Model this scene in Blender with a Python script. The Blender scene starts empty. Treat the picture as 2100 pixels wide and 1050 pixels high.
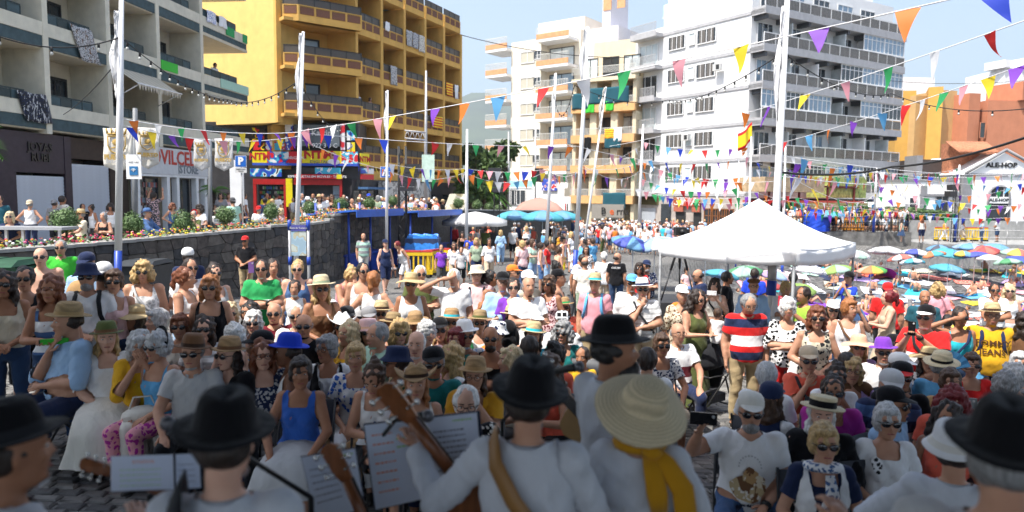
import bpy,bmesh,math,random
import numpy as np
from mathutils import Vector,Matrix,noise
R=math.radians
rnd=random.Random(7)
sc=bpy.context.scene
COL=sc.collection
F=1450.0;CX,CY=1050.0,525.0
CAM=Vector((0,0,3.0))
PITCH=R(4.85);ROLL=R(0.52)
fw=Vector((0,math.cos(PITCH),-math.sin(PITCH)))
up0=Vector((0,math.sin(PITCH),math.cos(PITCH)))
rt0=Vector((1,0,0))
rt=rt0*math.cos(ROLL)+up0*math.sin(ROLL)
upv=up0*math.cos(ROLL)-rt0*math.sin(ROLL)
camd=bpy.data.cameras.new('camera');cam=bpy.data.objects.new('camera',camd);COL.objects.link(cam)
m=Matrix((rt,upv,-fw)).transposed().to_4x4();m.translation=CAM
cam.matrix_world=m
camd.sensor_width=36;camd.lens=36*F/2100.0;camd.clip_end=20000;camd.clip_start=.05
camd.dof.use_dof=True;camd.dof.focus_distance=11.5;camd.dof.aperture_fstop=1.5
sc.camera=cam
SUN_EL=R(62);SD=Vector((0.76,0.65,0)).normalized()
sund=bpy.data.lights.new('sun','SUN');sund.energy=4.7;sund.angle=R(.53);sund.color=(1,.955,.89)
sun=bpy.data.objects.new('sun',sund);COL.objects.link(sun)
trav=Vector((SD.x*math.cos(SUN_EL),SD.y*math.cos(SUN_EL),-math.sin(SUN_EL)))
sun.rotation_euler=trav.to_track_quat('-Z','Y').to_euler();sun.location=(-30,-30,60)
wd=bpy.data.worlds.new('World');sc.world=wd;wd.use_nodes=True
nt=wd.node_tree;bg=nt.nodes['Background']
sky=nt.nodes.new('ShaderNodeTexSky');sky.sky_type='NISHITA';sky.sun_disc=False
sky.sun_elevation=SUN_EL;sky.sun_rotation=math.atan2(-SD.x,-SD.y)
sky.air_density=1.0;sky.dust_density=3.2;sky.ozone_density=1.4
nt.links.new(sky.outputs[0],bg.inputs[0]);bg.inputs[1].default_value=.15
sc.view_settings.view_transform='Standard';sc.view_settings.look='None'
sc.view_settings.gamma=1;sc.view_settings.use_curve_mapping=False
sc.view_settings.exposure=0.98
sc.render.engine='CYCLES'
sc.cycles.max_bounces=5;sc.cycles.diffuse_bounces=3;sc.cycles.glossy_bounces=2
sc.cycles.transmission_bounces=3;sc.cycles.transparent_max_bounces=6
sc.cycles.caustics_reflective=False;sc.cycles.caustics_refractive=False
def ray(px,py):
 return fw+rt*((px-CX)/F)-upv*((py-CY)/F)
def W(px,py,Y):
 """point on the sight line of a photo pixel at distance Y ahead"""
 d=ray(px,py);return CAM+d*(Y/d.y)
def WX(px,Y,z):
 """point at distance Y and height z under the photo column px"""
 lo,hi=-2000.,3000.
 for _ in range(40):
  mid=(lo+hi)/2
  if W(px,mid,Y).z>z:lo=mid
  else :hi=mid
 return W(px,(lo+hi)/2,Y)
def zpy(px,py,Y):return W(px,py,Y).z
def sstep(a,b,x):
 t=min(1,max(0,(x-a)/(b-a)));return t*t*(3-2*t)
GD=[4,7,10,14,20,30,50,80];GZ=[.36,.33,.2,.02,-.12,-.28,-.4,-.45];GT=[.04,.045,.05,.045,.03,.01,0,0]
def plaza(x,y):
 return float(np.interp(y,GD,GZ))-float(np.interp(y,GD,GT))*max(-8,min(7,x))
def edge_x(y):
 """x of the plaza edge above the beach for a given distance"""
 return float(np.interp(y,[0,12,14,17,26,32,40,50,54,90],[40,40,16,10,8,5.5,11.5,20,60,90]))
def ground(x,y):
 g=plaza(x,y)
 e=x-edge_x(y)
 if e<=0:return g
 f=sstep(15,20,y);return g-(2.4*sstep(0,9,e)*(1-f)+f*(1.6*sstep(0,.25,e)+.8*sstep(.25,5,e)))*(1-sstep(54,60,y))*(1-.5*sstep(36,49,y))
def stand(px,py,H,lo=2.5,hi=90,gf=ground):
 """where somebody of height H stands whose top is seen at the pixel"""
 for _ in range(40):
  mid=(lo+hi)/2;p=W(px,py,mid)
  if p.z>gf(p.x,p.y)+H:lo=mid
  else :hi=mid
 p=W(px,py,lo);return Vector((p.x,p.y,gf(p.x,p.y)))
MATS={}
def nd(t,k,**kw):
 n=t.nodes.new(k)
 for a,b in kw.items():setattr(n,a,b)
 return n
def base(name):
 mt=bpy.data.materials.new(name);mt.use_nodes=True
 t=mt.node_tree;return mt,t,t.nodes['Principled BSDF']
def pm(name,col,rough=.7,var=.12,scale=6.,bump=0.,metal=0.,bscale=None,dirt=0.,spec=.4,stretch=None,alpha=None):
 """painted / stone / metal surface: base colour with large and fine mottling, optional bump"""
 if name in MATS:return MATS[name]
 mt,t,b=base(name)
 b.inputs['Roughness'].default_value=rough;b.inputs['Metallic'].default_value=metal
 b.inputs['Specular IOR Level'].default_value=spec
 tc=nd(t,'ShaderNodeTexCoord');mp=nd(t,'ShaderNodeMapping');t.links.new(tc.outputs['Object'],mp.inputs[0])
 if stretch:mp.inputs['Scale'].default_value=stretch
 n=nd(t,'ShaderNodeTexNoise');n.inputs['Scale'].default_value=scale;n.inputs['Detail'].default_value=6
 t.links.new(mp.outputs[0],n.inputs[0])
 mx=nd(t,'ShaderNodeMix',data_type='RGBA');mr=nd(t,'ShaderNodeMapRange')
 mr.inputs[1].default_value=.3;mr.inputs[2].default_value=.7
 t.links.new(n.outputs[0],mr.inputs[0]);t.links.new(mr.outputs[0],mx.inputs[0])
 c=Vector(col[:3])
 mx.inputs[6].default_value=(*(c*(1-var)),1);mx.inputs[7].default_value=(*[min(1,v*(1+var))for v in c],1)
 out=mx.outputs[2]
 if dirt:
  n2=nd(t,'ShaderNodeTexNoise');n2.inputs['Scale'].default_value=.7;n2.inputs['Detail'].default_value=8;n2.inputs['Roughness'].default_value=.7
  mp2=nd(t,'ShaderNodeMapping');mp2.inputs['Scale'].default_value=(1.5,1.5,.35);t.links.new(tc.outputs['Object'],mp2.inputs[0]);t.links.new(mp2.outputs[0],n2.inputs[0])
  r2=nd(t,'ShaderNodeMapRange');r2.inputs[1].default_value=.48;r2.inputs[2].default_value=.75;r2.inputs[4].default_value=dirt
  t.links.new(n2.outputs[0],r2.inputs[0])
  m2=nd(t,'ShaderNodeMix',data_type='RGBA');t.links.new(r2.outputs[0],m2.inputs[0]);t.links.new(out,m2.inputs[6]);m2.inputs[7].default_value=(*(c*.45),1)
  out=m2.outputs[2]
 t.links.new(out,b.inputs['Base Color'])
 if bump:
  bn=nd(t,'ShaderNodeBump');bn.inputs['Strength'].default_value=bump;bn.inputs['Distance'].default_value=.02
  n3=nd(t,'ShaderNodeTexNoise');n3.inputs['Scale'].default_value=bscale or scale*3;n3.inputs['Detail'].default_value=5
  t.links.new(mp.outputs[0],n3.inputs[0]);t.links.new(n3.outputs[0],bn.inputs['Height']);t.links.new(bn.outputs[0],b.inputs['Normal'])
 if alpha is not None:b.inputs['Alpha'].default_value=alpha
 MATS[name]=mt;return mt
def glass(name,col=(.03,.04,.05),rough=.06):
 if name in MATS:return MATS[name]
 mt,t,b=base(name)
 b.inputs['Base Color'].default_value=(*col,1);b.inputs['Roughness'].default_value=rough;b.inputs['Specular IOR Level'].default_value=.9
 tc=nd(t,'ShaderNodeTexCoord');n=nd(t,'ShaderNodeTexNoise');n.inputs['Scale'].default_value=1.3;t.links.new(tc.outputs['Object'],n.inputs[0])
 cr=nd(t,'ShaderNodeMix',data_type='RGBA');cr.inputs[6].default_value=(*[v*.5 for v in col],1);cr.inputs[7].default_value=(*[min(1,v*2.2)for v in col],1)
 t.links.new(n.outputs[0],cr.inputs[0]);t.links.new(cr.outputs[2],b.inputs['Base Color'])
 bn=nd(t,'ShaderNodeBump');bn.inputs['Strength'].default_value=.03;t.links.new(n.outputs[0],bn.inputs['Height']);t.links.new(bn.outputs[0],b.inputs['Normal'])
 MATS[name]=mt;return mt
def cloth(spec):
 """cloth from a short text: colour name, or st/fl/ck/vs + two or three colours (stripes, floral, check, vertical stripes)"""
 key='cloth_'+spec
 if key in MATS:return MATS[key]
 mt,t,b=base('cloth_'+spec.replace(':','_'))
 b.inputs['Roughness'].default_value=.9;b.inputs['Specular IOR Level'].default_value=.1
 try:b.inputs['Sheen Weight'].default_value=.15
 except Exception:pass
 tc=nd(t,'ShaderNodeTexCoord')
 pr=spec.split(':');
 def rgba(n):return(*PAL[n],1)
 n0=nd(t,'ShaderNodeTexNoise');n0.inputs['Scale'].default_value=9;n0.inputs['Detail'].default_value=5;n0.inputs['Distortion'].default_value=.8
 mp=nd(t,'ShaderNodeMapping');mp.inputs['Scale'].default_value=(1.5,1.5,.6);t.links.new(tc.outputs['Object'],mp.inputs[0]);t.links.new(mp.outputs[0],n0.inputs[0])
 sep=nd(t,'ShaderNodeSeparateXYZ');t.links.new(tc.outputs['Object'],sep.inputs[0])
 def mixc(fac,a,c2):
  mx=nd(t,'ShaderNodeMix',data_type='RGBA')
  t.links.new(fac,mx.inputs[0])
  for s,i in((a,6),(c2,7)):
   if isinstance(s,str):mx.inputs[i].default_value=rgba(s)
   else :t.links.new(s,mx.inputs[i])
  return mx.outputs[2]
 def stripe(axis,freq,cut):
  mu=nd(t,'ShaderNodeMath',operation='MULTIPLY');t.links.new(sep.outputs[axis],mu.inputs[0]);mu.inputs[1].default_value=freq
  fr=nd(t,'ShaderNodeMath',operation='FRACT');t.links.new(mu.outputs[0],fr.inputs[0])
  gt=nd(t,'ShaderNodeMath',operation='GREATER_THAN');t.links.new(fr.outputs[0],gt.inputs[0]);gt.inputs[1].default_value=cut
  return gt.outputs[0]
 if len(pr)==1:
  c=PAL[spec];mx=nd(t,'ShaderNodeMix',data_type='RGBA');t.links.new(n0.outputs[0],mx.inputs[0])
  mx.inputs[6].default_value=(*[v*.86 for v in c],1);mx.inputs[7].default_value=(*[min(1,v*1.1)for v in c],1);out=mx.outputs[2]
 elif pr[0]=='st':out=mixc(stripe(2,14,.6),pr[1],pr[2])
 elif pr[0]=='wst':
  out=mixc(stripe(2,5,.5),pr[1],pr[2])
  if len(pr)>3:out=mixc(stripe(2,2.5,.68),out,pr[3])
 elif pr[0]=='vs':out=mixc(stripe(0,22,.8),pr[1],pr[2])
 elif pr[0]=='ck':out=mixc(stripe(0,16,.75),mixc(stripe(2,16,.75),pr[1],pr[2]),pr[2])
 else :
  v=nd(t,'ShaderNodeTexVoronoi');v.inputs['Scale'].default_value=34 if pr[0]=='fl' else 22
  wn=nd(t,'ShaderNodeTexNoise');wn.inputs['Scale'].default_value=18;t.links.new(tc.outputs['Object'],wn.inputs[0])
  ad=nd(t,'ShaderNodeMix',data_type='VECTOR');ad.inputs[0].default_value=.06;t.links.new(tc.outputs['Object'],ad.inputs[4]);t.links.new(wn.outputs['Color'],ad.inputs[5])
  t.links.new(ad.outputs[1],v.inputs[0])
  lt=nd(t,'ShaderNodeMath',operation='LESS_THAN');t.links.new(v.outputs['Distance'],lt.inputs[0]);lt.inputs[1].default_value=.42
  out=mixc(lt.outputs[0],pr[1],pr[2])
  if len(pr)>3:
   gt=nd(t,'ShaderNodeMath',operation='GREATER_THAN');t.links.new(n0.outputs[0],gt.inputs[0]);gt.inputs[1].default_value=.58
   out=mixc(gt.outputs[0],out,pr[3])
 t.links.new(out,b.inputs['Base Color'])
 bn=nd(t,'ShaderNodeBump');bn.inputs['Strength'].default_value=.55;bn.inputs['Distance'].default_value=.02
 t.links.new(n0.outputs[0],bn.inputs['Height']);t.links.new(bn.outputs[0],b.inputs['Normal'])
 MATS[key]=mt;return mt
PAL=dict(white=(.8,.8,.8),offwhite=(.72,.69,.62),cream=(.66,.58,.44),black=(.008,.008,.01),navy=(.018,.028,.075),blue=(.04,.13,.5),royal=(.02,.06,.55),lblue=(.33,.5,.72),sky=(.12,.38,.66),turq=(.03,.45,.56),teal=(.015,.17,.17),dteal=(.02,.09,.12),green=(.03,.33,.1),lime=(.3,.5,.06),brightg=(.06,.5,.05),olive=(.1,.12,.04),sage=(.3,.38,.27),mint=(.4,.62,.5),yellow=(.8,.6,.03),mustard=(.62,.3,.02),gold=(.7,.38,.02),orange=(.75,.2,.03),coral=(.75,.13,.08),red=(.6,.02,.02),dred=(.25,.01,.015),maroon=(.13,.01,.02),pink=(.75,.33,.38),lpink=(.78,.52,.52),magenta=(.42,.03,.28),purple=(.2,.05,.45),lilac=(.45,.32,.62),grey=(.25,.25,.26),lgrey=(.5,.5,.5),dgrey=(.07,.07,.075),charcoal=(.022,.023,.027),khaki=(.48,.37,.21),beige=(.6,.48,.34),brown=(.16,.08,.04),tan=(.42,.26,.12),dbrown=(.05,.028,.018),denim=(.07,.14,.3),jeans=(.03,.06,.13),straw=(.62,.47,.25),dstraw=(.36,.25,.12),lstraw=(.74,.62,.4),peach=(.75,.45,.3),linen=(.58,.6,.64),dmust=(.5,.24,.012))
SKIN=dict(l=(.66,.39,.28),m=(.52,.28,.18),t=(.38,.18,.1),d=(.2,.09,.05),b=(.08,.035,.02))
HAIR=dict(black=(.012,.01,.009),dark=(.028,.017,.012),brown=(.07,.035,.018),auburn=(.17,.05,.018),ginger=(.34,.13,.04),red=(.17,.012,.015),blond=(.5,.33,.14),lblond=(.62,.48,.28),grey=(.25,.25,.25),silver=(.5,.5,.5),white=(.74,.73,.7))
def skin(k):
 key='skin_'+k
 if key in MATS:return MATS[key]
 mt,t,b=base(key);c=SKIN[k]
 tc=nd(t,'ShaderNodeTexCoord');n=nd(t,'ShaderNodeTexNoise');n.inputs['Scale'].default_value=14;n.inputs['Detail'].default_value=6;t.links.new(tc.outputs['Object'],n.inputs[0])
 mx=nd(t,'ShaderNodeMix',data_type='RGBA');t.links.new(n.outputs[0],mx.inputs[0])
 mx.inputs[6].default_value=(c[0]*.82,c[1]*.7,c[2]*.66,1);mx.inputs[7].default_value=(min(1,c[0]*1.12),c[1]*1.18,c[2]*1.2,1)
 t.links.new(mx.outputs[2],b.inputs['Base Color']);b.inputs['Roughness'].default_value=.52;b.inputs['Specular IOR Level'].default_value=.35
 b.inputs['Subsurface Weight'].default_value=0.0
 MATS[key]=mt;return mt
def hairm(k):
 key='hair_'+k
 if key in MATS:return MATS[key]
 mt,t,b=base(key);c=HAIR[k]
 tc=nd(t,'ShaderNodeTexCoord');mp=nd(t,'ShaderNodeMapping');mp.inputs['Scale'].default_value=(90,90,14);t.links.new(tc.outputs['Object'],mp.inputs[0])
 n=nd(t,'ShaderNodeTexNoise');n.inputs['Scale'].default_value=1.2;n.inputs['Detail'].default_value=4;n.inputs['Distortion'].default_value=.7;t.links.new(mp.outputs[0],n.inputs[0])
 mx=nd(t,'ShaderNodeMix',data_type='RGBA');mr=nd(t,'ShaderNodeMapRange');mr.inputs[1].default_value=.35;mr.inputs[2].default_value=.65
 t.links.new(n.outputs[0],mr.inputs[0]);t.links.new(mr.outputs[0],mx.inputs[0])
 mx.inputs[6].default_value=(*[v*.66 for v in c],1);mx.inputs[7].default_value=(*[min(1,v*1.25)for v in c],1)
 t.links.new(mx.outputs[2],b.inputs['Base Color']);b.inputs['Roughness'].default_value=.5
 bn=nd(t,'ShaderNodeBump');bn.inputs['Strength'].default_value=.8;bn.inputs['Distance'].default_value=.01;t.links.new(n.outputs[0],bn.inputs['Height']);t.links.new(bn.outputs[0],b.inputs['Normal'])
 MATS[key]=mt;return mt
def strawm(k):
 key='straw_'+k
 if key in MATS:return MATS[key]
 mt,t,b=base(key);c=PAL[k]
 tc=nd(t,'ShaderNodeTexCoord')
 w=nd(t,'ShaderNodeTexWave',wave_type='RINGS',rings_direction='Z');w.inputs['Scale'].default_value=22;w.inputs['Distortion'].default_value=1.2;w.inputs['Detail'].default_value=3
 t.links.new(tc.outputs['Object'],w.inputs[0])
 n=nd(t,'ShaderNodeTexNoise');n.inputs['Scale'].default_value=120;t.links.new(tc.outputs['Object'],n.inputs[0])
 mu=nd(t,'ShaderNodeMath',operation='MULTIPLY');t.links.new(w.outputs[1],mu.inputs[0]);t.links.new(n.outputs[0],mu.inputs[1])
 mx=nd(t,'ShaderNodeMix',data_type='RGBA');t.links.new(mu.outputs[0],mx.inputs[0])
 mx.inputs[6].default_value=(*[v*.68 for v in c],1);mx.inputs[7].default_value=(*[min(1,v*1.25)for v in c],1)
 t.links.new(mx.outputs[2],b.inputs['Base Color']);b.inputs['Roughness'].default_value=.8
 bn=nd(t,'ShaderNodeBump');bn.inputs['Strength'].default_value=.7;bn.inputs['Distance'].default_value=.006;t.links.new(mu.outputs[0],bn.inputs['Height']);t.links.new(bn.outputs[0],b.inputs['Normal'])
 MATS[key]=mt;return mt
class Fr:
 """upright frame: u along, n outward, z up"""
 def __init__(s,o,u,n=None):
  s.o=Vector(o);s.u=Vector((u[0],u[1],0)).normalized()
  s.n=Vector((n[0],n[1],0)).normalized()if n else Vector((s.u.y,-s.u.x,0))
 def p(s,u,n,z):return s.o+s.u*u+s.n*n+Vector((0,0,z))
 def mat(s,u,n,z):
  mm=Matrix((s.u,-s.n,Vector((0,0,1)))).transposed().to_4x4();mm.translation=s.p(u,n,z);return mm
 def uat(s,px):
  """u where the photo column px meets the plane n=0"""
  k=(px-CX)/F
  return(k*s.o.y-s.o.x)/(s.u.x-k*s.u.y)
WF=Fr((0,0,0),(1,0),(0,-1))
class MB:
 def __init__(s):s.v=[];s.f=[];s.m=[];s.sm=[]
 def add(s,vs,fs,mi=0,smooth=False):
  b=len(s.v);s.v+=[tuple(v)for v in vs]
  for f in fs:s.f.append(tuple(b+i for i in f));s.m.append(mi);s.sm.append(smooth)
 def box(s,fr,u0,u1,n0,n1,z0,z1,mi=0):
  c=[fr.p(u,n,z)for z in(z0,z1)for n in(n0,n1)for u in(u0,u1)]
  s.add(c,[(0,2,3,1),(4,5,7,6),(0,1,5,4),(2,6,7,3),(0,4,6,2),(1,3,7,5)],mi)
 def b3(s,x0,x1,y0,y1,z0,z1,mi=0):
  c=[(x,y,z)for z in(z0,z1)for y in(y0,y1)for x in(x0,x1)]
  s.add(c,[(0,2,3,1),(4,5,7,6),(0,1,5,4),(2,6,7,3),(0,4,6,2),(1,3,7,5)],mi)
 def prism(s,pts,z0,z1,mi=0):
  n=len(pts);a=[(p[0],p[1],z0)for p in pts]+[(p[0],p[1],z1)for p in pts]
  s.add(a,[tuple(range(n))[::-1],tuple(range(n,2*n))]+[(i,(i+1)%n,n+(i+1)%n,n+i)for i in range(n)],mi)
 def tube(s,pts,rs,seg=8,mi=0,caps=True,smooth=True,squash=1.):
  pts=[Vector(p)for p in pts]
  if not hasattr(rs,'__len__'):rs=[rs]*len(pts)
  vs=[];prev=None
  for i,p in enumerate(pts):
   t=(pts[min(i+1,len(pts)-1)]-pts[max(i-1,0)]).normalized()
   a=prev if prev is not None else(Vector((1,0,0))if abs(t.x)<.9 else Vector((0,1,0)))
   a=(a-t*a.dot(t)).normalized();b=t.cross(a);prev=a
   for k in range(seg):
    th=2*math.pi*k/seg;vs.append(p+a*math.cos(th)*rs[i]+b*math.sin(th)*rs[i]*squash)
  fs=[(i*seg+k,i*seg+(k+1)%seg,(i+1)*seg+(k+1)%seg,(i+1)*seg+k)for i in range(len(pts)-1)for k in range(seg)]
  if caps:fs+=[tuple(range(seg))[::-1],tuple(range((len(pts)-1)*seg,len(pts)*seg))]
  s.add(vs,fs,mi,smooth)
 def lathe(s,prof,c=(0,0,0),seg=24,mi=0,fx=None,smooth=True,mis=None):
  """prof: (radius, z); fx(angle, r, z) -> (x, y, z)"""
  vs=[]
  for r,z in prof:
   for k in range(seg):
    th=2*math.pi*k/seg
    p=fx(th,r,z)if fx else(r*math.cos(th),r*math.sin(th),z)
    vs.append((p[0]+c[0],p[1]+c[1],p[2]+c[2]))
  for i in range(len(prof)-1):
   b=len(s.v)if i==0 else b
   if i==0:s.v+=[tuple(v)for v in vs]
   for k in range(seg):
    s.f.append((b+i*seg+k,b+i*seg+(k+1)%seg,b+(i+1)*seg+(k+1)%seg,b+(i+1)*seg+k));s.m.append(mis[i]if mis else mi);s.sm.append(smooth)
 def ell(s,c,r,seg=12,rings=8,mi=0,rot=None):
  vs=[];c=Vector(c)
  for i in range(1,rings):
   ph=math.pi*i/rings
   for k in range(seg):
    th=2*math.pi*k/seg
    q=Vector((r[0]*math.sin(ph)*math.cos(th),r[1]*math.sin(ph)*math.sin(th),r[2]*math.cos(ph)))
    vs.append(c+(rot@q if rot else q))
  t=Vector((0,0,r[2]));vs+=[c+(rot@t if rot else t),c-(rot@t if rot else t)]
  n=(rings-1)*seg
  fs=[(i*seg+k,(i+1)*seg+k,(i+1)*seg+(k+1)%seg,i*seg+(k+1)%seg)for i in range(rings-2)for k in range(seg)]
  fs+=[(n,k,(k+1)%seg)for k in range(seg)]+[(n+1,(rings-2)*seg+(k+1)%seg,(rings-2)*seg+k)for k in range(seg)]
  s.add(vs,fs,mi,True)
 def mesh(s,name,mats=()):
  me=bpy.data.meshes.new(name);me.from_pydata(s.v,[],s.f)
  for q in mats:me.materials.append(q)
  if s.f:
   me.polygons.foreach_set('material_index',s.m);me.polygons.foreach_set('use_smooth',s.sm)
  me.update();return me
 def build(s,name,mats,parent=None,label=None,cat=None,group=None,kind=None):
  if not isinstance(mats,(list,tuple)):mats=[mats]
  return ob(name,s.mesh(name,mats),parent,label=label,cat=cat,group=group,kind=kind)
STOPW=set('the a in and with of to by from at behind his her on dark black white navy grey blue'.split())
def clip_label(t):
 w=t.split()[:16]
 if len(t.split())>16:
  while w[-1]in STOPW or w[-1].endswith(','):w=w[:-1]
 return ' '.join(w)
def tagp(o,label=None,cat=None,group=None,kind=None):
 if label:o['label']=clip_label(label)
 if cat:o['category']=cat
 if group:o['group']=group
 if kind:o['kind']=kind
 return o
def ob(name,me,parent=None,mat=None,label=None,cat=None,group=None,kind=None,local=False):
 """link a mesh; world-space data under a parent keeps its place unless local"""
 o=bpy.data.objects.new(name,me);COL.objects.link(o)
 if parent is not None:
  o.parent=parent
  if not local:
   q=parent;T=Matrix()
   while q is not None:T=(q.matrix_parent_inverse@q.matrix_basis)@T if q.parent else q.matrix_basis@T;q=q.parent
   o.matrix_parent_inverse=T.inverted()
 if mat is not None:o.matrix_basis=mat
 return tagp(o,label,cat,group,kind)
def thing(name,loc,label,cat,group=None,rz=0,sc_=None):
 o=bpy.data.objects.new(name,None);COL.objects.link(o);o.location=loc;o.rotation_euler=(0,0,rz)
 o.empty_display_size=.2
 if sc_:o.scale=sc_ if hasattr(sc_,'__len__')else(sc_,)*3
 return tagp(o,label,cat,group)
def fresh(o):
 """matrix_basis of an empty is stale until set"""
 return o
FONT_CACHE={}
def text(body,size,M,matl,parent,extrude=.01,bold=0.,align='CENTER',name='lettering',squash=1.):
 cu=bpy.data.curves.new(name,'FONT');cu.body=body;cu.size=size;cu.extrude=extrude;cu.align_x=align;cu.align_y='CENTER';cu.offset=bold;cu.resolution_u=2
 o=bpy.data.objects.new('t',cu);COL.objects.link(o)
 bpy.context.view_layer.update()
 me=bpy.data.meshes.new_from_object(o.evaluated_get(bpy.context.evaluated_depsgraph_get()));me.name=name
 COL.objects.unlink(o);bpy.data.objects.remove(o)
 me.materials.clear();me.materials.append(matl)
 me.transform(M@Matrix.Rotation(R(90),4,'X')@Matrix.Diagonal((squash,1,1,1)))
 return ob(name,me,parent)
# ================================================================ SETTING
rock=None
def ground_mat():
 mt,t,b=base('ground_cobble_and_pebble')
 tc=nd(t,'ShaderNodeTexCoord')
 mp=nd(t,'ShaderNodeMapping');mp.inputs['Rotation'].default_value=(0,0,.35);t.links.new(tc.outputs['Object'],mp.inputs[0])
 br=nd(t,'ShaderNodeTexBrick');br.inputs['Scale'].default_value=3.2;br.inputs['Mortar Size'].default_value=.035;br.inputs['Mortar Smooth'].default_value=.3
 br.inputs['Color1'].default_value=(.15,.145,.135,1);br.inputs['Color2'].default_value=(.23,.222,.21,1);br.inputs['Mortar'].default_value=(.07,.068,.06,1)
 t.links.new(mp.outputs[0],br.inputs[0])
 n=nd(t,'ShaderNodeTexNoise');n.inputs['Scale'].default_value=.45;n.inputs['Detail'].default_value=8;t.links.new(tc.outputs['Object'],n.inputs[0])
 r1=nd(t,'ShaderNodeMapRange');r1.inputs[1].default_value=.35;r1.inputs[2].default_value=.7;r1.inputs[3].default_value=.7;r1.inputs[4].default_value=1.15;t.links.new(n.outputs[0],r1.inputs[0])
 mu=nd(t,'ShaderNodeMix',data_type='RGBA',blend_type='MULTIPLY');mu.inputs[0].default_value=1;t.links.new(br.outputs[0],mu.inputs[6]);t.links.new(r1.outputs[0],mu.inputs[7])
 v=nd(t,'ShaderNodeTexVoronoi');v.inputs['Scale'].default_value=5.5;t.links.new(tc.outputs['Object'],v.inputs[0])
 pr=nd(t,'ShaderNodeSeparateColor');t.links.new(v.outputs['Color'],pr.inputs[0])
 pc=nd(t,'ShaderNodeMix',data_type='RGBA');t.links.new(pr.outputs[0],pc.inputs[0]);pc.inputs[6].default_value=(.03,.03,.032,1);pc.inputs[7].default_value=(.17,.165,.16,1)
 vc=nd(t,'ShaderNodeAttribute');vc.attribute_name='beach'
 mx=nd(t,'ShaderNodeMix',data_type='RGBA');t.links.new(vc.outputs['Fac'],mx.inputs[0]);t.links.new(mu.outputs[2],mx.inputs[6]);t.links.new(pc.outputs[2],mx.inputs[7])
 t.links.new(mx.outputs[2],b.inputs['Base Color']);b.inputs['Roughness'].default_value=.75
 hm=nd(t,'ShaderNodeMix',data_type='FLOAT');t.links.new(vc.outputs['Fac'],hm.inputs[0]);t.links.new(br.outputs['Fac'],hm.inputs[2]);t.links.new(v.outputs['Distance'],hm.inputs[3])
 bn=nd(t,'ShaderNodeBump');bn.invert=True;bn.inputs['Strength'].default_value=.8;bn.inputs['Distance'].default_value=.03
 t.links.new(hm.outputs[0],bn.inputs['Height']);t.links.new(bn.outputs[0],b.inputs['Normal'])
 return mt
def axis(segs):
 out=[]
 for a,b,st in segs:
  n=max(1,round((b-a)/st));out+=[a+(b-a)*i/n for i in range(n)]
 return out+[segs[-1][1]]
xs=axis([(-3000,-60,980),(-60,-14,6),(-14,16,.5),(16,60,1),(60,90,10),(90,3000,970)])
ys=axis([(-800,-10,200),(-10,4,2),(4,40,.5),(40,62,1),(62,120,10),(120,6000,980)])
vs=[];at=[]
for y in ys:
 for x in xs:
  vs.append((x,y,ground(x,y)if y<200 else -.45));at.append(1.0 if x>edge_x(y)+.05 and y<58 else 0.0)
nx=len(xs)
fs=[(j*nx+i,j*nx+i+1,(j+1)*nx+i+1,(j+1)*nx+i)for j in range(len(ys)-1)for i in range(nx-1)]
me=bpy.data.meshes.new('ground');me.from_pydata(vs,[],fs);me.polygons.foreach_set('use_smooth',[True]*len(fs))
a=me.attributes.new('beach','FLOAT','POINT');a.data.foreach_set('value',at)
me.materials.append(ground_mat());ob('ground',me,kind='structure')
stone_m=[pm('sett_%d'%i,c,rough=.6,var=.2,scale=9,bump=.5,spec=.3)for i,c in enumerate([(.13,.125,.118),(.17,.163,.152),(.1,.098,.095),(.205,.2,.185)])]
def sett_mesh(w,l,s):
 r_=random.Random(s);b=MB();j=lambda q:r_.uniform(-q,q)
 lo=[(-w/2,-l/2),(w/2,-l/2),(w/2,l/2),(-w/2,l/2)]
 v=[(x,y,-.03)for x,y in lo]+[(x*.96+j(.006),y*.96+j(.006),.006)for x,y in lo]+[(x*.76+j(.008),y*.7+j(.008),.019+j(.004))for x,y in lo]
 b.add(v,[(8,9,10,11)]+[(i,(i+1)%4,4+(i+1)%4,4+i)for i in range(4)]+[(4+i,4+(i+1)%4,8+(i+1)%4,8+i)for i in range(4)],0)
 return b
setts=[]
y=4.6;row=0
while y<15.5:
 d=.115+.0012*y;x=-9.5+(row%2)*.11
 while x<9:
  w=rnd.uniform(.17,.25)
  k=abs(x/y)
  if k<.78 and x<edge_x(y)-.3:setts.append((x+w/2,y+rnd.uniform(-.006,.006),w-.018,d-.016))
  x+=w
 y+=d;row+=1
def vis_score(s):
 x,y=s[0],s[1];p=(x/y)*F+CX
 return y+(0 if(90<p<420 or 1400<p<1560)else 6)
setts.sort(key=vis_score)
variants=[sett_mesh(.2,.115,i).mesh('paving_sett',[stone_m[i%4]])for i in range(8)]
gobj=bpy.data.objects['ground']
for s in setts[:300]:
 o=ob('paving_sett',rnd.choice(variants),gobj)
 o.matrix_basis=Matrix.Translation((s[0],s[1],ground(s[0],s[1])))@Matrix.Rotation(rnd.uniform(-.03,.03),4,'Z')@Matrix.Diagonal((s[2]/.2,s[3]/.115,1,1))
big=MB();mv=[sett_mesh(.2,.115,50+i)for i in range(6)]
for s in setts[300:]:
 q=rnd.choice(mv);gz=ground(s[0],s[1])+rnd.uniform(-.003,.003);sx_,sy_=s[2]/.2,s[3]/.115
 big.add([(v[0]*sx_+s[0],v[1]*sy_+s[1],v[2]+gz)for v in q.v],q.f,rnd.randrange(4))
big.build('paving_setts',stone_m,gobj,kind='stuff')
def cobj(path,zt,zb=-.7):pass
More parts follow.
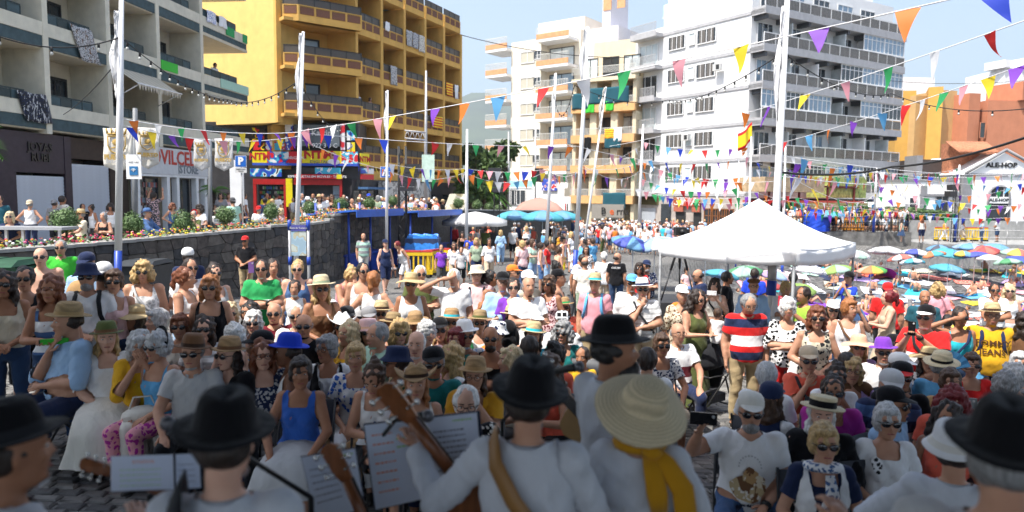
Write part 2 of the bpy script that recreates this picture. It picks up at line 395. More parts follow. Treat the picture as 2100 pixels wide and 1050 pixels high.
WP=[(-11.6,9.0),(-10.4,13.0),(-9.57,15.4),(-7.5,19.8),(-6.45,22.8),(-6.2,27),(-5.6,31),(-2.6,42),(4.4,50.5)]
def wall_top(x,y):
 return float(np.interp(y,[9,15.4,19.8,20.6,20.9,24.5,24.9,31,42,50.5],[1.86,1.86,2.0,2.02,2.08,2.1,2.3,2.3,2.18,2.0]))
terr_m=pm('terrace_paving',(.34,.32,.29),rough=.8,var=.15,scale=3,bump=.3,dirt=.4)
wallb_m=pm('wall_mortar',(.085,.08,.075),rough=.95,var=.3,scale=8,bump=.6)
cap_m=pm('wall_coping',(.34,.33,.31),rough=.85,var=.2,scale=5,bump=.3,dirt=.4)
b=MB();poly=[(p[0]-.05,p[1]+.03)for p in WP]+[(4.4,62),(-30,66),(-60,40),(-40,5),(-14,5)]
b.prism(poly,-.9,1.1);b.build('terrace_floor',terr_m,kind='structure')
wt=thing('retaining_wall',(-8,19,0),'dark volcanic stone wall holding up the flower terrace','wall')
wb=MB();cb=MB();stones=[];inner=MB()
def seg_iter(n_st=.5):
 for i in range(len(WP)-1):
  A=Vector((*WP[i],0));B=Vector((*WP[i+1],0));L=(B-A).length;k=max(1,round(L/n_st))
  for j in range(k):yield A+(B-A)*(j/k),A+(B-A)*((j+1)/k)
pts=[p for p,_ in seg_iter()]+[Vector((*WP[-1],0))]
for i in range(len(pts)-1):
 A,B=pts[i],pts[i+1];f_=Fr(A,(B-A)[:2]);L=(B-A).length;zt=wall_top(0,(A.y+B.y)/2)
 wb.box(f_,-.0,L,-.4,0,-.9,zt-.07)
 cb.box(f_,-.004,L+.004,-.43,.06,zt-.069,zt)
 inner.box(f_,0,L,-1.25,-1.12,1.0,zt-.12)
wb.build('wall_core',wallb_m,wt);cb.build('coping',cap_m,wt);inner.build('planter_back',cap_m,wt)
rub_m=[pm('rubble_%d'%i,c,rough=.85,var=.35,scale=7,bump=.8,bscale=18,dirt=.5)for i,c in enumerate([(.075,.068,.063),(.1,.085,.075),(.055,.055,.058),(.13,.115,.1)])]
nst=0;rest=MB()
cum=0;cells=[]
for(A,B)in zip(WP[1:6],WP[2:7]):
 A=Vector((*A,0));B=Vector((*B,0));f_=Fr(A,(B-A)[:2]);L=(B-A).length
 nc=max(2,round(L/.42));w=L/nc
 for i in range(nc):
  yy=A.y+(B.y-A.y)*(i+.5)/nc;zt=wall_top(0,yy)-.08;gz=ground(A.x,yy)-.05;nr=max(3,round((zt-gz)/.27));h=(zt-gz)/nr
  for j in range(nr):
   cells.append((f_,i*w,w,gz+j*h,h,i,j,nr,nc))
def jit(f_,i,j):
 r_=random.Random(i*131+j*17+int(f_.o.y*10));return r_.uniform(-.3,.3),r_.uniform(-.28,.28)
for(f_,u,w,z,h,i,j,nr,nc)in cells:
 ps=[]
 for(di,dj)in((0,0),(1,0),(1,1),(0,1)):
  a_,c_=jit(f_,i+di,j+dj)
  if i+di in(0,nc):a_=0
  if j+dj in(0,nr):c_=0
  sh=(.5 if(j%2)else 0)*0
  ps.append(((di+a_)*w+u,(dj+c_)*h+z))
 cu_=sum(p[0]for p in ps)/4;cz_=sum(p[1]for p in ps)/4
 ring=[]
 for k in range(4):
  p,q=ps[k],ps[(k+1)%4];ring.append(p)
  if(i+j+k)%2:ring.append(((p[0]+q[0])/2+(cu_-(p[0]+q[0])/2)*-.12,(p[1]+q[1])/2+(cz_-(p[1]+q[1])/2)*-.12))
 n_=len(ring);dep=rnd.uniform(.02,.045)
 A_=[f_.p(cu_+(p[0]-cu_)*.985,-.01,cz_+(p[1]-cz_)*.985)for p in ring]
 B_=[f_.p(cu_+(p[0]-cu_)*.9,dep,cz_+(p[1]-cz_)*.9)for p in ring]
 m_=MB()if nst<300 else rest
 m_.add(A_+B_,[tuple(range(n_,2*n_))]+[(k,(k+1)%n_,n_+(k+1)%n_,n_+k)for k in range(n_)],0 if nst<300 else rnd.randrange(4))
 if nst<300:m_.build('stone',rnd.choice(rub_m),wt)
 nst+=1
rest.build('stones',rub_m,wt,kind='stuff')
asph=pm('asphalt',(.1,.1,.1),rough=.9,var=.2,scale=4,bump=.3);conc=pm('concrete',(.3,.3,.29),rough=.85,var=.15,scale=4,bump=.2,dirt=.5)
b=MB();b.prism([(21.5,56),(70,56),(70,110),(21.5,110)],-3.5,1.2);b.build('upper_road',asph,kind='structure')
b=MB();b.prism([(21.5,55.6),(70,55.6),(70,55.99),(21.5,55.99)],-3.4,1.38);b.build('sea_wall',conc,label='grey concrete wall along the upper road below the pedimented shop',cat='wall')
b=MB();b.prism([(29.4,49.5),(70,49.5),(70,55.58),(29.4,55.58)],-3.4,-.1);b.build('promenade',conc,kind='structure')
b=MB();b.prism([(19.0,52),(29.38,52),(29.38,55.58),(19.0,55.58)],-3.4,.6);b.build('quay',pm('quay_stone',(.17,.165,.155),rough=.9,var=.4,scale=2.5,bump=.8,dirt=.6),kind='structure')
b=MB();N1,N2=60,24
for j in range(N2):
 for i in range(N1):
  x=-2600+5200*i/(N1-1);y=2600+2200*j/(N2-1)
  t=1-abs(j/(N2-1)-.55)*1.9
  ridge=560+260*noise.noise(Vector((x*.0011,3.1,0)))+120*noise.noise(Vector((x*.004,1,0)))-.12*x
  z=max(-20,ridge*max(0,t)+90*noise.noise(Vector((x*.003,y*.003,5))))
  b.v.append((x,y,z))
b.f=[(j*N1+i,j*N1+i+1,(j+1)*N1+i+1,(j+1)*N1+i)for j in range(N2-1)for i in range(N1-1)]
b.m=[0]*len(b.f);b.sm=[True]*len(b.f)
b.build('mountain',pm('mountain_green',(.05,.065,.03),rough=.95,var=.4,scale=.006),kind='structure')
# ================================================================ BUILDINGS
WIN={}
def window_mesh(w,h,nx,ny,t,fm,gm):
 key=(round(w,2),round(h,2),nx,ny,t,fm.name,gm.name)
 if key not in WIN:
  b=MB();
  b.b3(-w/2,w/2,-.06,0,0,t);b.b3(-w/2,w/2,-.06,0,h-t,h)
  b.b3(-w/2,-w/2+t,-.06,0,t,h-t);b.b3(w/2-t,w/2,-.06,0,t,h-t)
  for i in range(1,nx):x=-w/2+w*i/nx;b.b3(x-t*.4,x+t*.4,-.05,0,t,h-t)
  for i in range(1,ny):z=h*i/ny if ny>2 else h*.72;b.b3(-w/2+t,w/2-t,-.045,0,z-t*.4,z+t*.4)
  g=MB();g.b3(-w/2+t*.5,w/2-t*.5,-.02,0.0,t*.5,h-t*.5)
  WIN[key]=(b.mesh('window',[fm]),g.mesh('pane',[gm]))
 return WIN[key]
def window(fr,u,n,z,w,h,parent,fm,gm,nx=2,ny=1,t=.06,name='window'):
 a,g=window_mesh(w,h,nx,ny,t,fm,gm)
 o=ob(name,a,parent);o.matrix_basis=fr.mat(u,n,z)
 p=bpy.data.objects.new('pane',g);COL.objects.link(p);p.parent=o;p.location=(0,0.012,0)
 return o
gl_dark=glass('dark_glass',(.02,.025,.03));gl_blue=glass('sky_glass',(.16,.23,.3),.1);gl_pale=glass('curtained_glass',(.4,.45,.47),.3)
teal_m=pm('balcony_teal',(.05,.085,.095),rough=.7,var=.25,scale=5,dirt=.4,bump=.2)
teal_d=pm('railing_teal',(.02,.04,.042),rough=.5,var=.2)
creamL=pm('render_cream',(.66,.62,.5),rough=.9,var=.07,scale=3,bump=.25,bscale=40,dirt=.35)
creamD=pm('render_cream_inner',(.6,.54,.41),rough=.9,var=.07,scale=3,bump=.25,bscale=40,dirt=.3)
frame_d=pm('dark_joinery',(.03,.03,.03),rough=.5);whitep=pm('white_paint',(.78,.78,.77),rough=.55,var=.05,scale=4,dirt=.12)
LB=thing('apartment_building',(-17,30,1.1),'cream apartment block with dark green balconies over shuttered shops','building')
fl=Fr((-16.85,26,0),(.1034,1),(1,-.1034))
BAYS=[-7.0,-3.5,0,3.42,6.83,10.55]
wallm=MB()
for u in BAYS:wallm.box(fl,u-.13,u+.13,-1.63,0,5.1,18.2)
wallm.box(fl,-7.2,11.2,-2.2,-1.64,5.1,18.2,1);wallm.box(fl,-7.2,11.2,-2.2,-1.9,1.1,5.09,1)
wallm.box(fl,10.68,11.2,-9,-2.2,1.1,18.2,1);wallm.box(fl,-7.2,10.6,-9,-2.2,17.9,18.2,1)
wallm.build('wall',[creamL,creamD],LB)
for k in range(4):
 z0=6.16+2.9*k
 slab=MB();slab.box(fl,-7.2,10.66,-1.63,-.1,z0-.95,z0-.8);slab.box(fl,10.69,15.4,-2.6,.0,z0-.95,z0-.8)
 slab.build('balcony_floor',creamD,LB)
 for i in range(len(BAYS)):
  ua=BAYS[i]+.131;ub=BAYS[i+1]-.131 if i<len(BAYS)-1 else 15.4
  pb=MB();pb.box(fl,ua,ub,-.12,-.01,z0-.48,z0);pb.build('parapet',creamL,LB)
  tb=MB();tb.box(fl,ua,ub,-.3,-.04,z0-.9,z0-.49);
  if i==5:tb.box(fl,15.2,15.4,-2.6,-.31,z0-.9,z0-.49)
  tb.build('edge_beam',teal_m,LB)
  rl=MB();rl.box(fl,ua,ub-(.9 if i<5 else 1.2),-.1,-.06,z0+.33,z0+.38)
  nn=5
  for j in range(nn):uu=ua+(ub-ua-(.9 if i<5 else 1.2))*j/(nn-1);rl.box(fl,uu-.02,uu+.02,-.1,-.06,z0,z0+.33)
  rl.build('railing',teal_d,LB)
  for j in range(nn-1):
   wj=(ub-ua-(.9 if i<5 else 1.2))/(nn-1);pp=MB();pp.box(fl,ua+wj*j+.03,ua+wj*(j+1)-.03,-.09,-.07,z0+.03,z0+.32);pp.build('railing_panel',teal_m if(j+i)%3 else teal_d,LB)
  if i<5:
   um=ub-.95-(.15 if(i+k)%2 else 0)
   window(fl,um,-1.62,z0-.78,1.3,2.15,LB,frame_d,gl_dark,2,1,.09,'balcony_door')
  if i==5:window(fl,13,-2.5,z0-.7,.01,.01,LB,frame_d,gl_dark)if False else None
for(ua,ub,z0,h,cm)in((6.98,8.3,9.06,.42,cloth('brightg')),(12.3,15.41,9.08,.46,cloth('mint')),(13.0,13.9,11.97,.45,cloth('green')),(14.9,15.41,11.97,.45,cloth('green'))):
 c=MB();c.box(fl,ua,ub,.0,.03,z0-h,z0+.01)
 c.build('awning_cloth',cm,label={6.98:'bright green cloth on the parapet of the middle balcony',12.3:'pale mint cloth on the parapet where a man stands',13.0:'green cloth on the top end balcony beside the drying shirts',14.9:'green cloth at the very corner of the top end balcony'}[ua],cat='cloth')
def hang(name,fr,u,n,z,w,h,spec,label,cat='banner',sk=0,group=None):
 b=MB();nx_,nz_=8,8;ph=rnd.uniform(0,6)
 for j in range(nz_+1):
  for i in range(nx_+1):
   q=fr.p(u+w*i/nx_+sk*j/nz_,n+.03*math.sin(i*1.3+ph+j*.5)*(j/nz_+.2),z-h*j/nz_-.02*math.sin(i*1.1+ph));b.v.append(tuple(q))
 b.f=[(j*9+i,(j+1)*9+i,(j+1)*9+i+1,j*9+i+1)for j in range(8)for i in range(8)]
 b.m=[0]*64;b.sm=[True]*64
 mm=cloth(spec)if isinstance(spec,str)else spec
 o=b.build(name,mm,label=label,cat=cat,group=group);s_=o.modifiers.new('t','SOLIDIFY');s_.thickness=.008
 return o
hang('printed_banner',fl,1.2,.06,9.3,1.15,1.25,'FL:lgrey:charcoal:brown','dark printed picture banner with white border on the second balcony',sk=.5)
hang('printed_banner',fl,-1.5,.06,6.45,1.3,1.0,'FL:charcoal:navy:lgrey','dark printed banner over the parapet above the jewellery shop',sk=.35)
hang('shirt',fl,11.0,.06,12.35,.9,.6,'FL:white:blue','white and blue beach towel drying on the top end balcony','towel')
hang('shirt',fl,12.2,.06,12.35,.8,.55,'white','white shirt drying beside the balcony plant','shirt')
aw=thing('balcony_awning',fl.p(5,0,8),'striped beige balcony awning pulled half out, behind the tall pole','awning')
b=MB();nst_=16
for i in range(nst_):
 ua=3.6+3.1*i/nst_;ub=3.6+3.1*(i+1)/nst_
 b.add([fl.p(ua,-.1,8.22),fl.p(ub,-.1,8.22),fl.p(ub,1.1,7.45),fl.p(ua,1.1,7.45),fl.p((ua+ub)/2,1.1,7.2),],[(0,1,2,3),(3,2,4)],i%2)
o=b.build('canopy',[pm('awn_a',(.55,.5,.4),var=.06),pm('awn_b',(.4,.36,.28),var=.06)],aw);o.modifiers.new('t','SOLIDIFY').thickness=.01
b=MB();b.tube([fl.p(3.55,1.1,7.47),fl.p(6.75,1.1,7.47)],.035);b.tube([fl.p(3.7,0,6.9),fl.p(3.7,1.08,7.45)],.02);b.tube([fl.p(6.6,0,6.9),fl.p(6.6,1.08,7.45)],.02);b.build('frame',whitep,aw)
for i in range(2):
 b=MB();b.box(fl,11.2,13.2,.0,.5,7.95-i*0,8.05);
aw2=MB();aw2.tube([fl.p(10.8,.1,8.0),fl.p(13.4,.25,7.92)],.08);aw2.build('rolled_awning',pm('awn_roll',(.4,.37,.3),var=.3,scale=30),label='rolled awning under the end balcony of the cream building',cat='awning')
shopP=pm('purple_cladding',(.035,.022,.032),rough=.5,var=.2);stoneg=pm('grey_tiles',(.2,.19,.18),rough=.6,var=.2,scale=2)
b=MB();b.box(fl,-7,-2.25,-1.8,-.35,1.1,5.1);b.build('shop_front',frame_d,LB);b=MB();b.box(fl,-2.2,-1.35,-1.6,-.25,1.1,5.1);b.box(fl,1.0,1.35,-1.6,-.25,1.1,5.1);b.box(fl,-1.34,.99,-1.6,-.27,3.68,5.1)
b.box(fl,1.36,4.9,-1.6,-.4,4.3,5.1,2);b.box(fl,3.75,4.9,-1.6,-.38,1.1,4.29,2)
q_=MB();q_.box(fl,10.7,15.3,-6,-2.3,1.1,4.6);q_.build('rear_shop',stoneg,LB);b.build('shop_front',[shopP,frame_d,pm('brown_fascia',(.05,.03,.02),var=.2)],LB)
shut_m=pm('shutter_grey',(.5,.54,.6),rough=.45,var=.04,metal=.2,dirt=.12)
def shutter(fr,u0,u1,n,z0,z1,parent,step=.13):
 root=ob('roller_shutter',None,parent)if False else None
 me=None;nn=int((z1-z0)/step)
 m_=MB();w=u1-u0;m_.b3(0,w,-.018,.0,0,step*.62);m_.b3(0,w,-.004,.0,step*.62,step)
 m_.v=[(x,y,z)for x,y,z in m_.v];me=m_.mesh('slat',[shut_m])
 for i in range(nn):
  o=ob('slat',me,parent);o.matrix_basis=fr.mat(u0,n,z0+i*step)
SH1=thing('roller_shutter',fl.p(-.2,-.3,1.1),'white roller shutter under the JOYAS RUBI lettering','shutter');
def world_parent_fix(o,p):o.matrix_parent_inverse=Matrix.Translation(p.location).inverted()
shutter(fl,-1.33,.98,-.33,1.1,3.68,SH1);shutter(fl,1.4,3.72,-.45,1.1,4.15,LB)
ob_m=pm('bronze_letters',(.006,.005,.005),rough=.3)
T=fl.mat(-.2,-.26,4.6);text('JOYAS',.42,T,ob_m,LB,.03,.008);text('RUBI',.42,fl.mat(-.2,-.26,4.22),ob_m,LB,.03,.008)
MS=thing('shop_sign',fl.p(8,.1,4),'white MOVILCELL STORE sign over the phone shop','sign')
b=MB();b.box(fl,4.95,10.75,-.2,.02,3.85,5.08);b.build('board',pm('sign_white',(.6,.6,.6),var=.06),MS)
text('MOVILCELL',.92,fl.mat(7.6,.03,4.62),pm('sign_red',(.5,.06,.04)),MS,.01,.02,squash=1.0)
text('STORE',.55,fl.mat(9.0,.03,4.12),pm('sign_grey',(.2,.22,.24)),MS,.01,.015)
b=MB();b.box(fl,8.1,8.14,.02,.04,3.9,4.75);b.build('divider',pm('sign_grey',(.2,.22,.24)),MS)
b=MB();
for u in(4.95,7.2,8.0,9.7,10.5):b.box(fl,u,u+.22,-.3,-.02,1.1,3.84)
b.box(fl,4.95,10.75,-.35,.0,3.74,3.84);b.build('shop_pillar',whitep,LB)
for(u,w)in((6.05,1.9),(8.85,1.5),(10.1,.6)):window(fl,u,-.4,1.2,w,2.5,LB,frame_d,gl_dark,2,1,.06,'shop_window')
b=MB();r2=random.Random(3)
for i in range(46):u=5.3+r2.random()*1.6;z=1.5+int(r2.random()*6)*.35;b.box(fl,u,u+.12,-.39,-.36,z,z+.22,r2.randrange(3))
b.build('window_display',[pm('disp%d'%i,c)for i,c in enumerate([(.6,.6,.6),(.35,.1,.08),(.2,.25,.3)])],LB,kind='stuff')
YB=thing('apartment_building',(-10,47,1.1),'tall ochre yellow apartment block with brown panelled balconies','building')
yel=pm('render_ochre',(.64,.38,.1),rough=.9,var=.07,scale=2,bump=.2,bscale=40,dirt=.35)
yel2=pm('render_yellow',(.75,.53,.18),rough=.9,var=.06,scale=2,bump=.2,bscale=40,dirt=.28)
brn=pm('brown_panel',(.17,.075,.045),rough=.8,var=.15,scale=12,bump=.4);mesh_m=pm('railing_mesh',(.09,.08,.07),rough=.5,metal=.3,var=.2,scale=60)
C=Vector((-10.2,47,0));fy=Fr(C,(.411,.912));ff=Fr(C,(-.787,-.617),(.617,-.787))
A0=Vector((-14.6,44.3,0));fw2=Fr(A0,(-.926,.378),(-.378,-.926))
def panelled(fr,u0,u1,n0,n1,z,npan,parent,back=False):
 b=MB();b.box(fr,u0,u1,n0,n1,z,z+.38);b.box(fr,u0,u1,n1-.16,n1-.03,z+.38,z+.9)
 for i in range(npan+1):
  u=u0+(u1-u0-.08)*i/npan;b.box(fr,u,u+.08,n1-.17,n1,z+.381,z+.92)
 b.box(fr,u0,u1,n1-.17,n1,z+.921,z+.97);b.build('parapet',yel,parent)
 for i in range(npan):
  w=(u1-u0-.08)/npan;q=MB();q.box(fr,u0+w*i+.12,u0+w*(i+1)-.04,n1-.05,n1-.005,z+.43,z+.87);q.build('brown_panel',brn,parent)
 r_=MB();r_.box(fr,u0,u1,n1-.12,n1-.07,z+1.42,z+1.47)
 for i in range(npan+1):
  u=u0+(u1-u0-.05)*i/npan;r_.box(fr,u,u+.05,n1-.12,n1-.07,z+.97,z+1.42)
 r_.build('railing',frame_d,parent)
 q=MB();q.box(fr,u0+.02,u1-.02,n1-.1,n1-.09,z+1.0,z+1.41);q.build('railing_mesh',mesh_m,parent)
w_=MB()
w_.box(fw2,0,14,-12,0,7.4,22,1)
w_.box(fy,0,14.26,-9,-2.3,1.1,16.3);
w_.box(ff,0.3,4.95,-4,-2.0,4.6,22)
for i,u in enumerate(np.linspace(0,14.26,6)):
 w_.box(fy,u-.13,u+.13,-2.3,-.02,4.4 if i else 7.6,16.32 if i else 22)
w_.box(fy,0.14,14.38,-9,-.001,4.0,4.6)
w_.box(ff,4.9,5.2,-4,-.3,7.4,22)
w_.build('wall',[yel,yel2],YB)
for k in range(5):
 z=4.85+2.87*k
 for i in range(5):
  ua,ub=np.linspace(0,14.26,6)[i]+.131,np.linspace(0,14.26,6)[i+1]-.131
  panelled(fy,ua,ub,-2.3,-.05,z,3,YB)
  if k<4:window(fy,ub-.8,-2.28,z+.38,1.2,2.1,YB,frame_d,gl_dark,2,1,.08,'balcony_door')
 b=MB();b.box(fy,14.4,15.3,-4.5,-1.0,z,z+.38);b.build('end_balcony_slab',yel,YB)
 panelled(fy,14.4,15.3,-1.3,-.9,z,1,YB)
 b=MB();b.box(fy,15.3,15.42,-4.5,-.95,z,z+.97);b.build('end_balcony_side',yel,YB)
for k in range(5):
 z=7.75+2.87*k
 b=MB();b.box(ff,.2,5.0,-2.0,.45,z,z+.2);b.build('balcony_floor',yel,YB)
 panelled(ff,-.05,4.15,.1,.62,z,4,YB)
 P1_,P2_=ff.p(4.15,.62,0),ff.p(4.95,.1,0);fc=Fr(P1_,(P2_-P1_)[:2],tuple((Vector((P2_-P1_)[:2])).orthogonal()*-1));
 if fc.n.y>0:fc.n=-fc.n
 panelled(fc,0,(P2_-P1_).length,-.2,0,z,1,YB)
 window(ff,2.9,-1.98,z+.2,2.3,2.25,YB,frame_d,gl_blue if k%2 else gl_dark,2,1,.1,'balcony_door')
b=MB();b.box(fy,5.2,7.6,-4.0,-1.3,16.31,19.2);b.build('roof_hut',pm('hut_green',(.12,.2,.16)),YB)
b=MB();b.box(fy,8.8,10.6,-3.4,-1.4,16.31,18.3);b.build('roof_tank',pm('tank_grey',(.3,.29,.3)),YB)
fs_=Fr((-17.2,45.6,0),(1,.02),(.02,-1))
def us(px):return fs_.uat(px)
fs2=Fr((fs_.p(us(735),0,0)),(.45,.89))
b=MB();b.box(fs_,-9,us(735),-3,-.6,1.1,7.6);b.box(fs2,0,15,-4,-.5,1.1,4.0);b.build('shop_wall',pm('shop_dark',(.04,.04,.045),rough=.4,var=.3,scale=2),YB)
print_m={}
def printm(name,cols,scale=3.):
 """printed hoarding: a few flat colours in big soft shapes"""
 mt,t,bs=base('print_'+name);tc=nd(t,'ShaderNodeTexCoord');v=nd(t,'ShaderNodeTexVoronoi');v.inputs['Scale'].default_value=scale
 n=nd(t,'ShaderNodeTexNoise');n.inputs['Scale'].default_value=scale*.8;n.inputs['Detail'].default_value=1;t.links.new(tc.outputs['Object'],n.inputs[0])
 r_=nd(t,'ShaderNodeValToRGB');r_.color_ramp.interpolation='CONSTANT';e=r_.color_ramp.elements
 e[0].color=(*cols[0],1);e[1].color=(*cols[1],1);e[1].position=.45
 for i,c in enumerate(cols[2:]):q=e.new(.52+.07*i);q.color=(*c,1)
 t.links.new(n.outputs[0],r_.inputs[0]);t.links.new(r_.outputs[0],bs.inputs['Base Color']);bs.inputs['Roughness'].default_value=.35
 return mt
yl,rd,bl_,wh,cy=(.75,.62,.02),(.6,.02,.03),(.03,.08,.45),(.75,.75,.75),(.05,.4,.6)
def board(px0,px1,py0,py1,mt,fr=None,n=.12,th=.06,label=None,name='sign_board',parent=None):
 fr=fr or fs_;u0,u1=fr.uat(px0),fr.uat(px1);P=fr.p((u0+u1)/2,0,0)
 z1,z0=zpy((px0+px1)/2,py0,P.y),zpy((px0+px1)/2,py1,P.y)
 b=MB();b.box(fr,u0,u1,n-th,n,z0,z1)
 if parent is None:return b.build(name,mt,label=label,cat='sign'),(fr,(u0+u1)/2,n,(z0+z1)/2,u1-u0,z1-z0)
 return b.build(name,mt,parent),(fr,(u0+u1)/2,n,(z0+z1)/2,u1-u0,z1-z0)
yp,rp=pm('sign_yellow',yl,rough=.35,var=.04),pm('sign_redp',rd,rough=.35,var=.05)
redl,whl,navl=pm('lett_red',(.45,.02,.02)),pm('lett_white',(.8,.8,.8)),pm('lett_navy',(.02,.03,.2))
S1=thing('shop_sign',fs_.p(us(640),.2,5),'long NTM DIGITAL fascia sign of yellow, red and blue print','sign')
o,q=board(521,551,311,334,yp,parent=S1);text('NTM',.62,q[0].mat(q[1],.13,q[3]+.03),redl,S1,.004,.02)
board(551,595,311,334,printm('ads1',[rd,bl_,cy,wh]),parent=S1)
board(595,622,311,335,rp,parent=S1);text('ORIGINAL',.26,fs_.mat(us(610),.13,zpy(608,323,45)),whl,S1,.004)
o,q=board(622,702,310,335,yp,parent=S1);text('NTM',.66,q[0].mat(us(656),.13,q[3]+.12),redl,S1,.004,.03,squash=1.35);text('DIGITAL',.24,q[0].mat(us(657),.13,q[3]-.3),navl,S1,.004,squash=1.3)
b=MB();b.ell(fs_.p(us(686),.14,q[3]+.1),(.2,.02,.24),mi=0);b.ell(fs_.p(us(686),.13,q[3]-.3),(.4,.02,.2),mi=1);b.box(fs_,us(683),us(689),.15,.17,q[3]+.1,q[3]+.17,2);b.build('printed_face',[skin('m'),whitep,frame_d],S1)
board(702,735,311,336,printm('ads2',[rd,cy,wh,rd]),parent=S1)
board(521,735,335,340,pm('sign_blue',bl_),parent=S1,n=.14)
o,q=board(737,755,315,340,yp,fs2,parent=S1);text('NTM',.5,fs2.mat(q[1],.13,q[3]),redl,S1,.004,.02)
S2=thing('shop_sign',fs_.p(us(560),.2,4),'narrow blue and white photo sign under the NTM fascia','sign');board(516,580,346,362,printm('ads3',[bl_,cy,wh,(.02,.02,.02)]),parent=S2)
S3=thing('shop_sign',fs_.p(us(660),.2,4),'red shop sign ESPECIALISTAS EN MOVILES TABLETS over the open entrance','sign')
board(607,648,344,356,frame_d,parent=S3);board(648,700,344,357,printm('ads4',[cy,wh,bl_]),parent=S3)
o,q=board(607,704,358,367,rp,parent=S3,n=.2);text('ESPECIALISTAS EN MOVILES · TABLETS',.2,fs_.mat(us(653),.21,q[3]),whl,S3,.003,.004,squash=1.1)
o,q=board(692,703,358,367,yp,parent=S3,n=.22)
S4=thing('shop_sign',fs2.p(1,.2,4),'red and blue shop sign at the right end of the phone shops','sign');board(738,764,345,356,printm('ads5',[bl_,cy,wh]),fs2,parent=S4);board(738,764,358,368,rp,fs2,parent=S4)
board(521,545,262,308,printm('ads6',[(.02,.02,.02),yl,rd,(.02,.02,.02)]),n=.05,name='window_poster',parent=YB);board(548,586,290,308,printm('ads7',[wh,rd,cy]),n=.05,name='window_poster',parent=YB)
board(588,604,254,308,printm('ads8',[rd,bl_,wh]),n=.06,name='window_poster',parent=YB);board(700,709,254,308,printm('ads9',[rd,(.5,.3,.4),wh]),n=.06,name='window_poster',parent=YB)
board(606,698,256,300,glass('shop_glass_grey',(.1,.12,.14)),n=.04,name='window_glazing',parent=YB)
text('Karting',.5,fs_.mat(us(665),.06,6.9),whl,YB,.004,.01);text('922 3 3 C',.4,fs_.mat(us(668),.06,6.1),whl,YB,.004,.005)
for i,p_ in enumerate((713,722)):
 for j in range(2):board(p_,p_+7,268+24*j,288+24*j,printm('adp%d%d'%(i,j),[yl,bl_,wh]if j else[bl_,cy,wh]),n=.05,name='window_poster',parent=YB)
redf=pm('red_frame',(.4,.02,.02),rough=.4)
b=MB()
for(a_,c_)in((521,527),(583,588),(697,702)):b.box(fs_,us(a_),us(c_),-.1,.08,1.1,3.9)
b.box(fs_,us(521),us(588),-.1,.09,3.6,3.95);b.box(fs_,us(604),us(702),-.1,.09,3.6,3.95);b.build('shop_frame',redf,YB)
board(588,601,366,424,pm('sign_yellow',yl),n=.1,name='vertical_board',parent=YB)
window(fs_,us(555),-.3,1.3,us(582)-us(528),2.3,YB,frame_d,gl_dark,3,2,.05,'shop_window')
window(fs_,us(614),-.3,1.3,us(624)-us(605),2.3,YB,frame_d,gl_blue,1,2,.05,'shop_window');window(fs_,us(688),-.3,1.3,us(697)-us(680),2.3,YB,frame_d,gl_blue,1,2,.05,'shop_window')
b=MB();r2=random.Random(5)
for i in range(90):u=us(530)+r2.random()*(us(580)-us(530));z=1.5+int(r2.random()*7)*.3;b.box(fs_,u,u+.14,-.28,-.24,z,z+.18,r2.randrange(4))
b.build('shelf_goods',[pm('goods%d'%i,c)for i,c in enumerate([(.5,.5,.5),(.1,.3,.1),(.5,.1,.05),(.05,.15,.4)])],YB,kind='stuff')
b=MB();b.box(fs2,2.6,8.4,-.4,.02,1.9,3.9);b.build('mural_panel',printm('mural',[(.45,.45,.44),(.5,.5,.48),(.2,.2,.2)],5),YB)
b=MB();b.box(fs2,.1,2.4,-.1,.7,3.35,3.5);b.build('blue_awning',pm('awn_blue',(.05,.12,.25)),YB)
for i in range(4):window(fs2,1.0+3.2*i+(1 if i else 0),-.35,1.2,2.2,1.9 if i else 2.1,YB,frame_d,gl_dark,3,1,.05,'shop_window')
bayu=np.linspace(0,14.26,6)
def yhang(k,i,off,w,h,spec,label,cat='cloth'):hang('hanging_'+cat.replace(' ','_'),fy,bayu[i]+off,.06,4.85+2.87*k+1.45,w,h,spec,label,cat)
yhang(3,1,.3,.5,.6,'white','white cloth over the second balcony of the upper yellow row')
yhang(3,2,.1,.8,1.1,'FL:lgrey:dgrey','printed beach towel, left one of three on the same yellow balcony','towel');yhang(3,2,1.0,.7,1.1,'FL:lgrey:navy','printed beach towel, middle one of three on the same yellow balcony','towel');yhang(3,2,1.8,.8,1.2,'FL:offwhite:dgrey','printed beach towel, right one of three on the same yellow balcony','towel')
yhang(2,1,.9,.8,1.3,'FL:lgrey:charcoal','grey printed saint banner on the third row of yellow balconies','banner')
yhang(2,4,.2,1.1,1.0,'wst:red:yellow','red and yellow flag on the rightmost yellow balcony, upper one','flag');yhang(2,4,1.6,.6,1.1,'white','white towel beside the flag on the rightmost yellow balcony','towel')
yhang(1,3,.8,1.7,.9,'wst:red:yellow','red and yellow flag on a yellow balcony behind the purple pennant','flag')
TB=thing('apartment_building',(19,58,-.4),'white apartment tower with long grey glazed balconies','building')
wh_m=pm('render_white',(.8,.8,.79),rough=.9,var=.03,scale=2,bump=.12,bscale=30,dirt=.06);gry=pm('balcony_grey',(.42,.42,.43),rough=.85,var=.1,scale=3,dirt=.25)
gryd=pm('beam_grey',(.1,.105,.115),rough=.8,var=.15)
K0=Vector((19,58,0));fL=Fr(K0,(-.556,.832),(-.832,-.556));fR=Fr(K0,(.857,.514))
wm=MB();wm.box(fR,0.001,19.2,-9.6,0,3.3,20.9);wm.box(fR,0.001,17.8,-9.6,-1.2,20.9,24)
wm.box(fR,0,19.2,-13.5,-9.61,3.3,18);wm.box(fL,0.0,9.6,-.3,.0,3.3,20.4);wm.build('wall',wh_m,TB)
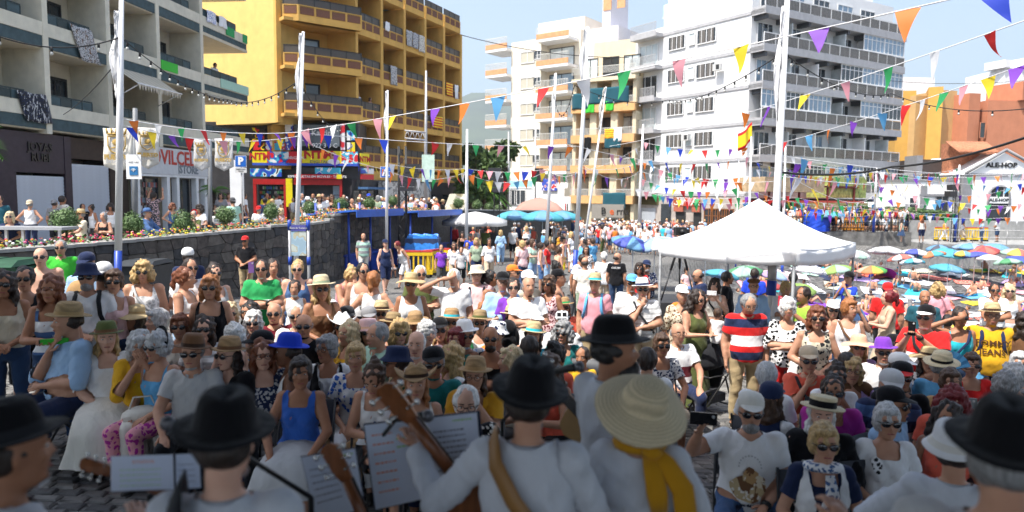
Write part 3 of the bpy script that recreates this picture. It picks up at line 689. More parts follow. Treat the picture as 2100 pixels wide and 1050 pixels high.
wm=MB();wm.box(fR,0,18,-13.5,-.3,-.6,3.29);wm.build('ground_floor',pm('beige_stone',(.42,.38,.33),rough=.8,var=.15,scale=3,dirt=.3),TB)
for k in range(6):
 z=3.3+2.9*k
 b=MB();b.box(fL,0,13.07,.001,.08,z-.16,z+.1);b.build('floor_band',gry,TB)
 if k<5:
  for(pa,pb_)in((1367,1389),(1425,1450)):
   if k==3 and pa==1425:pass
   u0,u1=fL.uat(pb_),fL.uat(pa)
   window(fL,(u0+u1)/2,.07,z+1.25,abs(u1-u0)*1.55,1.25,TB,wh_m,gl_dark,4,1,.07)
   for s_ in(-.28,.28):
    q=MB();cc=(u0+u1)/2+s_*abs(u1-u0)*1.2;q.box(fL,cc-.32,cc+.32,.09,.12,z+1.32,z+2.42);q.build('shutter',pm('shutter_taupe',(.12,.11,.1),var=.15,stretch=(1,1,12)),TB)
  u0=fL.uat(1408);window(fL,u0,.07,z+1.35,.75,1.05,TB,wh_m,gl_pale,1,1,.06)
 b=MB();b.box(fL,9.62,13.0,-.5,1.0,z-.2,z+.12);b.box(fL,9.7,13.0,.9,1.0,z+.12,z+.3);b.build('balcony_slab',gry,TB)
 q=MB();q.box(fL,9.65,13.0,.93,.96,z+1.05,z+1.1)
 for i in range(30):q.box(fL,9.66+i*.114,9.69+i*.114,.93,.96,z+.3,z+1.05)
 q.build('railing',pm('rail_lgrey',(.4,.4,.4)),TB)
 if k<5:window(fL,11.5,-.06,z+.12,2.4,2.2,TB,wh_m,gl_dark if k%2 else gl_pale,3,1,.07,'balcony_door')
b=MB();b.box(fL,9.61,13.3,-4,-.1,3.0,18.5);b.build('side_wall',wh_m,TB)
for k in range(6):
 z=3.3+2.9*k;uend=19.2 if k<5 else 19.2
 b=MB();b.box(fR,-.02,19.3,.001,1.35,z-.22,z+.12);b.box(fR,-.02,19.3,1.25,1.37,z-.3,z+.3);b.box(fR,-.02,.1,0.0,1.24,z-.3,z+.3);b.build('balcony_slab',gry,TB)
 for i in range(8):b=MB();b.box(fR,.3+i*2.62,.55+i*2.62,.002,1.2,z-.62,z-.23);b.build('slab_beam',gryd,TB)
 glz={4:[(13.0,19.2)],3:[(10,19.2)],2:[(0,8.8),(13.0,19.2)],0:[(5.8,19.2)],1:[],5:[]}[k]
 def isg(u):return any(a_<=u<c_ for a_,c_ in glz)
 nb=14;wb_=19.2/nb
 rl=MB()
 for i in range(nb+1):rl.box(fR,i*wb_-.03,i*wb_+.03,1.28,1.34,z+.3,z+1.12)
 rl.box(fR,0,19.2,1.28,1.34,z+1.12,z+1.18);rl.build('railing',whitep,TB)
 for i in range(nb):
  q=MB();q.box(fR,i*wb_+.08,(i+1)*wb_-.08,1.3,1.32,z+.34,z+1.08);q.build('railing_panel',glass('smoked_glass',(.06,.055,.05),.15),TB)
 bal=MB()
 for i in range(108):bal.box(fR,.1+i*.177,.12+i*.177,1.325,1.345,z+.34,z+1.08)
 bal.build('balusters',pm('baluster_grey',(.22,.21,.2)),TB,kind='stuff')
 for(a_,c_)in glz:
  n_=max(1,round((c_-a_)/2.9));w=(c_-a_)/n_
  for i in range(n_):window(fR,a_+w*(i+.5),1.22,z+1.19,w,1.42,TB,whitep,gl_blue if(i+k)%3 else gl_dark,5,2,.07,'balcony_window')
 if k<5:
  for i in range(5):
   u=1.6+i*3.5
   if not isg(u):window(fR,u,.03,z+.12,1.9,2.15,TB,whitep,gl_dark if(i+k)%3 else gl_blue,3,1,.07,'balcony_door')
  for i in range(5):
   u=3.5+i*3.5;q=MB();q.box(fR,u-.06,u+.06,.002,1.2,z+.12,z+2.27);q.build('partition',wh_m if i%2 else glass('frosted',(.35,.38,.38),.4),TB)
 else :
  for i in range(5):window(fR,2.0+i*3.3,.03,z+.12,2.2,2.1,TB,whitep,gl_blue if i%2 else gl_dark,3,1,.07,'balcony_door')
b=MB()
for i in range(40):b.box(fL,i*.25,i*.25+.03,-.2,-.15,20.4,19.3)
b.box(fL,0,10,-.2,-.15,19.3,19.36);b.build('roof_railing',whitep,TB)
b=MB()
for i in range(7):b.box(fL,.1+i*1.42,1.4+i*1.42,-.18,-.165,20.5,19.25)
b.build('roof_glass',glass('roof_glass_m',(.3,.45,.55),.1),TB)
SV=thing('shop_sign',fL.p(fL.uat(1407),.3,2.5),'red SIVA shop sign with white serif letters','sign')
def fboard(fr,pa,pb_,z0,z1,n,mt,parent,name='board'):
 u0,u1=fr.uat(pa),fr.uat(pb_);b=MB();b.box(fr,min(u0,u1),max(u0,u1),n-.1,n,z0,z1);return b.build(name,mt,parent)
fG=Fr((fL.p(13,.35,0)),(.556,-.832),(-.832,-.556))
fboard(fG,1380,1434,2.25,3.0,.1,pm('siva_red',(.42,.07,.03)),SV);text('SIVA',.95,fG.mat(fG.uat(1407),.11,2.62),pm('siva_letters',(.7,.66,.6)),SV,.01,.01,squash=1.6)
fboard(fG,1381,1400,1.75,2.2,.08,pm('siva_red2',(.4,.12,.07)),SV);fboard(fG,1418,1434,1.75,2.2,.08,pm('siva_red2',(.4,.12,.07)),SV)
q=MB();q.box(fG,fG.uat(1292),fG.uat(1525),-.6,-.2,-.6,3.05);q.build('shop_wall',pm('pinkish_stone',(.45,.4,.36),var=.2,scale=2,dirt=.3),TB)
fboard(fG,1383,1402,-.4,1.7,-.12,frame_d,TB,'shop_opening');fboard(fG,1419,1434,-.4,1.7,-.12,frame_d,TB,'shop_opening')
fboard(fG,1310,1340,-.4,2.0,-.12,shut_m,TB,'closed_shutter');fboard(fG,1296,1346,2.3,3.0,-.1,pm('olive_fascia',(.12,.1,.04)),TB,'fascia');fboard(fG,1352,1372,-.4,2.4,-.12,gl_dark,TB,'door_glass')
wood=pm('varnished_wood',(.22,.085,.03),rough=.4,var=.2,scale=6)
for i,p_ in enumerate((1452,1466,1480,1494)):window(fG,fG.uat(p_),.0,-.4,1.0,2.5,TB,wood,gl_dark,2,4,.09,'wooden_door')
TR=thing('bar_terrace',fR.p(6,3,0),'thatched and red cloth bar canopy on red posts under the tower','bar')
b=MB();
for u in(-2,1.5,5,8.5):b.tube([fR.p(u,4,-.5),fR.p(u,4,4.0),fR.p(u+.5,4,4.6)],.1)
b.box(fR,-2,9,3.9,4.1,3.9,4.05);b.build('post',pm('dred_paint',(.12,.02,.015)),TR)
b=MB();b.box(fR,-2,9,1.5,4.6,2.7,2.85,0);b.box(fR,1,9.4,3.9,4.7,2.2,2.69,1);b.box(fR,-3,4,2,4.4,3.5,4.6,2);b.box(fR,5.2,10.3,1.9,3.9,3.1,4.9,3)
b.build('canopy',[pm('canopy_red',(.5,.08,.06)),pm('thatch',(.4,.3,.12),var=.4,scale=20),pm('tan_canvas',(.45,.33,.2),var=.3,scale=3),pm('lime_cloth',(.35,.4,.12),var=.5,scale=4)],TR)
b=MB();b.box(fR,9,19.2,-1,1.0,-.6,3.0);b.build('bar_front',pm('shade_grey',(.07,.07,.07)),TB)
for i in range(3):
 u=9.6+i*4;q=MB();q.add([fR.p(u,1.3,2.75),fR.p(u+3.6,1.3,2.75),fR.p(u+3.6,2.7,2.35),fR.p(u,2.7,2.35),fR.p(u,2.7,2.15),fR.p(u+3.6,2.7,2.15)],[(0,3,2,1),(3,4,5,2)]);o=q.build('awning',whitep,TB);o.modifiers.new('t','SOLIDIFY').thickness=.03
PB=thing('apartment_building',(10,66,-.4),'peach apartment block with orange parapets beside the white tower','building')
pch=pm('render_peach',(.7,.6,.42),rough=.9,var=.05,scale=2,dirt=.15);orp=pm('parapet_orange',(.68,.4,.17),rough=.85,var=.1,scale=3,dirt=.2);scr=pm('terracotta_edge',(.62,.32,.16),rough=.9,var=.15,scale=3)
fP=Fr((5.6,70.2,0),(.83,-.5),(-.5,-.83))
uP0,uP1=fP.uat(1170),fP.uat(1298)
wm=MB();wm.box(fP,uP0,uP1,-8,-1.6,-.6,15.4);wm.box(fP,uP0+1.0,uP1,-8,-2.5,15.4,18.2);wm.box(fP,uP0+4.3,uP1,-8,-2.0,15.4,16.6)
Wd=uP1-uP0
for i in range(4):u=uP0+Wd*i/3.0;wm.box(fP,u-(.35 if i else 0),u+(.35 if i<3 else 0),-1.6,-.05,-.6,14.0)
wm.build('wall',pch,PB)
for k in range(5):
 z=2.5+2.9*k
 q=MB();q.box(fP,uP0,uP1,-1.6,.35,z-.15,z+.62 if k<4 else z+.2);q.build('parapet',orp if k<4 else pch,PB)
 r_=MB();r_.box(fP,uP0,uP1,.27,.31,z+1.2,z+1.25)
 for i in range(64):u=uP0+Wd*i/63;r_.box(fP,u-.014,u+.014,.27,.3,z+.6,z+1.2)
 r_.build('railing',pm('rail_cream',(.6,.6,.56)),PB)
 if k<5:
  for i in range(3):window(fP,uP0+Wd*(i+.5)/3,-1.57,z+.2,1.7,2.2,PB,frame_d,gl_dark if(i+k)%2 else gl_pale,2,1,.08,'balcony_door')
fboard(fP,1216,1282,.9,2.3,.45,pm('berna_fascia',(.27,.25,.22),var=.05),PB,'fascia')
BS=thing('shop_sign',fP.p(fP.uat(1262),.5,1.6),'grey Berna shop sign, its second letter orange','sign')
fboard(fP,1246,1281,1.05,2.2,.52,pm('berna_fascia',(.27,.25,.22),var=.05),BS);text('B    rna',.95,fP.mat(fP.uat(1264),.54,1.62),pm('lett_black',(.02,.02,.02)),BS,.01,.01);text('e',.95,fP.mat(fP.uat(1258),.54,1.62),pm('lett_orange',(.6,.12,.03)),BS,.01,.02)
fboard(fP,1218,1246,-.4,.85,.3,pm('shutter_cream',(.5,.47,.36),stretch=(1,1,14),var=.2),PB,'closed_shutter');fboard(fP,1256,1270,-.4,.85,.3,frame_d,PB,'shop_opening')
ps=thing('hanging_sign',fP.p(fP.uat(1168),.5,2),'square white sign with two red and black figures','sign');fboard(fP,1159,1177,1.15,3.0,.9,whitep,ps);fboard(fP,1166,1168,1.6,2.3,.93,pm('lett_red',(.45,.02,.02)),ps,'figure');fboard(fP,1170,1172,1.6,2.3,.93,pm('lett_black',(.02,.02,.02)),ps,'figure')
def fhang(fr,pa,pb_,z,h,spec,label,n=.4,cat='cloth'):
 u0,u1=fr.uat(pa),fr.uat(pb_);hang('hanging_cloth',fr,u0,n,z,u1-u0,h,spec,label,cat)
fhang(fP,1172,1206,12.9,1.5,'dteal','dark green net draped on the top peach balcony, left half');fhang(fP,1206,1286,13.3,1.5,'dteal','dark green net draped on the top peach balcony, right half')
fhang(fP,1199,1217,9.0+2.9,.9,'brightg','bright green cloth on the orange parapet, left one');fhang(fP,1240,1256,9.1+2.9,.9,'brightg','bright green cloth on the orange parapet, right one')
fhang(fP,1239,1258,9.4,.9,'wst:orange:yellow','orange and yellow flag on the peach building');fhang(fP,1257,1274,9.5,1.3,'white','white sheet with a blue edge hanging on the peach building');fhang(fP,1239,1272,8.5,.9,'dteal','dark green net under the white sheet')
fhang(fP,1238,1284,3.4,1.5,'dteal','dark green net sagging over the lowest orange parapet');fhang(fP,1198,1212,8.7,1.1,'black','black cloth on the orange parapet behind the leaning pole')
CB=thing('apartment_building',(0,80,-.4),'cream apartment block with terracotta edged balconies and small windows','building')
crm=pm('render_ivory',(.76,.7,.58),rough=.9,var=.04,scale=2,dirt=.1)
fC=Fr((-.3,82,0),(.8,-.6),(-.6,-.8));uC=lambda p:fC.uat(p)
wm=MB();wm.box(fC,uC(1045),uC(1105),-9,0,4.5,20.3);wm.box(fC,uC(1105),uC(1172),-9,-1.2,4.5,21);wm.box(fC,uC(1020),uC(1045),-9,-2.4,4.5,18.5);wm.box(fC,uC(1078),uC(1172),-8,-2,21,22.5);wm.build('wall',crm,CB)
for k in range(6):
 z=5.4+2.85*k
 for(pa,pb_,dz,n0)in((1003,1045,0,-2.3),(1104,1168,.35,-1.2)):
  if k==0 and pa==1104:pass
  q=MB();q.box(fC,uC(pa),uC(pb_),n0,.9,z+dz-.3,z+dz);q.build('balcony_slab',whitep,CB)
  q=MB();q.box(fC,uC(pa),uC(pb_),.8,.92,z+dz,z+dz+.55);q.build('parapet',scr,CB)
  r_=MB();r_.box(fC,uC(pa),uC(pb_),.84,.88,z+dz+1.2,z+dz+1.25)
  for i in range(22):u=uC(pa)+(uC(pb_)-uC(pa))*i/21;r_.box(fC,u-.02,u+.02,.84,.88,z+dz+.55,z+dz+1.2)
  r_.build('railing',pm('rail_cream',(.6,.6,.56)),CB)
 if k<5:
  window(fC,uC(1078),.03,z+1.0,1.9,1.3,CB,whitep,pm('blind_cream',(.5,.47,.38),stretch=(1,1,12),var=.2),2,1,.07)
  window(fC,uC(1098),.03,z+1.3,.95,.95,CB,whitep,gl_dark,2,1,.07)
  window(fC,uC(1135),-1.17,z+.4,3.2,2.1,CB,frame_d,gl_blue if k%2 else gl_pale,2,1,.08,'balcony_door')
cw=MB();cw.box(fC,uC(1168),uC(1240),-8,-2,3.5,21);cw.box(fC,uC(1198),uC(1214),-7,-3,21,25.5);cw.box(fC,uC(1202),uC(1210),-7,-3,25.5,26.6);cw.build('rear_block',pm('render_lilac',(.66,.64,.68),var=.05),CB)
for p_ in(1200,1228):fboard(fC,p_,p_+16,23.0,24.2,-2.9,scr,CB,'roof_parapet')
lowb=MB();lowb.box(fC,uC(1010),uC(1172),-6,1.2,-.6,1.1,1);lowb.box(fC,uC(1015),uC(1172),-6,1.6,1.1,3.9,0);lowb.box(fC,uC(1026),uC(1172),-6,1.0,3.9,4.5,0);lowb.build('lower_storeys',[wh_m,frame_d],CB)
for i,p_ in enumerate((1047,1060,1078)):window(fC,uC(p_),1.65,2.0,2.3,1.7,CB,whitep,gl_dark,3,1,.07)
fboard(fC,1027,1060,3.95,4.6,1.75,pm('awn_cyan',(.3,.55,.6)),CB,'awning');fboard(fC,1062,1108,4.0,4.7,1.75,pm('awn_cyan',(.3,.55,.6)),CB,'awning');fboard(fC,1128,1158,3.6,4.9,1.8,printm('bar',[bl_,(.1,.05,.3),wh,rd]),CB,'poster_board')
OB_=thing('building',(43,76,0),'plain ochre orange building with stepped blind walls','building')
och=pm('render_orange',(.62,.35,.08),rough=.9,var=.06,scale=1.5,dirt=.15);och2=pm('render_orange_dull',(.55,.36,.16),rough=.9,var=.06,scale=1.5,dirt=.15)
def fbox(px0,px1,Y,dep,z0,z1,mt,name,parent,skew=.25):
 a_=WX(px0,Y,0);c_=WX(px1,Y+skew*1.2,0);f_=Fr((a_.x,a_.y,0),(c_-a_)[:2]);
 b=MB();b.box(f_,0,(c_-a_).length,-dep,0,z0,z1);return b.build(name,mt,parent),f_
fbox(1826,1864,77,10,0,14.6,och,'wall',OB_,-.3);fbox(1864,1888,76,10,0,14.0,och2,'wall',OB_,.4);fbox(1888,1918,75,12,0,14.7,och,'wall',OB_,-.5);fbox(1918,1946,75.5,12,0,14.5,och2,'wall',OB_,.4);fbox(1946,1975,79,8,0,13.4,och,'wall',OB_)
o,f_=fbox(1828,1900,92,6,10,18.6,wh_m,'rear_storey',OB_)
EB=thing('building',(52,74,0),'terracotta rendered building behind the pedimented shop','building')
ter=pm('render_terracotta',(.5,.2,.11),rough=.9,var=.06,scale=1.5,dirt=.2)
o,fe=fbox(1971,1994,74,10,0,14.0,ter,'wall',EB);fbox(1994,2010,76,8,0,12.6,ter,'wall',EB);o,fe2=fbox(2010,2240,74,10,0,13.3,ter,'wall',EB,.6);fbox(2078,2092,73.7,4,13.3,15.2,ter,'chimney',EB)
for z in(6.6,10.0):window(fe2,-.6,.2,z-.6,.6,1.6,EB,ter,gl_dark,1,1,.05)
RB=thing('building',(60,95,0),'white roof terrace building high behind the terracotta one','building');fbox(2040,2260,96,8,10,20.6,wh_m,'wall',RB);fbox(2040,2052,95.5,3,20.6,21.6,wh_m,'roof_pillar',RB);fbox(2078,2090,95.5,3,20.6,21.8,wh_m,'roof_pillar',RB)
AB=thing('shop_building',(40,60,1.2),'white gabled shop building with arched door and ALE-HOP lettering','building')
grt=pm('grey_trim',(.24,.24,.25),rough=.8,var=.1,dirt=.3);tile=pm('roof_tile',(.42,.17,.09),rough=.9,var=.3,scale=6)
a_=WX(1976,60,0);fA=Fr((a_.x,60,0),(1,.03));uA=lambda p:fA.uat(p)
LA=uA(2135);mid=uA(2050)
b=MB();b.box(fA,uA(1985),LA,-10,0,1.2,5.2);b.add([fA.p(uA(1978),0,5.2),fA.p(LA,0,5.2),fA.p(mid,0,7.0),fA.p(uA(1978),-10,5.2),fA.p(LA,-10,5.2),fA.p(mid,-10,7.0)],[(0,1,2),(3,5,4),(0,2,5,3),(1,4,5,2),(0,3,4,1)])
b.build('wall',wh_m,AB)
b=MB();b.box(fA,uA(1970),LA+.2,0.001,.12,5.05,5.25);b.box(fA,uA(1968),uA(1985),-9,.1,1.2,5.04)
for s_ in(0,1):
 A_=fA.p(uA(1970)if s_==0 else LA+.3,.15,5.25);B_=fA.p(mid,.15,7.25);b.tube([A_,B_],.13,seg=4)
b.build('grey_trim',grt,AB)
b=MB();N_=34
for i in range(N_):
 u=uA(1976)+(uA(2060)-uA(1976))*i/N_;b.tube([fA.p(u,-3,8.1),fA.p(u,-1.2,7.1)],.09,seg=5)
b.build('roof_tiles',tile,AB,kind='stuff')
b=MB();b.box(fA,uA(1984),uA(2062),-4.2,-3,5.3,8.0);b.build('tiled_roof_base',tile,AB)
ar=[]
ua_,ub_=uA(2022),uA(2062);r_=(ub_-ua_)/2;um=(ua_+ub_)/2
for i in range(17):th=math.pi*i/16;ar.append((um+r_*math.cos(th),3.3+r_*math.sin(th)))
b=MB();n_=len(ar)+2;pts_=[(ua_,1.25)]+[(ub_,1.25)]+ar
vv=[fA.p(p[0],.02,p[1])for p in pts_]+[fA.p(p[0],.05,p[1])for p in pts_]
b.add(vv,[tuple(range(n_,2*n_))]+[(k,(k+1)%n_,n_+(k+1)%n_,n_+k)for k in range(n_)]);b.build('arched_opening',gl_dark,AB)
b=MB();b.tube([fA.p(ub_+.08,.12,1.25)]+[fA.p(um+(r_+.08)*math.cos(math.pi*i/16),.12,3.3+(r_+.08)*math.sin(math.pi*i/16))for i in range(17)]+[fA.p(ua_-.08,.12,1.25)],.1,seg=4);b.build('arch_moulding',grt,AB)
b=MB();b.box(fA,ua_,ub_,.05,.12,2.75,3.3);b.build('name_board',whitep,AB);text('ALE-HOP',.36,fA.mat(um,.13,3.02),pm('lett_black',(.02,.02,.02)),AB,.01,.012,squash=1.15)
text('ALE-HOP',.55,fA.mat(uA(2044),.04,5.95),pm('lett_black',(.02,.02,.02)),AB,.02,.02,squash=1.2)
b=MB()
for i in range(3):b.box(fA,ua_+.1+i*(ub_-ua_)/3,ua_+.16+i*(ub_-ua_)/3,.05,.1,3.3,4.6)
b.build('fanlight_bar',whitep,AB)
AW=thing('shop_building',(34,62,1.2),'low white flat roofed shop wing left of the pedimented building','building')
o,f2=fbox(1850,1968,61,8,1.2,4.6,wh_m,'wall',AW,0);b=MB();b.box(f2,uA(1880)*0+1.3,(WX(1968,61,0).x-WX(1850,61,0).x),0,.12,3.3,3.5);b.box(f2,-.1,5.0,-7,.1,4.6,4.75);b.build('grey_trim',grt,AW)
window(f2,f2.uat(1868),.03,1.3,.7,1.9,AW,whitep,gl_dark,1,2,.06,'door');window(f2,f2.uat(1927),.03,1.3,1.15,2.2,AW,grt,gl_dark,2,2,.06,'window');window(f2,f2.uat(1946),.03,1.3,.01,.01,AW,grt,gl_dark)if False else None
fbox(1884,1896,60.9,.3,1.2,4.2,grt,'pilaster',AW,0);o,f3=fbox(1872,1970,64,6,4.6,6.6,pm('dark_brown_roof',(.06,.045,.04)),'dark_roof',AW,0)
fbox(1872,1884,63,2,4.6,6.9,grt,'roof_pillar',AW,0)
b=MB();a_=WX(1822,62,0);c_=WX(1852,62,0);b.b3(a_.x,c_.x,62,66,1.2,3.1);b.build('white_wall',wh_m,label='short white garden wall right of the grey tower',cat='wall')
acm=pm('ac_white',(.6,.6,.58),rough=.5,dirt=.3);ACB=MB();ACB.b3(-.4,.4,-.3,0,0,.55);ACB.b3(-.3,.05,-.31,-.301,.08,.47,1);ACM=ACB.mesh('air_conditioner',[acm,frame_d])
for fr_,u,n,z,par in[(fl,1.2,-1.6,9.75,LB),(fl,8.2,-1.6,6.9,LB),(fl,5.0,-1.6,12.7,LB),(fy,4.2,-2.2,10.0,YB),(fy,7.6,-2.2,12.9,YB),(fy,12.2,-2.2,9.8,YB),(fR,3.6,.35,6.5,TB),(fR,10.2,.35,9.4,TB),(fR,7.2,.35,12.3,TB),(fP,uP0+2.9,-1.5,8.9,PB),(fP,uP0+5.6,-1.5,11.8,PB),(fL,6.2,.3,8.0,TB),(fL,2.9,.3,13.6,TB)]:
 o=ob('air_conditioner',ACM,par);o.matrix_basis=fr_.mat(u,n,z)
# ================================================================ PEOPLE
def V(*a):return Vector(a)
def rotv(v,ax,a,c=Vector()):return Matrix.Rotation(R(a),3,ax)@(v-c)+c
STAND=dict(k=[(-.1,-.01,.5),(.1,-.01,.5)],a=[(-.11,.03,.085),(.11,.03,.085)],lift=0)
SIT=dict(k=[(-.13,-.44,.5),(.13,-.44,.5)],a=[(-.14,-.4,.085),(.14,-.4,.085)],lift=-.41)
ARMS=dict(down=[((-.24,.03,1.1),(-.235,-.05,.86)),((.24,.03,1.1),(.235,-.05,.86))],lap=[((-.25,-.02,1.12),(-.1,-.25,1.02)),((.25,-.02,1.12),(.1,-.25,1.02))],clasp=[((-.26,.0,1.13),(-.05,-.2,1.04)),((.26,.0,1.13),(.05,-.21,1.02))],cross=[((-.25,-.05,1.13),(.09,-.2,1.16)),((.25,-.05,1.13),(-.09,-.23,1.13))],chin=[((-.17,-.2,1.12),(-.03,-.15,1.37)),((.25,-.05,1.13),(-.05,-.22,1.08))],salute=[((-.43,-.12,1.45),(-.14,-.17,1.6)),((.24,.03,1.1),(.235,-.05,.86))],phone=[((-.24,-.15,1.17),(-.06,-.38,1.42)),((.24,-.15,1.17),(.06,-.38,1.42))],phone1=[((-.4,-.12,1.32),(-.36,-.3,1.52)),((.25,-.02,1.12),(.1,-.25,1.02))],hips=[((-.36,.08,1.14),(-.19,-.03,1.02)),((.36,.08,1.14),(.19,-.03,1.02))],phlow=[((-.23,-.1,1.12),(-.04,-.3,1.15)),((.23,-.1,1.12),(.04,-.3,1.15))],mouth=[((-.2,-.2,1.15),(-.04,-.2,1.42)),((.2,-.2,1.15),(.04,-.2,1.42))],rail=[((-.24,-.18,1.15),(-.1,-.4,1.08)),((.24,-.18,1.15),(.1,-.4,1.08))],knees=[((-.25,-.13,1.14),(-.15,-.35,1.0)),((.25,-.13,1.14),(.15,-.35,1.0))],up=[((-.3,-.1,1.5),(-.25,-.15,1.75)),((.3,-.1,1.5),(.25,-.15,1.75))])
BUILD=dict(m=dict(sh=.97,wx=1.1,wy=1.15,arm=1.12,bust=0),h=dict(sh=1.02,wx=1.3,wy=1.6,arm=1.25,bust=0),f=dict(sh=.86,wx=1.03,wy=1.02,arm=1.0,bust=1),g=dict(sh=.95,wx=1.26,wy=1.35,arm=1.25,bust=1.2),c=dict(sh=.86,wx=.85,wy=.9,arm=.8,bust=0))
CACHE={}
def capsule(b,p,q,r0,r1,seg=10):
 p,q=Vector(p),Vector(q);d=(q-p);L=d.length
 if L<1e-5:return
 d=d/L;pts=[];rs=[]
 for t in(-.95,-.7,-.3):pts.append(p+d*r0*t);rs.append(r0*math.sqrt(1-t*t))
 for t in(0,.33,.66,1):pts.append(p+d*L*t);rs.append(r0+(r1-r0)*t)
 for t in(.3,.7,.95):pts.append(q+d*r1*t);rs.append(r1*math.sqrt(1-t*t))
 b.tube(pts,rs,seg)
def skel(stance,arms,lean=0,roll=0,legs=None):
 base_=SIT if stance=='s' else STAND
 J={};lf=base_['lift']
 piv=V(0,0,.93)
 def U(p):
  v=rotv(Vector(p),'X',lean,piv);v=rotv(v,'Y',roll,piv);return v+V(0,0,lf)
 J['U']=U
 J['pel']=V(0,0,.95+lf)
 J['hip']=[V(-.095,0,.92+lf),V(.095,0,.92+lf)]
 kn,an=[Vector(k)for k in base_['k']],[Vector(a)for a in base_['a']]
 if legs=='walk':kn=[V(-.1,-.14,.52),V(.1,.05,.5)];an=[V(-.1,-.22,.1),V(.1,.3,.14)]
 if legs=='cross':kn=[V(-.02,-.44,.56),V(.08,-.45,.48)];an=[V(.16,-.55,.25),V(.1,-.38,.085)]
 if legs=='wide':kn=[V(-.22,-.42,.5),V(.22,-.42,.5)];an=[V(-.22,-.38,.085),V(.22,-.38,.085)]
 if legs=='tuck':kn=[V(-.12,-.42,.48),V(.12,-.42,.48)];an=[V(-.12,-.2,.1),V(.12,-.25,.1)]
 if legs=='beach':kn=[V(-.12,-.35,.62),V(.12,-.38,.55)];an=[V(-.12,-.62,.45),V(.12,-.7,.43)]
 J['kn'],J['an']=kn,an
 J['arm']=[(V(*[c for c in A[0]]),V(*A[1]))for A in ARMS[arms]]
 return J
def orient(zdir,ydir):
 z=zdir.normalized();x=ydir.cross(z).normalized();y=z.cross(x);return Matrix((x,y,z)).transposed()
FING=MB()
def hand(b,w,d,side,lod,palm):
 d=d.normalized();pn=(palm-d*palm.dot(d)).normalized();sx=d.cross(pn)*side
 rot=Matrix((sx,pn,d)).transposed()
 b.ell(w+d*.045,(.04,.017 if lod==0 else .022,.052),10,6,rot=rot)
 if lod==0:
  b=FING
  for i,(o,L)in enumerate(((-.029,.052),(-.01,.066),(.01,.072),(.028,.062))):
   p=w+d*.085+sx*o;q=p+d*L*.5+pn*.008;e=q+d*L*.38+pn*.024
   capsule(b,p-d*.02,q,.0098,.0088,6);capsule(b,q,e,.0088,.0078,6)
  p=w+d*.02+sx*.03;q=p+d*.035+sx*.026+pn*.01;capsule(b,p,q,.012,.0105,6);capsule(b,q,q+d*.03+pn*.01,.0105,.009,6)
 else :
  b.ell(w+d*.115+pn*.012,(.034,.017,.045),8,6,rot=rot);capsule(b,w+d*.02+sx*.03,w+d*.07+sx*.05,.017,.015,6)
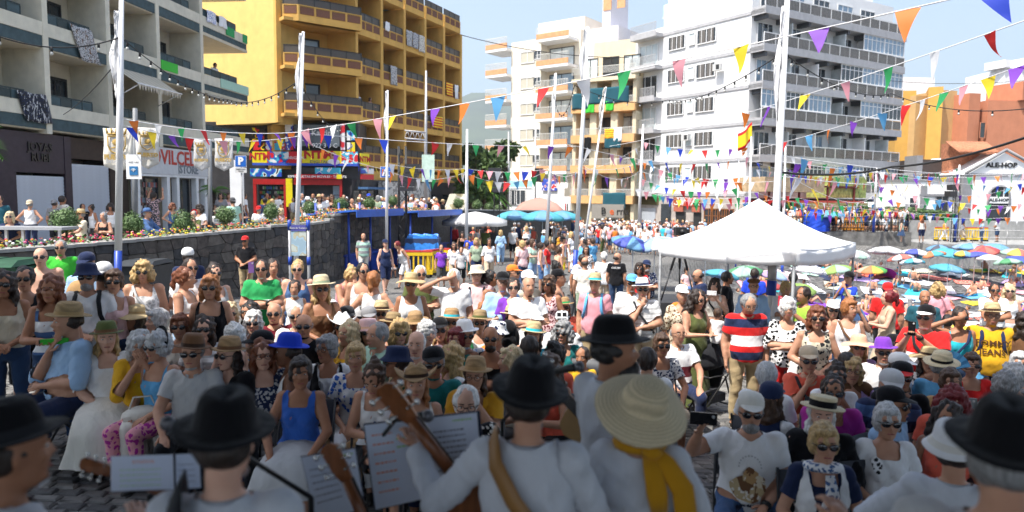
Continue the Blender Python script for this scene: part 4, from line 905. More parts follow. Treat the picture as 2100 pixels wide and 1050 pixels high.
def make_body(stance,arms,lean,roll,legs,yaw,pit,bld,lod):
 key=(stance,arms,lean,roll,legs,yaw,pit,bld,lod)
 if key in CACHE:return CACHE[key]
 FING.v.clear();FING.f.clear();FING.m.clear();FING.sm.clear()
 B=BUILD[bld];J=skel(stance,arms,lean,roll,legs);U=J['U'];b=MB();rmin=(0,.026,.034)[lod]
 up3=Matrix.Rotation(R(roll),3,'Y')@Matrix.Rotation(R(lean),3,'X')
 prof=[(.85,0,.12,.09),(.9,0,.158,.112),(.97,0,.168+.012*B['bust'],.118),(1.05,-.004,.15-.012*(B['bust']>0),.108),(1.13,-.006,.14-.012*(B['bust']>0),.102),(1.22,-.004,.155,.108),(1.3,-.002,.168,.108),(1.36,.004,.172,.092),(1.4,.008,.14,.074),(1.435,.012,.085,.06),(1.46,.012,.05,.05)]
 vs=[];seg=20
 for z,cy,rx,ry in prof:
  bel=math.exp(-((z-1.07)/.11)**2)
  kx=1+(B['wx']-1)*(1 if z<1.3 else .4);ky=1+(B['wy']-1)*bel+(.1 if bld in 'hg' else 0)
  for k in range(seg):
   th=2*math.pi*k/seg;x=rx*kx*math.copysign(abs(math.cos(th))**.85,math.cos(th));y=ry*math.copysign(abs(math.sin(th))**.85,math.sin(th))
   if y<0:y*=ky
   vs.append(U((x*(B['sh']if z>1.25 else 1),y+cy,z)))
 n=len(prof);fs_=[(i*seg+k,i*seg+(k+1)%seg,(i+1)*seg+(k+1)%seg,(i+1)*seg+k)for i in range(n-1)for k in range(seg)]+[tuple(range(seg))[::-1],tuple(range((n-1)*seg,n*seg))]
 b.add(vs,fs_)
 if B['bust']:
  for s in(-1,1):b.ell(U((s*.072*B['sh'],-.088,1.235)),(.062*B['bust'],.05*B['bust'],.062*B['bust']),12,8)
 bones=[]
 pelc=J['pel']
 bones.append(('torso',U((0,0,.98)),U((0,0,1.36)),.15,.15))
 bones.append(('neck',U((0,.01,1.44)),U((0,0,1.5)),.05,.05))
 for i,s in enumerate((-1,1)):
  h,k,a=J['hip'][i],J['kn'][i],J['an'][i]
  tr=.088*(1.12 if bld in 'hg' else 1)
  if bld=='c':tr*=.8
  capsule(b,h+V(0,.0,-.01),k,tr,.056,12);cr=max(.056 if bld!='c' else .045,rmin)
  mid=k.lerp(a,.3)+V(0,.018,0);capsule(b,k,mid,.054,cr,10);capsule(b,mid,a,cr,max(.035,rmin),10)
  td=Vector((a.x*.25-h.x*.1,-1,0)).normalized()if legs!='beach' else V(0,-1,.3)
  capsule(b,a+V(0,.03,-.045),a+td*.17+V(0,0,-.055),.036,.028,8);capsule(b,a,a+V(0,.02,-.045),.036,.036,8)
  bones+=[('thigh',h,k,tr,.056),('shin',k,a,.055,.036),('foot',a+V(0,.03,-.04),a+td*.17+V(0,0,-.05),.036,.03)]
 wr=[]
 for i,s in enumerate((-1,1)):
  shd=U((s*.168*B['sh']*(1.05 if bld in 'hg' else 1),.01,1.385));e,w=U(J['arm'][i][0]),U(J['arm'][i][1]);ar=B['arm']
  capsule(b,shd,e,.054*ar,max(.041*ar,rmin),10);md=e.lerp(w,.3);capsule(b,e,md,max(.041*ar,rmin),max(.041*ar,rmin),8);capsule(b,md,w,max(.041*ar,rmin),max(.027,rmin),8)
  b.ell(shd,(.064*ar,.062*ar,.06*ar),10,6)
  d=(w-e);palm=(V(-s*.2,0,0)-V(0,.3,0))if arms in('phone','phone1','up')else V(-s,-.1,-.2)if arms in('down',)else V(0,.3,-1)if arms not in('chin','salute','mouth')else V(0,1,-.3)
  if arms=='salute' and i==0:d=V(1,.1,.25)
  hand(b,w,d,s,lod,palm)
  bones+=[('uarm',shd,e,.055*ar,.042*ar),('farm',e,w,.04*ar,.028),('hand',w+d.normalized()*.03,w+d.normalized()*.12,.035,.03)]
  wr.append((w,d.normalized()))
 hb=U((0,.012,1.46));Hc0=V(0,-.018,.115)
 HR=up3@Matrix.Rotation(R(yaw),3,'Z')@Matrix.Rotation(R(pit),3,'X')
 HR=Matrix.Rotation(R(roll*.4),3,'Y')@Matrix.Rotation(R(lean*.3),3,'X')@Matrix.Rotation(R(yaw),3,'Z')@Matrix.Rotation(R(pit),3,'X')
 hc=hb+HR@V(0,-.03,.135)
 capsule(b,U((0,.015,1.4)),hb+HR@V(0,.0,.07),.056 if not B['bust']else .049,.054 if not B['bust']else .047,12)
 hs=1.05 if bld!='c' else 1.16
 hp=[(-.116,-.05,.022,.02),(-.108,-.045,.036,.036),(-.085,-.03,.05,.055),(-.05,-.014,.062,.076),(-.015,-.004,.069,.09),(.025,.003,.074,.096),(.06,.006,.073,.093),(.09,.008,.062,.08),(.112,.009,.04,.052),(.122,.009,.014,.02)]
 vs=[];sg=20
 for z,cy,rx,ry in hp:
  for k in range(sg):
   th=2*math.pi*k/sg;x,y=rx*math.cos(th),ry*math.sin(th)+cy
   vs.append(hc+HR@(V(x,y,z)*hs))
 n=len(hp);b.add(vs,[(i*sg+k,i*sg+(k+1)%sg,(i+1)*sg+(k+1)%sg,(i+1)*sg+k)for i in range(n-1)for k in range(sg)]+[tuple(range(sg))[::-1],tuple(range((n-1)*sg,n*sg))])
 def HB(x,y,z):return hc+HR@(V(x,y,z)*hs)
 if lod<2:
  capsule(b,HB(0,-.088,.018),HB(0,-.112,-.018),.0085,.0125,8);b.ell(HB(-.012,-.103,-.02),(.009,.01,.008),8,6);b.ell(HB(.012,-.103,-.02),(.009,.01,.008),8,6)
  capsule(b,HB(-.045,-.077,.037),HB(.045,-.077,.037),.0135,.0135,8)
  b.ell(HB(0,-.088,-.058),(.025,.014,.012),8,6);b.ell(HB(0,-.083,-.1),(.021,.017,.015),8,6)
  for s in(-1,1):b.ell(HB(s*.043,-.07,-.018),(.02,.02,.018),8,6);b.ell(HB(s*.076,.008,-.002),(.009,.017,.03),8,6)
 bones.append(('head',HB(0,0,-.03),HB(0,0,.05),.08,.08))
 me=b.mesh('raw')
 o=bpy.data.objects.new('raw',me);COL.objects.link(o)
 md_=o.modifiers.new('r','REMESH');md_.mode='VOXEL';md_.voxel_size=(.0142,.024,.036)[lod];md_.use_smooth_shade=True
 s_=o.modifiers.new('s','SMOOTH');s_.factor=.5;s_.iterations=1
 dg=bpy.context.evaluated_depsgraph_get();res=bpy.data.meshes.new_from_object(o.evaluated_get(dg));res.name='body'
 COL.objects.unlink(o);bpy.data.objects.remove(o);bpy.data.meshes.remove(me)
 nv=len(res.vertices);P=np.empty(nv*3,'f');res.vertices.foreach_get('co',P);P=P.reshape(-1,3)
 Nn=np.empty(nv*3,'f');res.vertices.foreach_get('normal',Nn)if hasattr(res.vertices,'foreach_get')else None;Nn=Nn.reshape(-1,3)
 lt=np.empty(len(res.polygons),'i');res.polygons.foreach_get('loop_total',lt)
 lv=np.empty(len(res.loops),'i');res.loops.foreach_get('vertex_index',lv)
 starts=np.concatenate([[0],np.cumsum(lt)[:-1]])
 best=np.full(nv,9.);bi=np.zeros(nv,'i');bt=np.zeros(nv)
 for k,(nm,p,q,r0,r1)in enumerate(bones):
  p_,q_=np.array(p),np.array(q);d=q_-p_;L2=d@d;t=((P-p_)@d)/L2;tc=np.clip(t,0,1)
  D=np.linalg.norm(P-(p_+tc[:,None]*d),axis=1)-(r0+(r1-r0)*tc)
  if nm=='torso':D-=.0
  w=D<best;best[w]=D[w];bi[w]=k;bt[w]=t[w]
 names=np.array([x[0]for x in bones])
 piv=np.array([0,0,.93]);Pu=P-np.array([0,0,J['pel'].z-.95])
 inv=np.array((Matrix.Rotation(R(roll),3,'Y')@Matrix.Rotation(R(lean),3,'X')).transposed())
 Pu=(Pu-piv)@inv.T+piv
 D=dict(mesh=res,P=P,N=Nn,bone=names[bi],side=np.array([0 if 'x' else 0]*1),t=bt,Pu=Pu,lv=lv,lt=lt,st=starts,J=J,HM=(Matrix.Translation(hc)@HR.to_4x4()),wr=wr,bi=bi,U=U,bld=bld,lod=lod,garments={},stance=stance)
 if lod<2:
  bm=bmesh.new();bm.from_mesh(res);
  def addmb(q,mi):
   vv=[bm.verts.new(v)for v in q.v]
   for f in q.f:
    ff_=bm.faces.new([vv[i]for i in f]);ff_.material_index=mi;ff_.smooth=True
  if lod==0:addmb(FING,0)
  for s in(-1,1):
   q=MB();q.ell(HB(s*.031,-.082,.012),(.0135,.0085,.0065),8,5);addmb(q,2)
   q=MB();q.ell(HB(s*.031,-.0885,.012),(.0055,.003,.0055),6,4);addmb(q,3)
   q=MB();capsule(q,HB(s*.016,-.092,.034),HB(s*.048,-.08,.036),.0042,.003,5);addmb(q,3)
  q=MB();capsule(q,HB(-.02,-.0965,-.058),HB(.02,-.0965,-.058),.005,.005,6);addmb(q,4)
  bm.to_mesh(res);bm.free()
 ft=np.zeros(len(res.polygons),'i');cur=np.empty(len(res.polygons),'i');res.polygons.foreach_get('material_index',cur)
 nf=len(lt);fb=D['bone'][lv[starts]]
 cur[:nf][fb=='foot']=1
 res.polygons.foreach_set('material_index',cur);res.polygons.foreach_set('use_smooth',[True]*len(cur))
 for mq in(skin('m'),pm('shoe_dark',(.05,.045,.04),rough=.6),pm('eye_white',(.6,.58,.55),rough=.3),pm('eye_dark',(.02,.014,.01),rough=.4),pm('lips',(.34,.1,.09),rough=.5)):res.materials.append(mq)
 CACHE[key]=D;return D
def garment(D,kind):
 if kind in D['garments']:return D['garments'][kind]
 bone,t,Pu,P=D['bone'],D['t'],D['Pu'],D['P'];lod=D['lod'];sit=D['stance']=='s'
 x,y,z=Pu[:,0],Pu[:,1],Pu[:,2];off=.010
 tor=(bone=='torso');ua=bone=='uarm';fa=bone=='farm';th=bone=='thigh';sh=bone=='shin'
 fem=BUILD[D['bld']]['bust']>0
 neck_r=np.sqrt((x/1.05)**2+(y-.0)**2*1.2)
 topc=~((z>1.385)&(neck_r<.078+(.012 if fem else 0)))
 if fem:topc&=~((y<-.02)&(z>1.335-.0)&(np.abs(x)<.075))
 low=z>(.875 if kind!='crop' else 1.05)
 trunk=(tor|(bone=='neck')|((bone=='thigh')&(z>.9)&(t<.12 if not sit else t<.1)))&low&topc
 if kind in('tee','polo'):keep=trunk|(ua&(t<.62));off=.013
 elif kind=='long':keep=trunk|ua|(fa&(t<.93));off=.014
 elif kind=='elbow':keep=trunk|ua|(fa&(t<.1));off=.015
 elif kind in('tank','sleeveless','crop'):
  lim=.135 if kind!='sleeveless' else .165
  keep=trunk&~ua&~((z>1.27)&(np.abs(x)>lim+(1.4-z)*.28))&(np.abs(x)<.21);off=.009
  if kind=='tank':keep&=~((y<0)&(z>1.31-np.abs(x)*.2)&(np.abs(x)<.1))
 elif kind in('vest','wvest'):
  keep=trunk&~ua&~((z>1.27)&(np.abs(x)>.15+(1.4-z)*.25))&(np.abs(x)<.22)&~((y<0)&(np.abs(x)<.035+max(0,0)+np.clip(z-1.1,0,1)*.2));off=.026
 elif kind in('trousers','shorts','capri','loose'):
  lim={'trousers':.93,'capri':.6,'loose':.9}.get(kind,-1)
  keep=((tor|th)&(z<.985))|(th&True if kind!='shorts' else th&(t<.78))|(sh&(t<lim));off=.012 if kind!='loose' else .026
  keep&=(z<1.0)
 elif kind=='briefs':keep=((tor|th)&(z<.96)&(z>.82)&(t<.15 if not sit else t<9));off=.006
 elif kind=='bra':keep=tor&(z>1.18)&(z<1.29);off=.006
 if kind in('long','elbow','tee','polo','sleeveless','tank','crop')and D['lod']<2:
  pass
 lv,lt,st=D['lv'],D['lt'],D['st'];quads=lv[st[:,None]+np.arange(4)[None,:]]if(lt==4).all()else None
 if quads is None:
  ok=lt==4;quads=lv[st[ok][:,None]+np.arange(4)[None,:]]
 fk=keep[quads].sum(1)>=3;Q=quads[fk]
 used=np.unique(Q);mp_=np.full(len(P),-1);mp_[used]=np.arange(len(used));Q=mp_[Q];X=P[used].astype('f8').copy();N=D['N'][used].astype('f8')
 E=np.concatenate([Q[:,[0,1]],Q[:,[1,2]],Q[:,[2,3]],Q[:,[3,0]]]);Es=np.sort(E,1);code=Es[:,0]*len(used)+Es[:,1]
 uq,cnt=np.unique(code,return_counts=True);be=uq[cnt==1];ba,bb=be//len(used),be%len(used)
 for _ in range(5):
  S=np.zeros_like(X);c=np.zeros(len(X));np.add.at(S,ba,X[bb]);np.add.at(S,bb,X[ba]);np.add.at(c,ba,1);np.add.at(c,bb,1)
  w=c>0;X[w]=.5*X[w]+.5*S[w]/c[w,None]
 for _ in range(({0:9,1:4,2:1}[lod])if kind not in('briefs','bra')else 1):
  S=np.zeros_like(X);c=np.zeros(len(X));a_,b_=uq//len(used),uq%len(used)
  np.add.at(S,a_,X[b_]);np.add.at(S,b_,X[a_]);np.add.at(c,a_,1);np.add.at(c,b_,1)
  inner_=np.ones(len(X),bool);inner_[ba]=False;inner_[bb]=False
  X[inner_]=.5*X[inner_]+.5*(S[inner_]/np.maximum(c[inner_,None],1))
 zz=Pu[used][:,2];o_=np.full(len(X),off+(.004 if lod else 0))
 if kind in('tee','polo','long','elbow','sleeveless'):o_+=.022*np.clip((1.15-zz)/.25,0,1)*(bone[used]=='torso')+.012*((ua|fa)[used])*np.clip(t[used],0,1)
 if kind in('shorts','loose'):o_+=.02*np.clip(t[used],0,1)*th[used]
 fold=.5*np.sin(X[:,2]*46+3*np.sin(X[:,0]*17+X[:,1]*9))+.5*np.sin(X[:,0]*52+X[:,2]*31+2*np.sin(X[:,1]*23))+.4*np.sin((X[:,0]-X[:,2])*88+X[:,1]*40)
 if kind=='long' or kind=='elbow':fold=fold+1.5*np.sin(X[:,2]*27+X[:,0]*14+2.2*np.sin(X[:,0]*11+X[:,1]*13))*np.sin(X[:,1]*21+X[:,2]*9)
 X+=N*(o_+(.0042 if kind not in('briefs','bra')else 0)*fold)[:,None]
 me=bpy.data.meshes.new({'tee':'tshirt','polo':'polo_shirt','long':'long_sleeved_shirt','elbow':'blouse','tank':'tank_top','sleeveless':'sleeveless_top','crop':'top','vest':'waistcoat','wvest':'waistcoat','bra':'bikini_top','briefs':'bikini_bottoms','capri':'trousers','loose':'trousers'}.get(kind,kind))
 vl=X.tolist();fl_=Q.tolist()
 if kind=='polo' or(kind=='long' and not fem):
  U=D['U'];bse=len(vl);n_=14
  for j,(r_,zc,dy)in enumerate(((.066,1.44,0),(.074,1.452,0),(.088,1.415,0))):
   for i in range(n_):th_=-math.pi/2+.25+(2*math.pi-.5)*i/(n_-1);vl.append(tuple(U((r_*math.cos(th_),r_*math.sin(th_)*.95+.006,zc-.03*max(0,-math.sin(th_))-(.0)))))
  for j in range(2):
   for i in range(n_-1):fl_.append((bse+j*n_+i,bse+j*n_+i+1,bse+(j+1)*n_+i+1,bse+(j+1)*n_+i))
 me.from_pydata(vl,[],fl_);me.polygons.foreach_set('use_smooth',[True]*len(fl_));me.materials.append(cloth('white'));me.update()
 D['garments'][kind]=me;return me
def skirt_mesh(D,kind):
 """draped skirt or dress skirt, standing (cone with folds) or seated (over the lap and down)"""
 key='skirt'+kind
 if key in D['garments']:return D['garments'][key]
 sit=D['stance']=='s';bot={'long':.14,'knee':.52,'mini':.72}[kind];b=MB();seg=36 if D['lod']==0 else 20
 U=D['U'];kn,an=D['J']['kn'],D['J']['an'];g=1.15 if D['bld']in 'gh' else 1.0
 rings=[]
 if not sit:
  for i in range(9):
   t=i/8;z=1.02+(bot-1.02)*t;rx=(.155+.12*t)*g;ry=(.118+.13*t)*g;rings.append((V(0,0,z),V(1,0,0),V(0,1,0),rx,ry,.012*t))
 else :
  ks=(kn[0]+kn[1])/2;hh=V(0,0,.55);w=max(.19,abs(kn[0].x-kn[1].x)/2+.1)
  path=[(hh+V(0,.06,.06),V(0,-.7,.7),.17,.13),(hh+V(0,-.1,.0),V(0,-1,0),.19,.115),(hh+V(0,-.26,-.01),V(0,-1,0),w+.01,.1),(ks+V(0,.02,-.0),V(0,-.9,-.45),w+.03,.105),(ks+V(0,-.06,-.1),V(0,-.25,-1),w+.05,.11)]
  nz=bot if bot<.4 else .34
  path+=[(ks+V(0,-.05+.02*i,-.1-(ks.z-.1-nz)*i/3),V(0,0,-1),w+.05+.02*i,.12+.02*i)for i in(1,2,3)]
  for i,(c,d,rx,ry)in enumerate(path):
   d=d.normalized();xx=V(1,0,0);yy=d.cross(xx);rings.append((c,xx,yy,rx*g,ry*g,.004+.012*i/7))
 vs=[]
 for(c,xx,yy,rx,ry,am)in rings:
  for k in range(seg):
   th=2*math.pi*k/seg;f=1+am*4*math.sin(th*9+c.z*5);vs.append(c+xx*rx*f*math.cos(th)+yy*ry*f*math.sin(th))
 n=len(rings);b.add(vs,[(i*seg+k,i*seg+(k+1)%seg,(i+1)*seg+(k+1)%seg,(i+1)*seg+k)for i in range(n-1)for k in range(seg)],0,True)
 me=b.mesh('skirt',[cloth('white')]);D['garments'][key]=me;return me
HAIRC={}
def hair_mesh(style,lod):
 key=(style,min(lod,1))
 if key in HAIRC:return HAIRC[key]
 b=MB();E=lambda c,r:b.ell(c,r,16,10)
 cap=lambda k=1.:E((0,.02,.022),(.084*k,.102*k,.108*k))
 amp,fr_=.004,40
 if style=='short':cap()
 elif style=='thin':E((0,.028,.012),(.081,.094,.1));amp=.003
 elif style=='ring':
  E((0,.04,-.005),(.083,.078,.05));
 elif style=='fshort':cap(1.08);E((0,.05,-.02),(.085,.07,.08));E((-.066,.0,.0),(.022,.05,.06));E((.066,.0,.0),(.022,.05,.06));E((0,-.062,.088),(.06,.03,.025));amp=.005;fr_=55
 elif style=='bob':cap(1.08);E((0,.055,-.05),(.092,.06,.1));E((-.076,.005,-.04),(.027,.052,.1));E((.076,.005,-.04),(.027,.052,.1));E((0,-.058,.092),(.058,.03,.025));amp=.008
 elif style=='long':cap(1.07);E((0,.065,-.12),(.1,.055,.19));E((-.08,.0,-.11),(.03,.045,.17));E((.08,.0,-.11),(.03,.045,.17));amp=.01
 elif style=='vlong':cap(1.1);E((0,.07,-.18),(.13,.065,.26));E((-.09,.01,-.12),(.04,.055,.19));E((.09,.01,-.12),(.04,.055,.19));amp=.011;fr_=40
 elif style=='curly':cap(1.22);E((0,.045,-.03),(.125,.095,.11));E((-.09,.0,-.03),(.045,.06,.09));E((.09,.0,-.03),(.045,.06,.09));E((0,-.05,.1),(.07,.04,.035));amp=.012;fr_=45
 elif style=='gcurl':cap(1.16);E((0,.05,.0),(.1,.08,.08));E((0,-.055,.095),(.062,.035,.03));E((-.075,.0,.01),(.026,.05,.055));E((.075,.0,.01),(.026,.05,.055));amp=.007;fr_=58
 elif style=='pony':cap(1.03);E((0,.125,.03),(.032,.04,.04));E((0,.14,-.05),(.03,.03,.1));amp=.005
 elif style=='bun':cap(1.03);E((0,.08,.115),(.045,.045,.04));amp=.008
 elif style=='nape':E((0,.03,.008),(.083,.083,.068));amp=.003
 elif style=='napel':E((0,.06,-.09),(.092,.052,.15));E((-.074,.012,-.08),(.024,.042,.12));E((.074,.012,-.08),(.024,.042,.12));amp=.009
 elif style=='beard':E((0,-.05,-.085),(.055,.052,.04));E((0,-.086,-.07),(.034,.022,.03));amp=.003
 me=b.mesh('raw');o=bpy.data.objects.new('raw',me);COL.objects.link(o)
 md_=o.modifiers.new('r','REMESH');md_.mode='VOXEL';md_.voxel_size=.0075 if lod==0 else .014;md_.use_smooth_shade=True
 res=bpy.data.meshes.new_from_object(o.evaluated_get(bpy.context.evaluated_depsgraph_get()));COL.objects.unlink(o);bpy.data.objects.remove(o)
 res.name='beard' if style=='beard' else 'hair'
 n=len(res.vertices);P=np.empty(n*3);res.vertices.foreach_get('co',P);P=P.reshape(-1,3);N=np.empty(n*3);res.vertices.foreach_get('normal',N);N=N.reshape(-1,3)
 if style!='beard':
  rg=np.random.RandomState(len(style)*7+1);s=np.zeros(n)
  for q in range(14):dv=rg.normal(size=3)*(1,1,.55);s+=.33*np.sin(P@(dv/np.linalg.norm(dv))*fr_*rg.uniform(.8,3.6)+rg.uniform(0,6.3)+1.2*np.sin(P[:,2]*fr_*.7+q))
  P+=N*(amp*s)[:,None];res.vertices.foreach_set('co',P.ravel())
 res.polygons.foreach_set('use_smooth',[True]*len(res.polygons));res.materials.append(hairm('dark'));HAIRC[key]=res;return res
def hat_mesh(kind):
 if('hat',kind)in HAIRC:return HAIRC[('hat',kind)]
 b=MB();nm='hat';S=40
 def br(rx,ry,droop=0.,curl=0.,wob=.006,sx=1.):
  def fx(th,r,z):
   t=max(0,(r-.1)/.1);return(r*rx*math.cos(th),r*ry*math.sin(th),z-droop*t*t+curl*t*t*abs(math.cos(th))**2+wob*t*math.sin(3*th+1))
  return fx
 if kind=='sun':b.lathe([(.001,.142),(.05,.141),(.078,.13),(.088,.105),(.091,.075),(.095,.052),(.098,.045),(.13,.043),(.17,.04),(.198,.036),(.199,.032),(.17,.034),(.09,.038)],fx=br(.94,1.05,.02,0,.012),mis=[0,0,0,0,1,0,0,0,0,0,0,0])
 elif kind=='straw':b.lathe([(.001,.15),(.05,.149),(.074,.138),(.084,.11),(.09,.08),(.094,.056),(.096,.05),(.12,.048),(.155,.05),(.156,.045),(.12,.044),(.09,.045)],fx=br(.96,1.08,.008,.01),mis=[0,0,0,0,1,0,0,0,0,0,0])
 elif kind=='fedora':
  f0=br(.93,1.1,.006,.022)
  def fx(th,r,z):
   p=f0(th,r,z)
   if z>.13 and r<.06:return(p[0]*.8,p[1],p[2]-.022*math.exp(-(p[0]/.03)**2))
   return p
  b.lathe([(.001,.15),(.03,.152),(.062,.148),(.078,.13),(.086,.1),(.091,.075),(.094,.052),(.096,.047),(.12,.044),(.146,.046),(.147,.041),(.12,.04),(.09,.042)],fx=fx,mis=[0,0,0,0,0,1,1,0,0,0,0,0])
 elif kind=='cowboy':
  def fx(th,r,z):
   x,y=r*math.cos(th)*.95,r*math.sin(th)*1.08
   if r>.1:t=(r-.1)/.09;return(x*(1-.12*t*abs(math.cos(th))),y,z+.075*t*t*abs(math.cos(th))**1.5-.02*t*abs(math.sin(th)))
   if z>.12:return(x*.75,y,z-.028*math.exp(-(x/.025)**2)*(1 if r<.07 else .3))
   return(x,y,z)
  b.lathe([(.001,.155),(.03,.157),(.06,.152),(.076,.132),(.085,.1),(.092,.07),(.096,.05),(.098,.045),(.13,.044),(.165,.046),(.19,.05),(.191,.045),(.165,.041),(.09,.04)],fx=fx,mis=[0,0,0,0,0,1,1,0,0,0,0,0,0])
 elif kind=='boater':b.lathe([(.001,.128),(.08,.127),(.09,.125),(.092,.12),(.093,.1),(.093,.06),(.094,.055),(.15,.055),(.152,.05),(.15,.047),(.09,.047)],fx=br(.98,1.05,0,0,0),mis=[0,0,0,0,1,1,0,0,0,0])
 elif kind=='bucket':b.lathe([(.001,.132),(.05,.131),(.078,.125),(.087,.11),(.092,.08),(.096,.055),(.115,.03),(.135,.012),(.136,.008),(.113,.026),(.09,.05)],fx=br(.98,1.05,.0,0,.012),mis=[0,0,0,0,0,1,0,0,0,0])
 elif kind=='bighat':b.lathe([(.001,.16),(.03,.16),(.07,.152),(.088,.13),(.094,.1),(.1,.07),(.105,.05),(.11,.045),(.15,.04),(.19,.03),(.21,.022),(.211,.017),(.19,.024),(.09,.036)],fx=br(.95,1.05,.02,0,.006),mis=[0]*13)
 elif kind in('cap','capb'):
  nm='cap';b.lathe([(.001,.132),(.03,.13),(.06,.118),(.079,.095),(.086,.07),(.088,.045),(.085,.03)],fx=lambda th,r,z:(r*math.cos(th)*.98,r*math.sin(th)*1.12+.008,z))
  pts=[];n_=10
  for j in range(4):
   for i in range(n_+1):
    a_=math.pi+math.pi*i/n_;rr=.088+.024*j;sx=.085*math.cos(a_)*(1-.05*j);y=-.03+(math.sin(a_))*(.055+.028*j);pts.append((sx,y,.045-.012*(1-abs(math.cos(a_)))*j*.6-.004*j+.01*(1-abs(math.cos(a_)))))
  b.add(pts,[(j*(n_+1)+i,j*(n_+1)+i+1,(j+1)*(n_+1)+i+1,(j+1)*(n_+1)+i)for j in range(3)for i in range(n_)],1,True)
 elif kind=='flat':nm='flat_cap';b.ell((0,-.01,.075),(.1,.13,.045));b.ell((0,-.1,.052),(.075,.05,.014),mi=1)
 elif kind=='headband':nm='headband';b.lathe([(.094,.0),(.1,.012),(.1,.03),(.094,.04)],fx=lambda th,r,z:(r*math.cos(th),r*math.sin(th)*.35+.0+z*0,z*1.2+.055*math.sin(th)+.08*abs(math.sin(th))*(1 if math.sin(th)>-2 else 0)))
 elif kind=='scarf':nm='headscarf';b.ell((0,.025,.02),(.094,.11,.115));b.ell((0,.05,-.11),(.12,.08,.13));b.ell((-.085,.0,-.09),(.035,.05,.13));b.ell((.085,.0,-.09),(.035,.05,.13))
 me=b.mesh(nm,[cloth('white'),cloth('black')]);HAIRC[('hat',kind)]=me;return me
def glasses_mesh(kind):
 if('gl',kind)in HAIRC:return HAIRC[('gl',kind)]
 b=MB()
 for s in(-1,1):
  if kind=='sun':b.ell((s*.034,-.098,.01),(.029,.008,.0225),12,8,0,Matrix.Rotation(R(-s*-12),3,'Z'))
  else :
   pts=[(s*.034+.024*math.cos(a_),-.1+abs(.024*math.cos(a_)+(.0))*.1,.01+.018*math.sin(a_))for a_ in np.linspace(0,2*math.pi,13)]
   b.tube(pts,.0022,5,1)
  b.tube([(s*.062,-.088,.016),(s*.079,-.04,.014),(s*.081,.01,.004)],.003,5,1)
 b.tube([(-.012,-.104,.014),(0,-.107,.017),(.012,-.104,.014)],.0028,5,1)
 me=b.mesh('sunglasses' if kind=='sun' else 'glasses',[glass('lens_dark',(.008,.008,.01),.08),pm('frame_black',(.015,.013,.012),rough=.4)]);HAIRC[('gl',kind)]=me;return me
def setm(o,*ms):
 for i,q in enumerate(ms):
  if q is None or i>=len(o.material_slots):continue
  o.material_slots[i].link='OBJECT';o.material_slots[i].material=q
PEOPLE=[]
def person(loc,rz,spec,label,group,scale=1.0,lod=1,cat='person'):
 """spec: dict with stance/arms/lean/roll/legs/yaw/pit/b/skin/hair/hat/gl/top/bot/..."""
 g=spec.get
 D=make_body(g('st','t'),g('arms','down'),g('lean',0),g('roll',0),g('legs'),g('yaw',0),g('pit',0),g('b','m'),lod)
 sw=g('w',1.0)
 r_=thing('person',loc,label,cat,group,rz,(scale*sw,scale*sw,scale))
 o=ob('body',D['mesh'],r_,local=True);setm(o,skin(g('skin','m')),pm('shoe_white',(.6,.6,.6))if g('shoe')=='w' else None)
 def wear(me,m1,m2=None,M=None,name=None):
  q=ob(name or me.name.split('.')[0],me,r_,local=True);setm(q,m1,m2)
  if M is not None:q.matrix_basis=M
  return q
 def lowbot(kind,colr):
  if kind in('skl','skk','skm'):wear(skirt_mesh(D,{'skl':'long','skk':'knee','skm':'mini'}[kind]),cloth(colr))
  else :wear(garment(D,kind),cloth(colr))
 if g('bot'):k,c_=g('bot');lowbot(k,c_)
 for tp in g('top')or[]:
  k,c_=tp
  q=wear(garment(D,k),cloth(c_))
 HM=D['HM']@Matrix.Scale(g('hs',1.04)*(1.045 if g('b')!='c' else 1.15),4)
 if g('hair'):
  st,c_=g('hair');hat=g('hat')
  if hat and hat[0]not in('headband',):st={'short':'nape','thin':'nape','ring':'nape','fshort':'nape','gcurl':'nape','bob':'napel','long':'napel','vlong':'vlong' if 0 else 'napel','curly':'napel','pony':'nape','bun':'nape'}.get(st,st)
  wear(hair_mesh(st,lod),hairm(c_),M=HM)
 if g('beard'):wear(hair_mesh('beard',lod),hairm(g('beard')),M=HM)
 if g('hat'):
  k,c1,c2=(list(g('hat'))+[None])[:3]
  isst=c1 in('straw','dstraw','lstraw','tan')and k not in('cap',)
  Mh=HM@Matrix.Translation((0,.006,.012 if k not in('headband','scarf')else 0))@Matrix.Rotation(R(g('tilt',-6)),4,'X')@Matrix.Rotation(R(g('tilty',rnd.uniform(-6,6))),4,'Y')
  if k=='capb':Mh=Mh@Matrix.Rotation(math.pi,4,'Z')
  wear(hat_mesh(k),strawm(c1)if isst else cloth(c1),cloth(c2)if c2 else(strawm(c1)if isst else cloth(c1)),Mh)
 if g('gl'):wear(glasses_mesh('sun' if g('gl')!='c' else 'clear'),None,cloth('white')if g('gl')=='w' else None,HM)
 PEOPLE.append((r_,D,spec));return r_,D
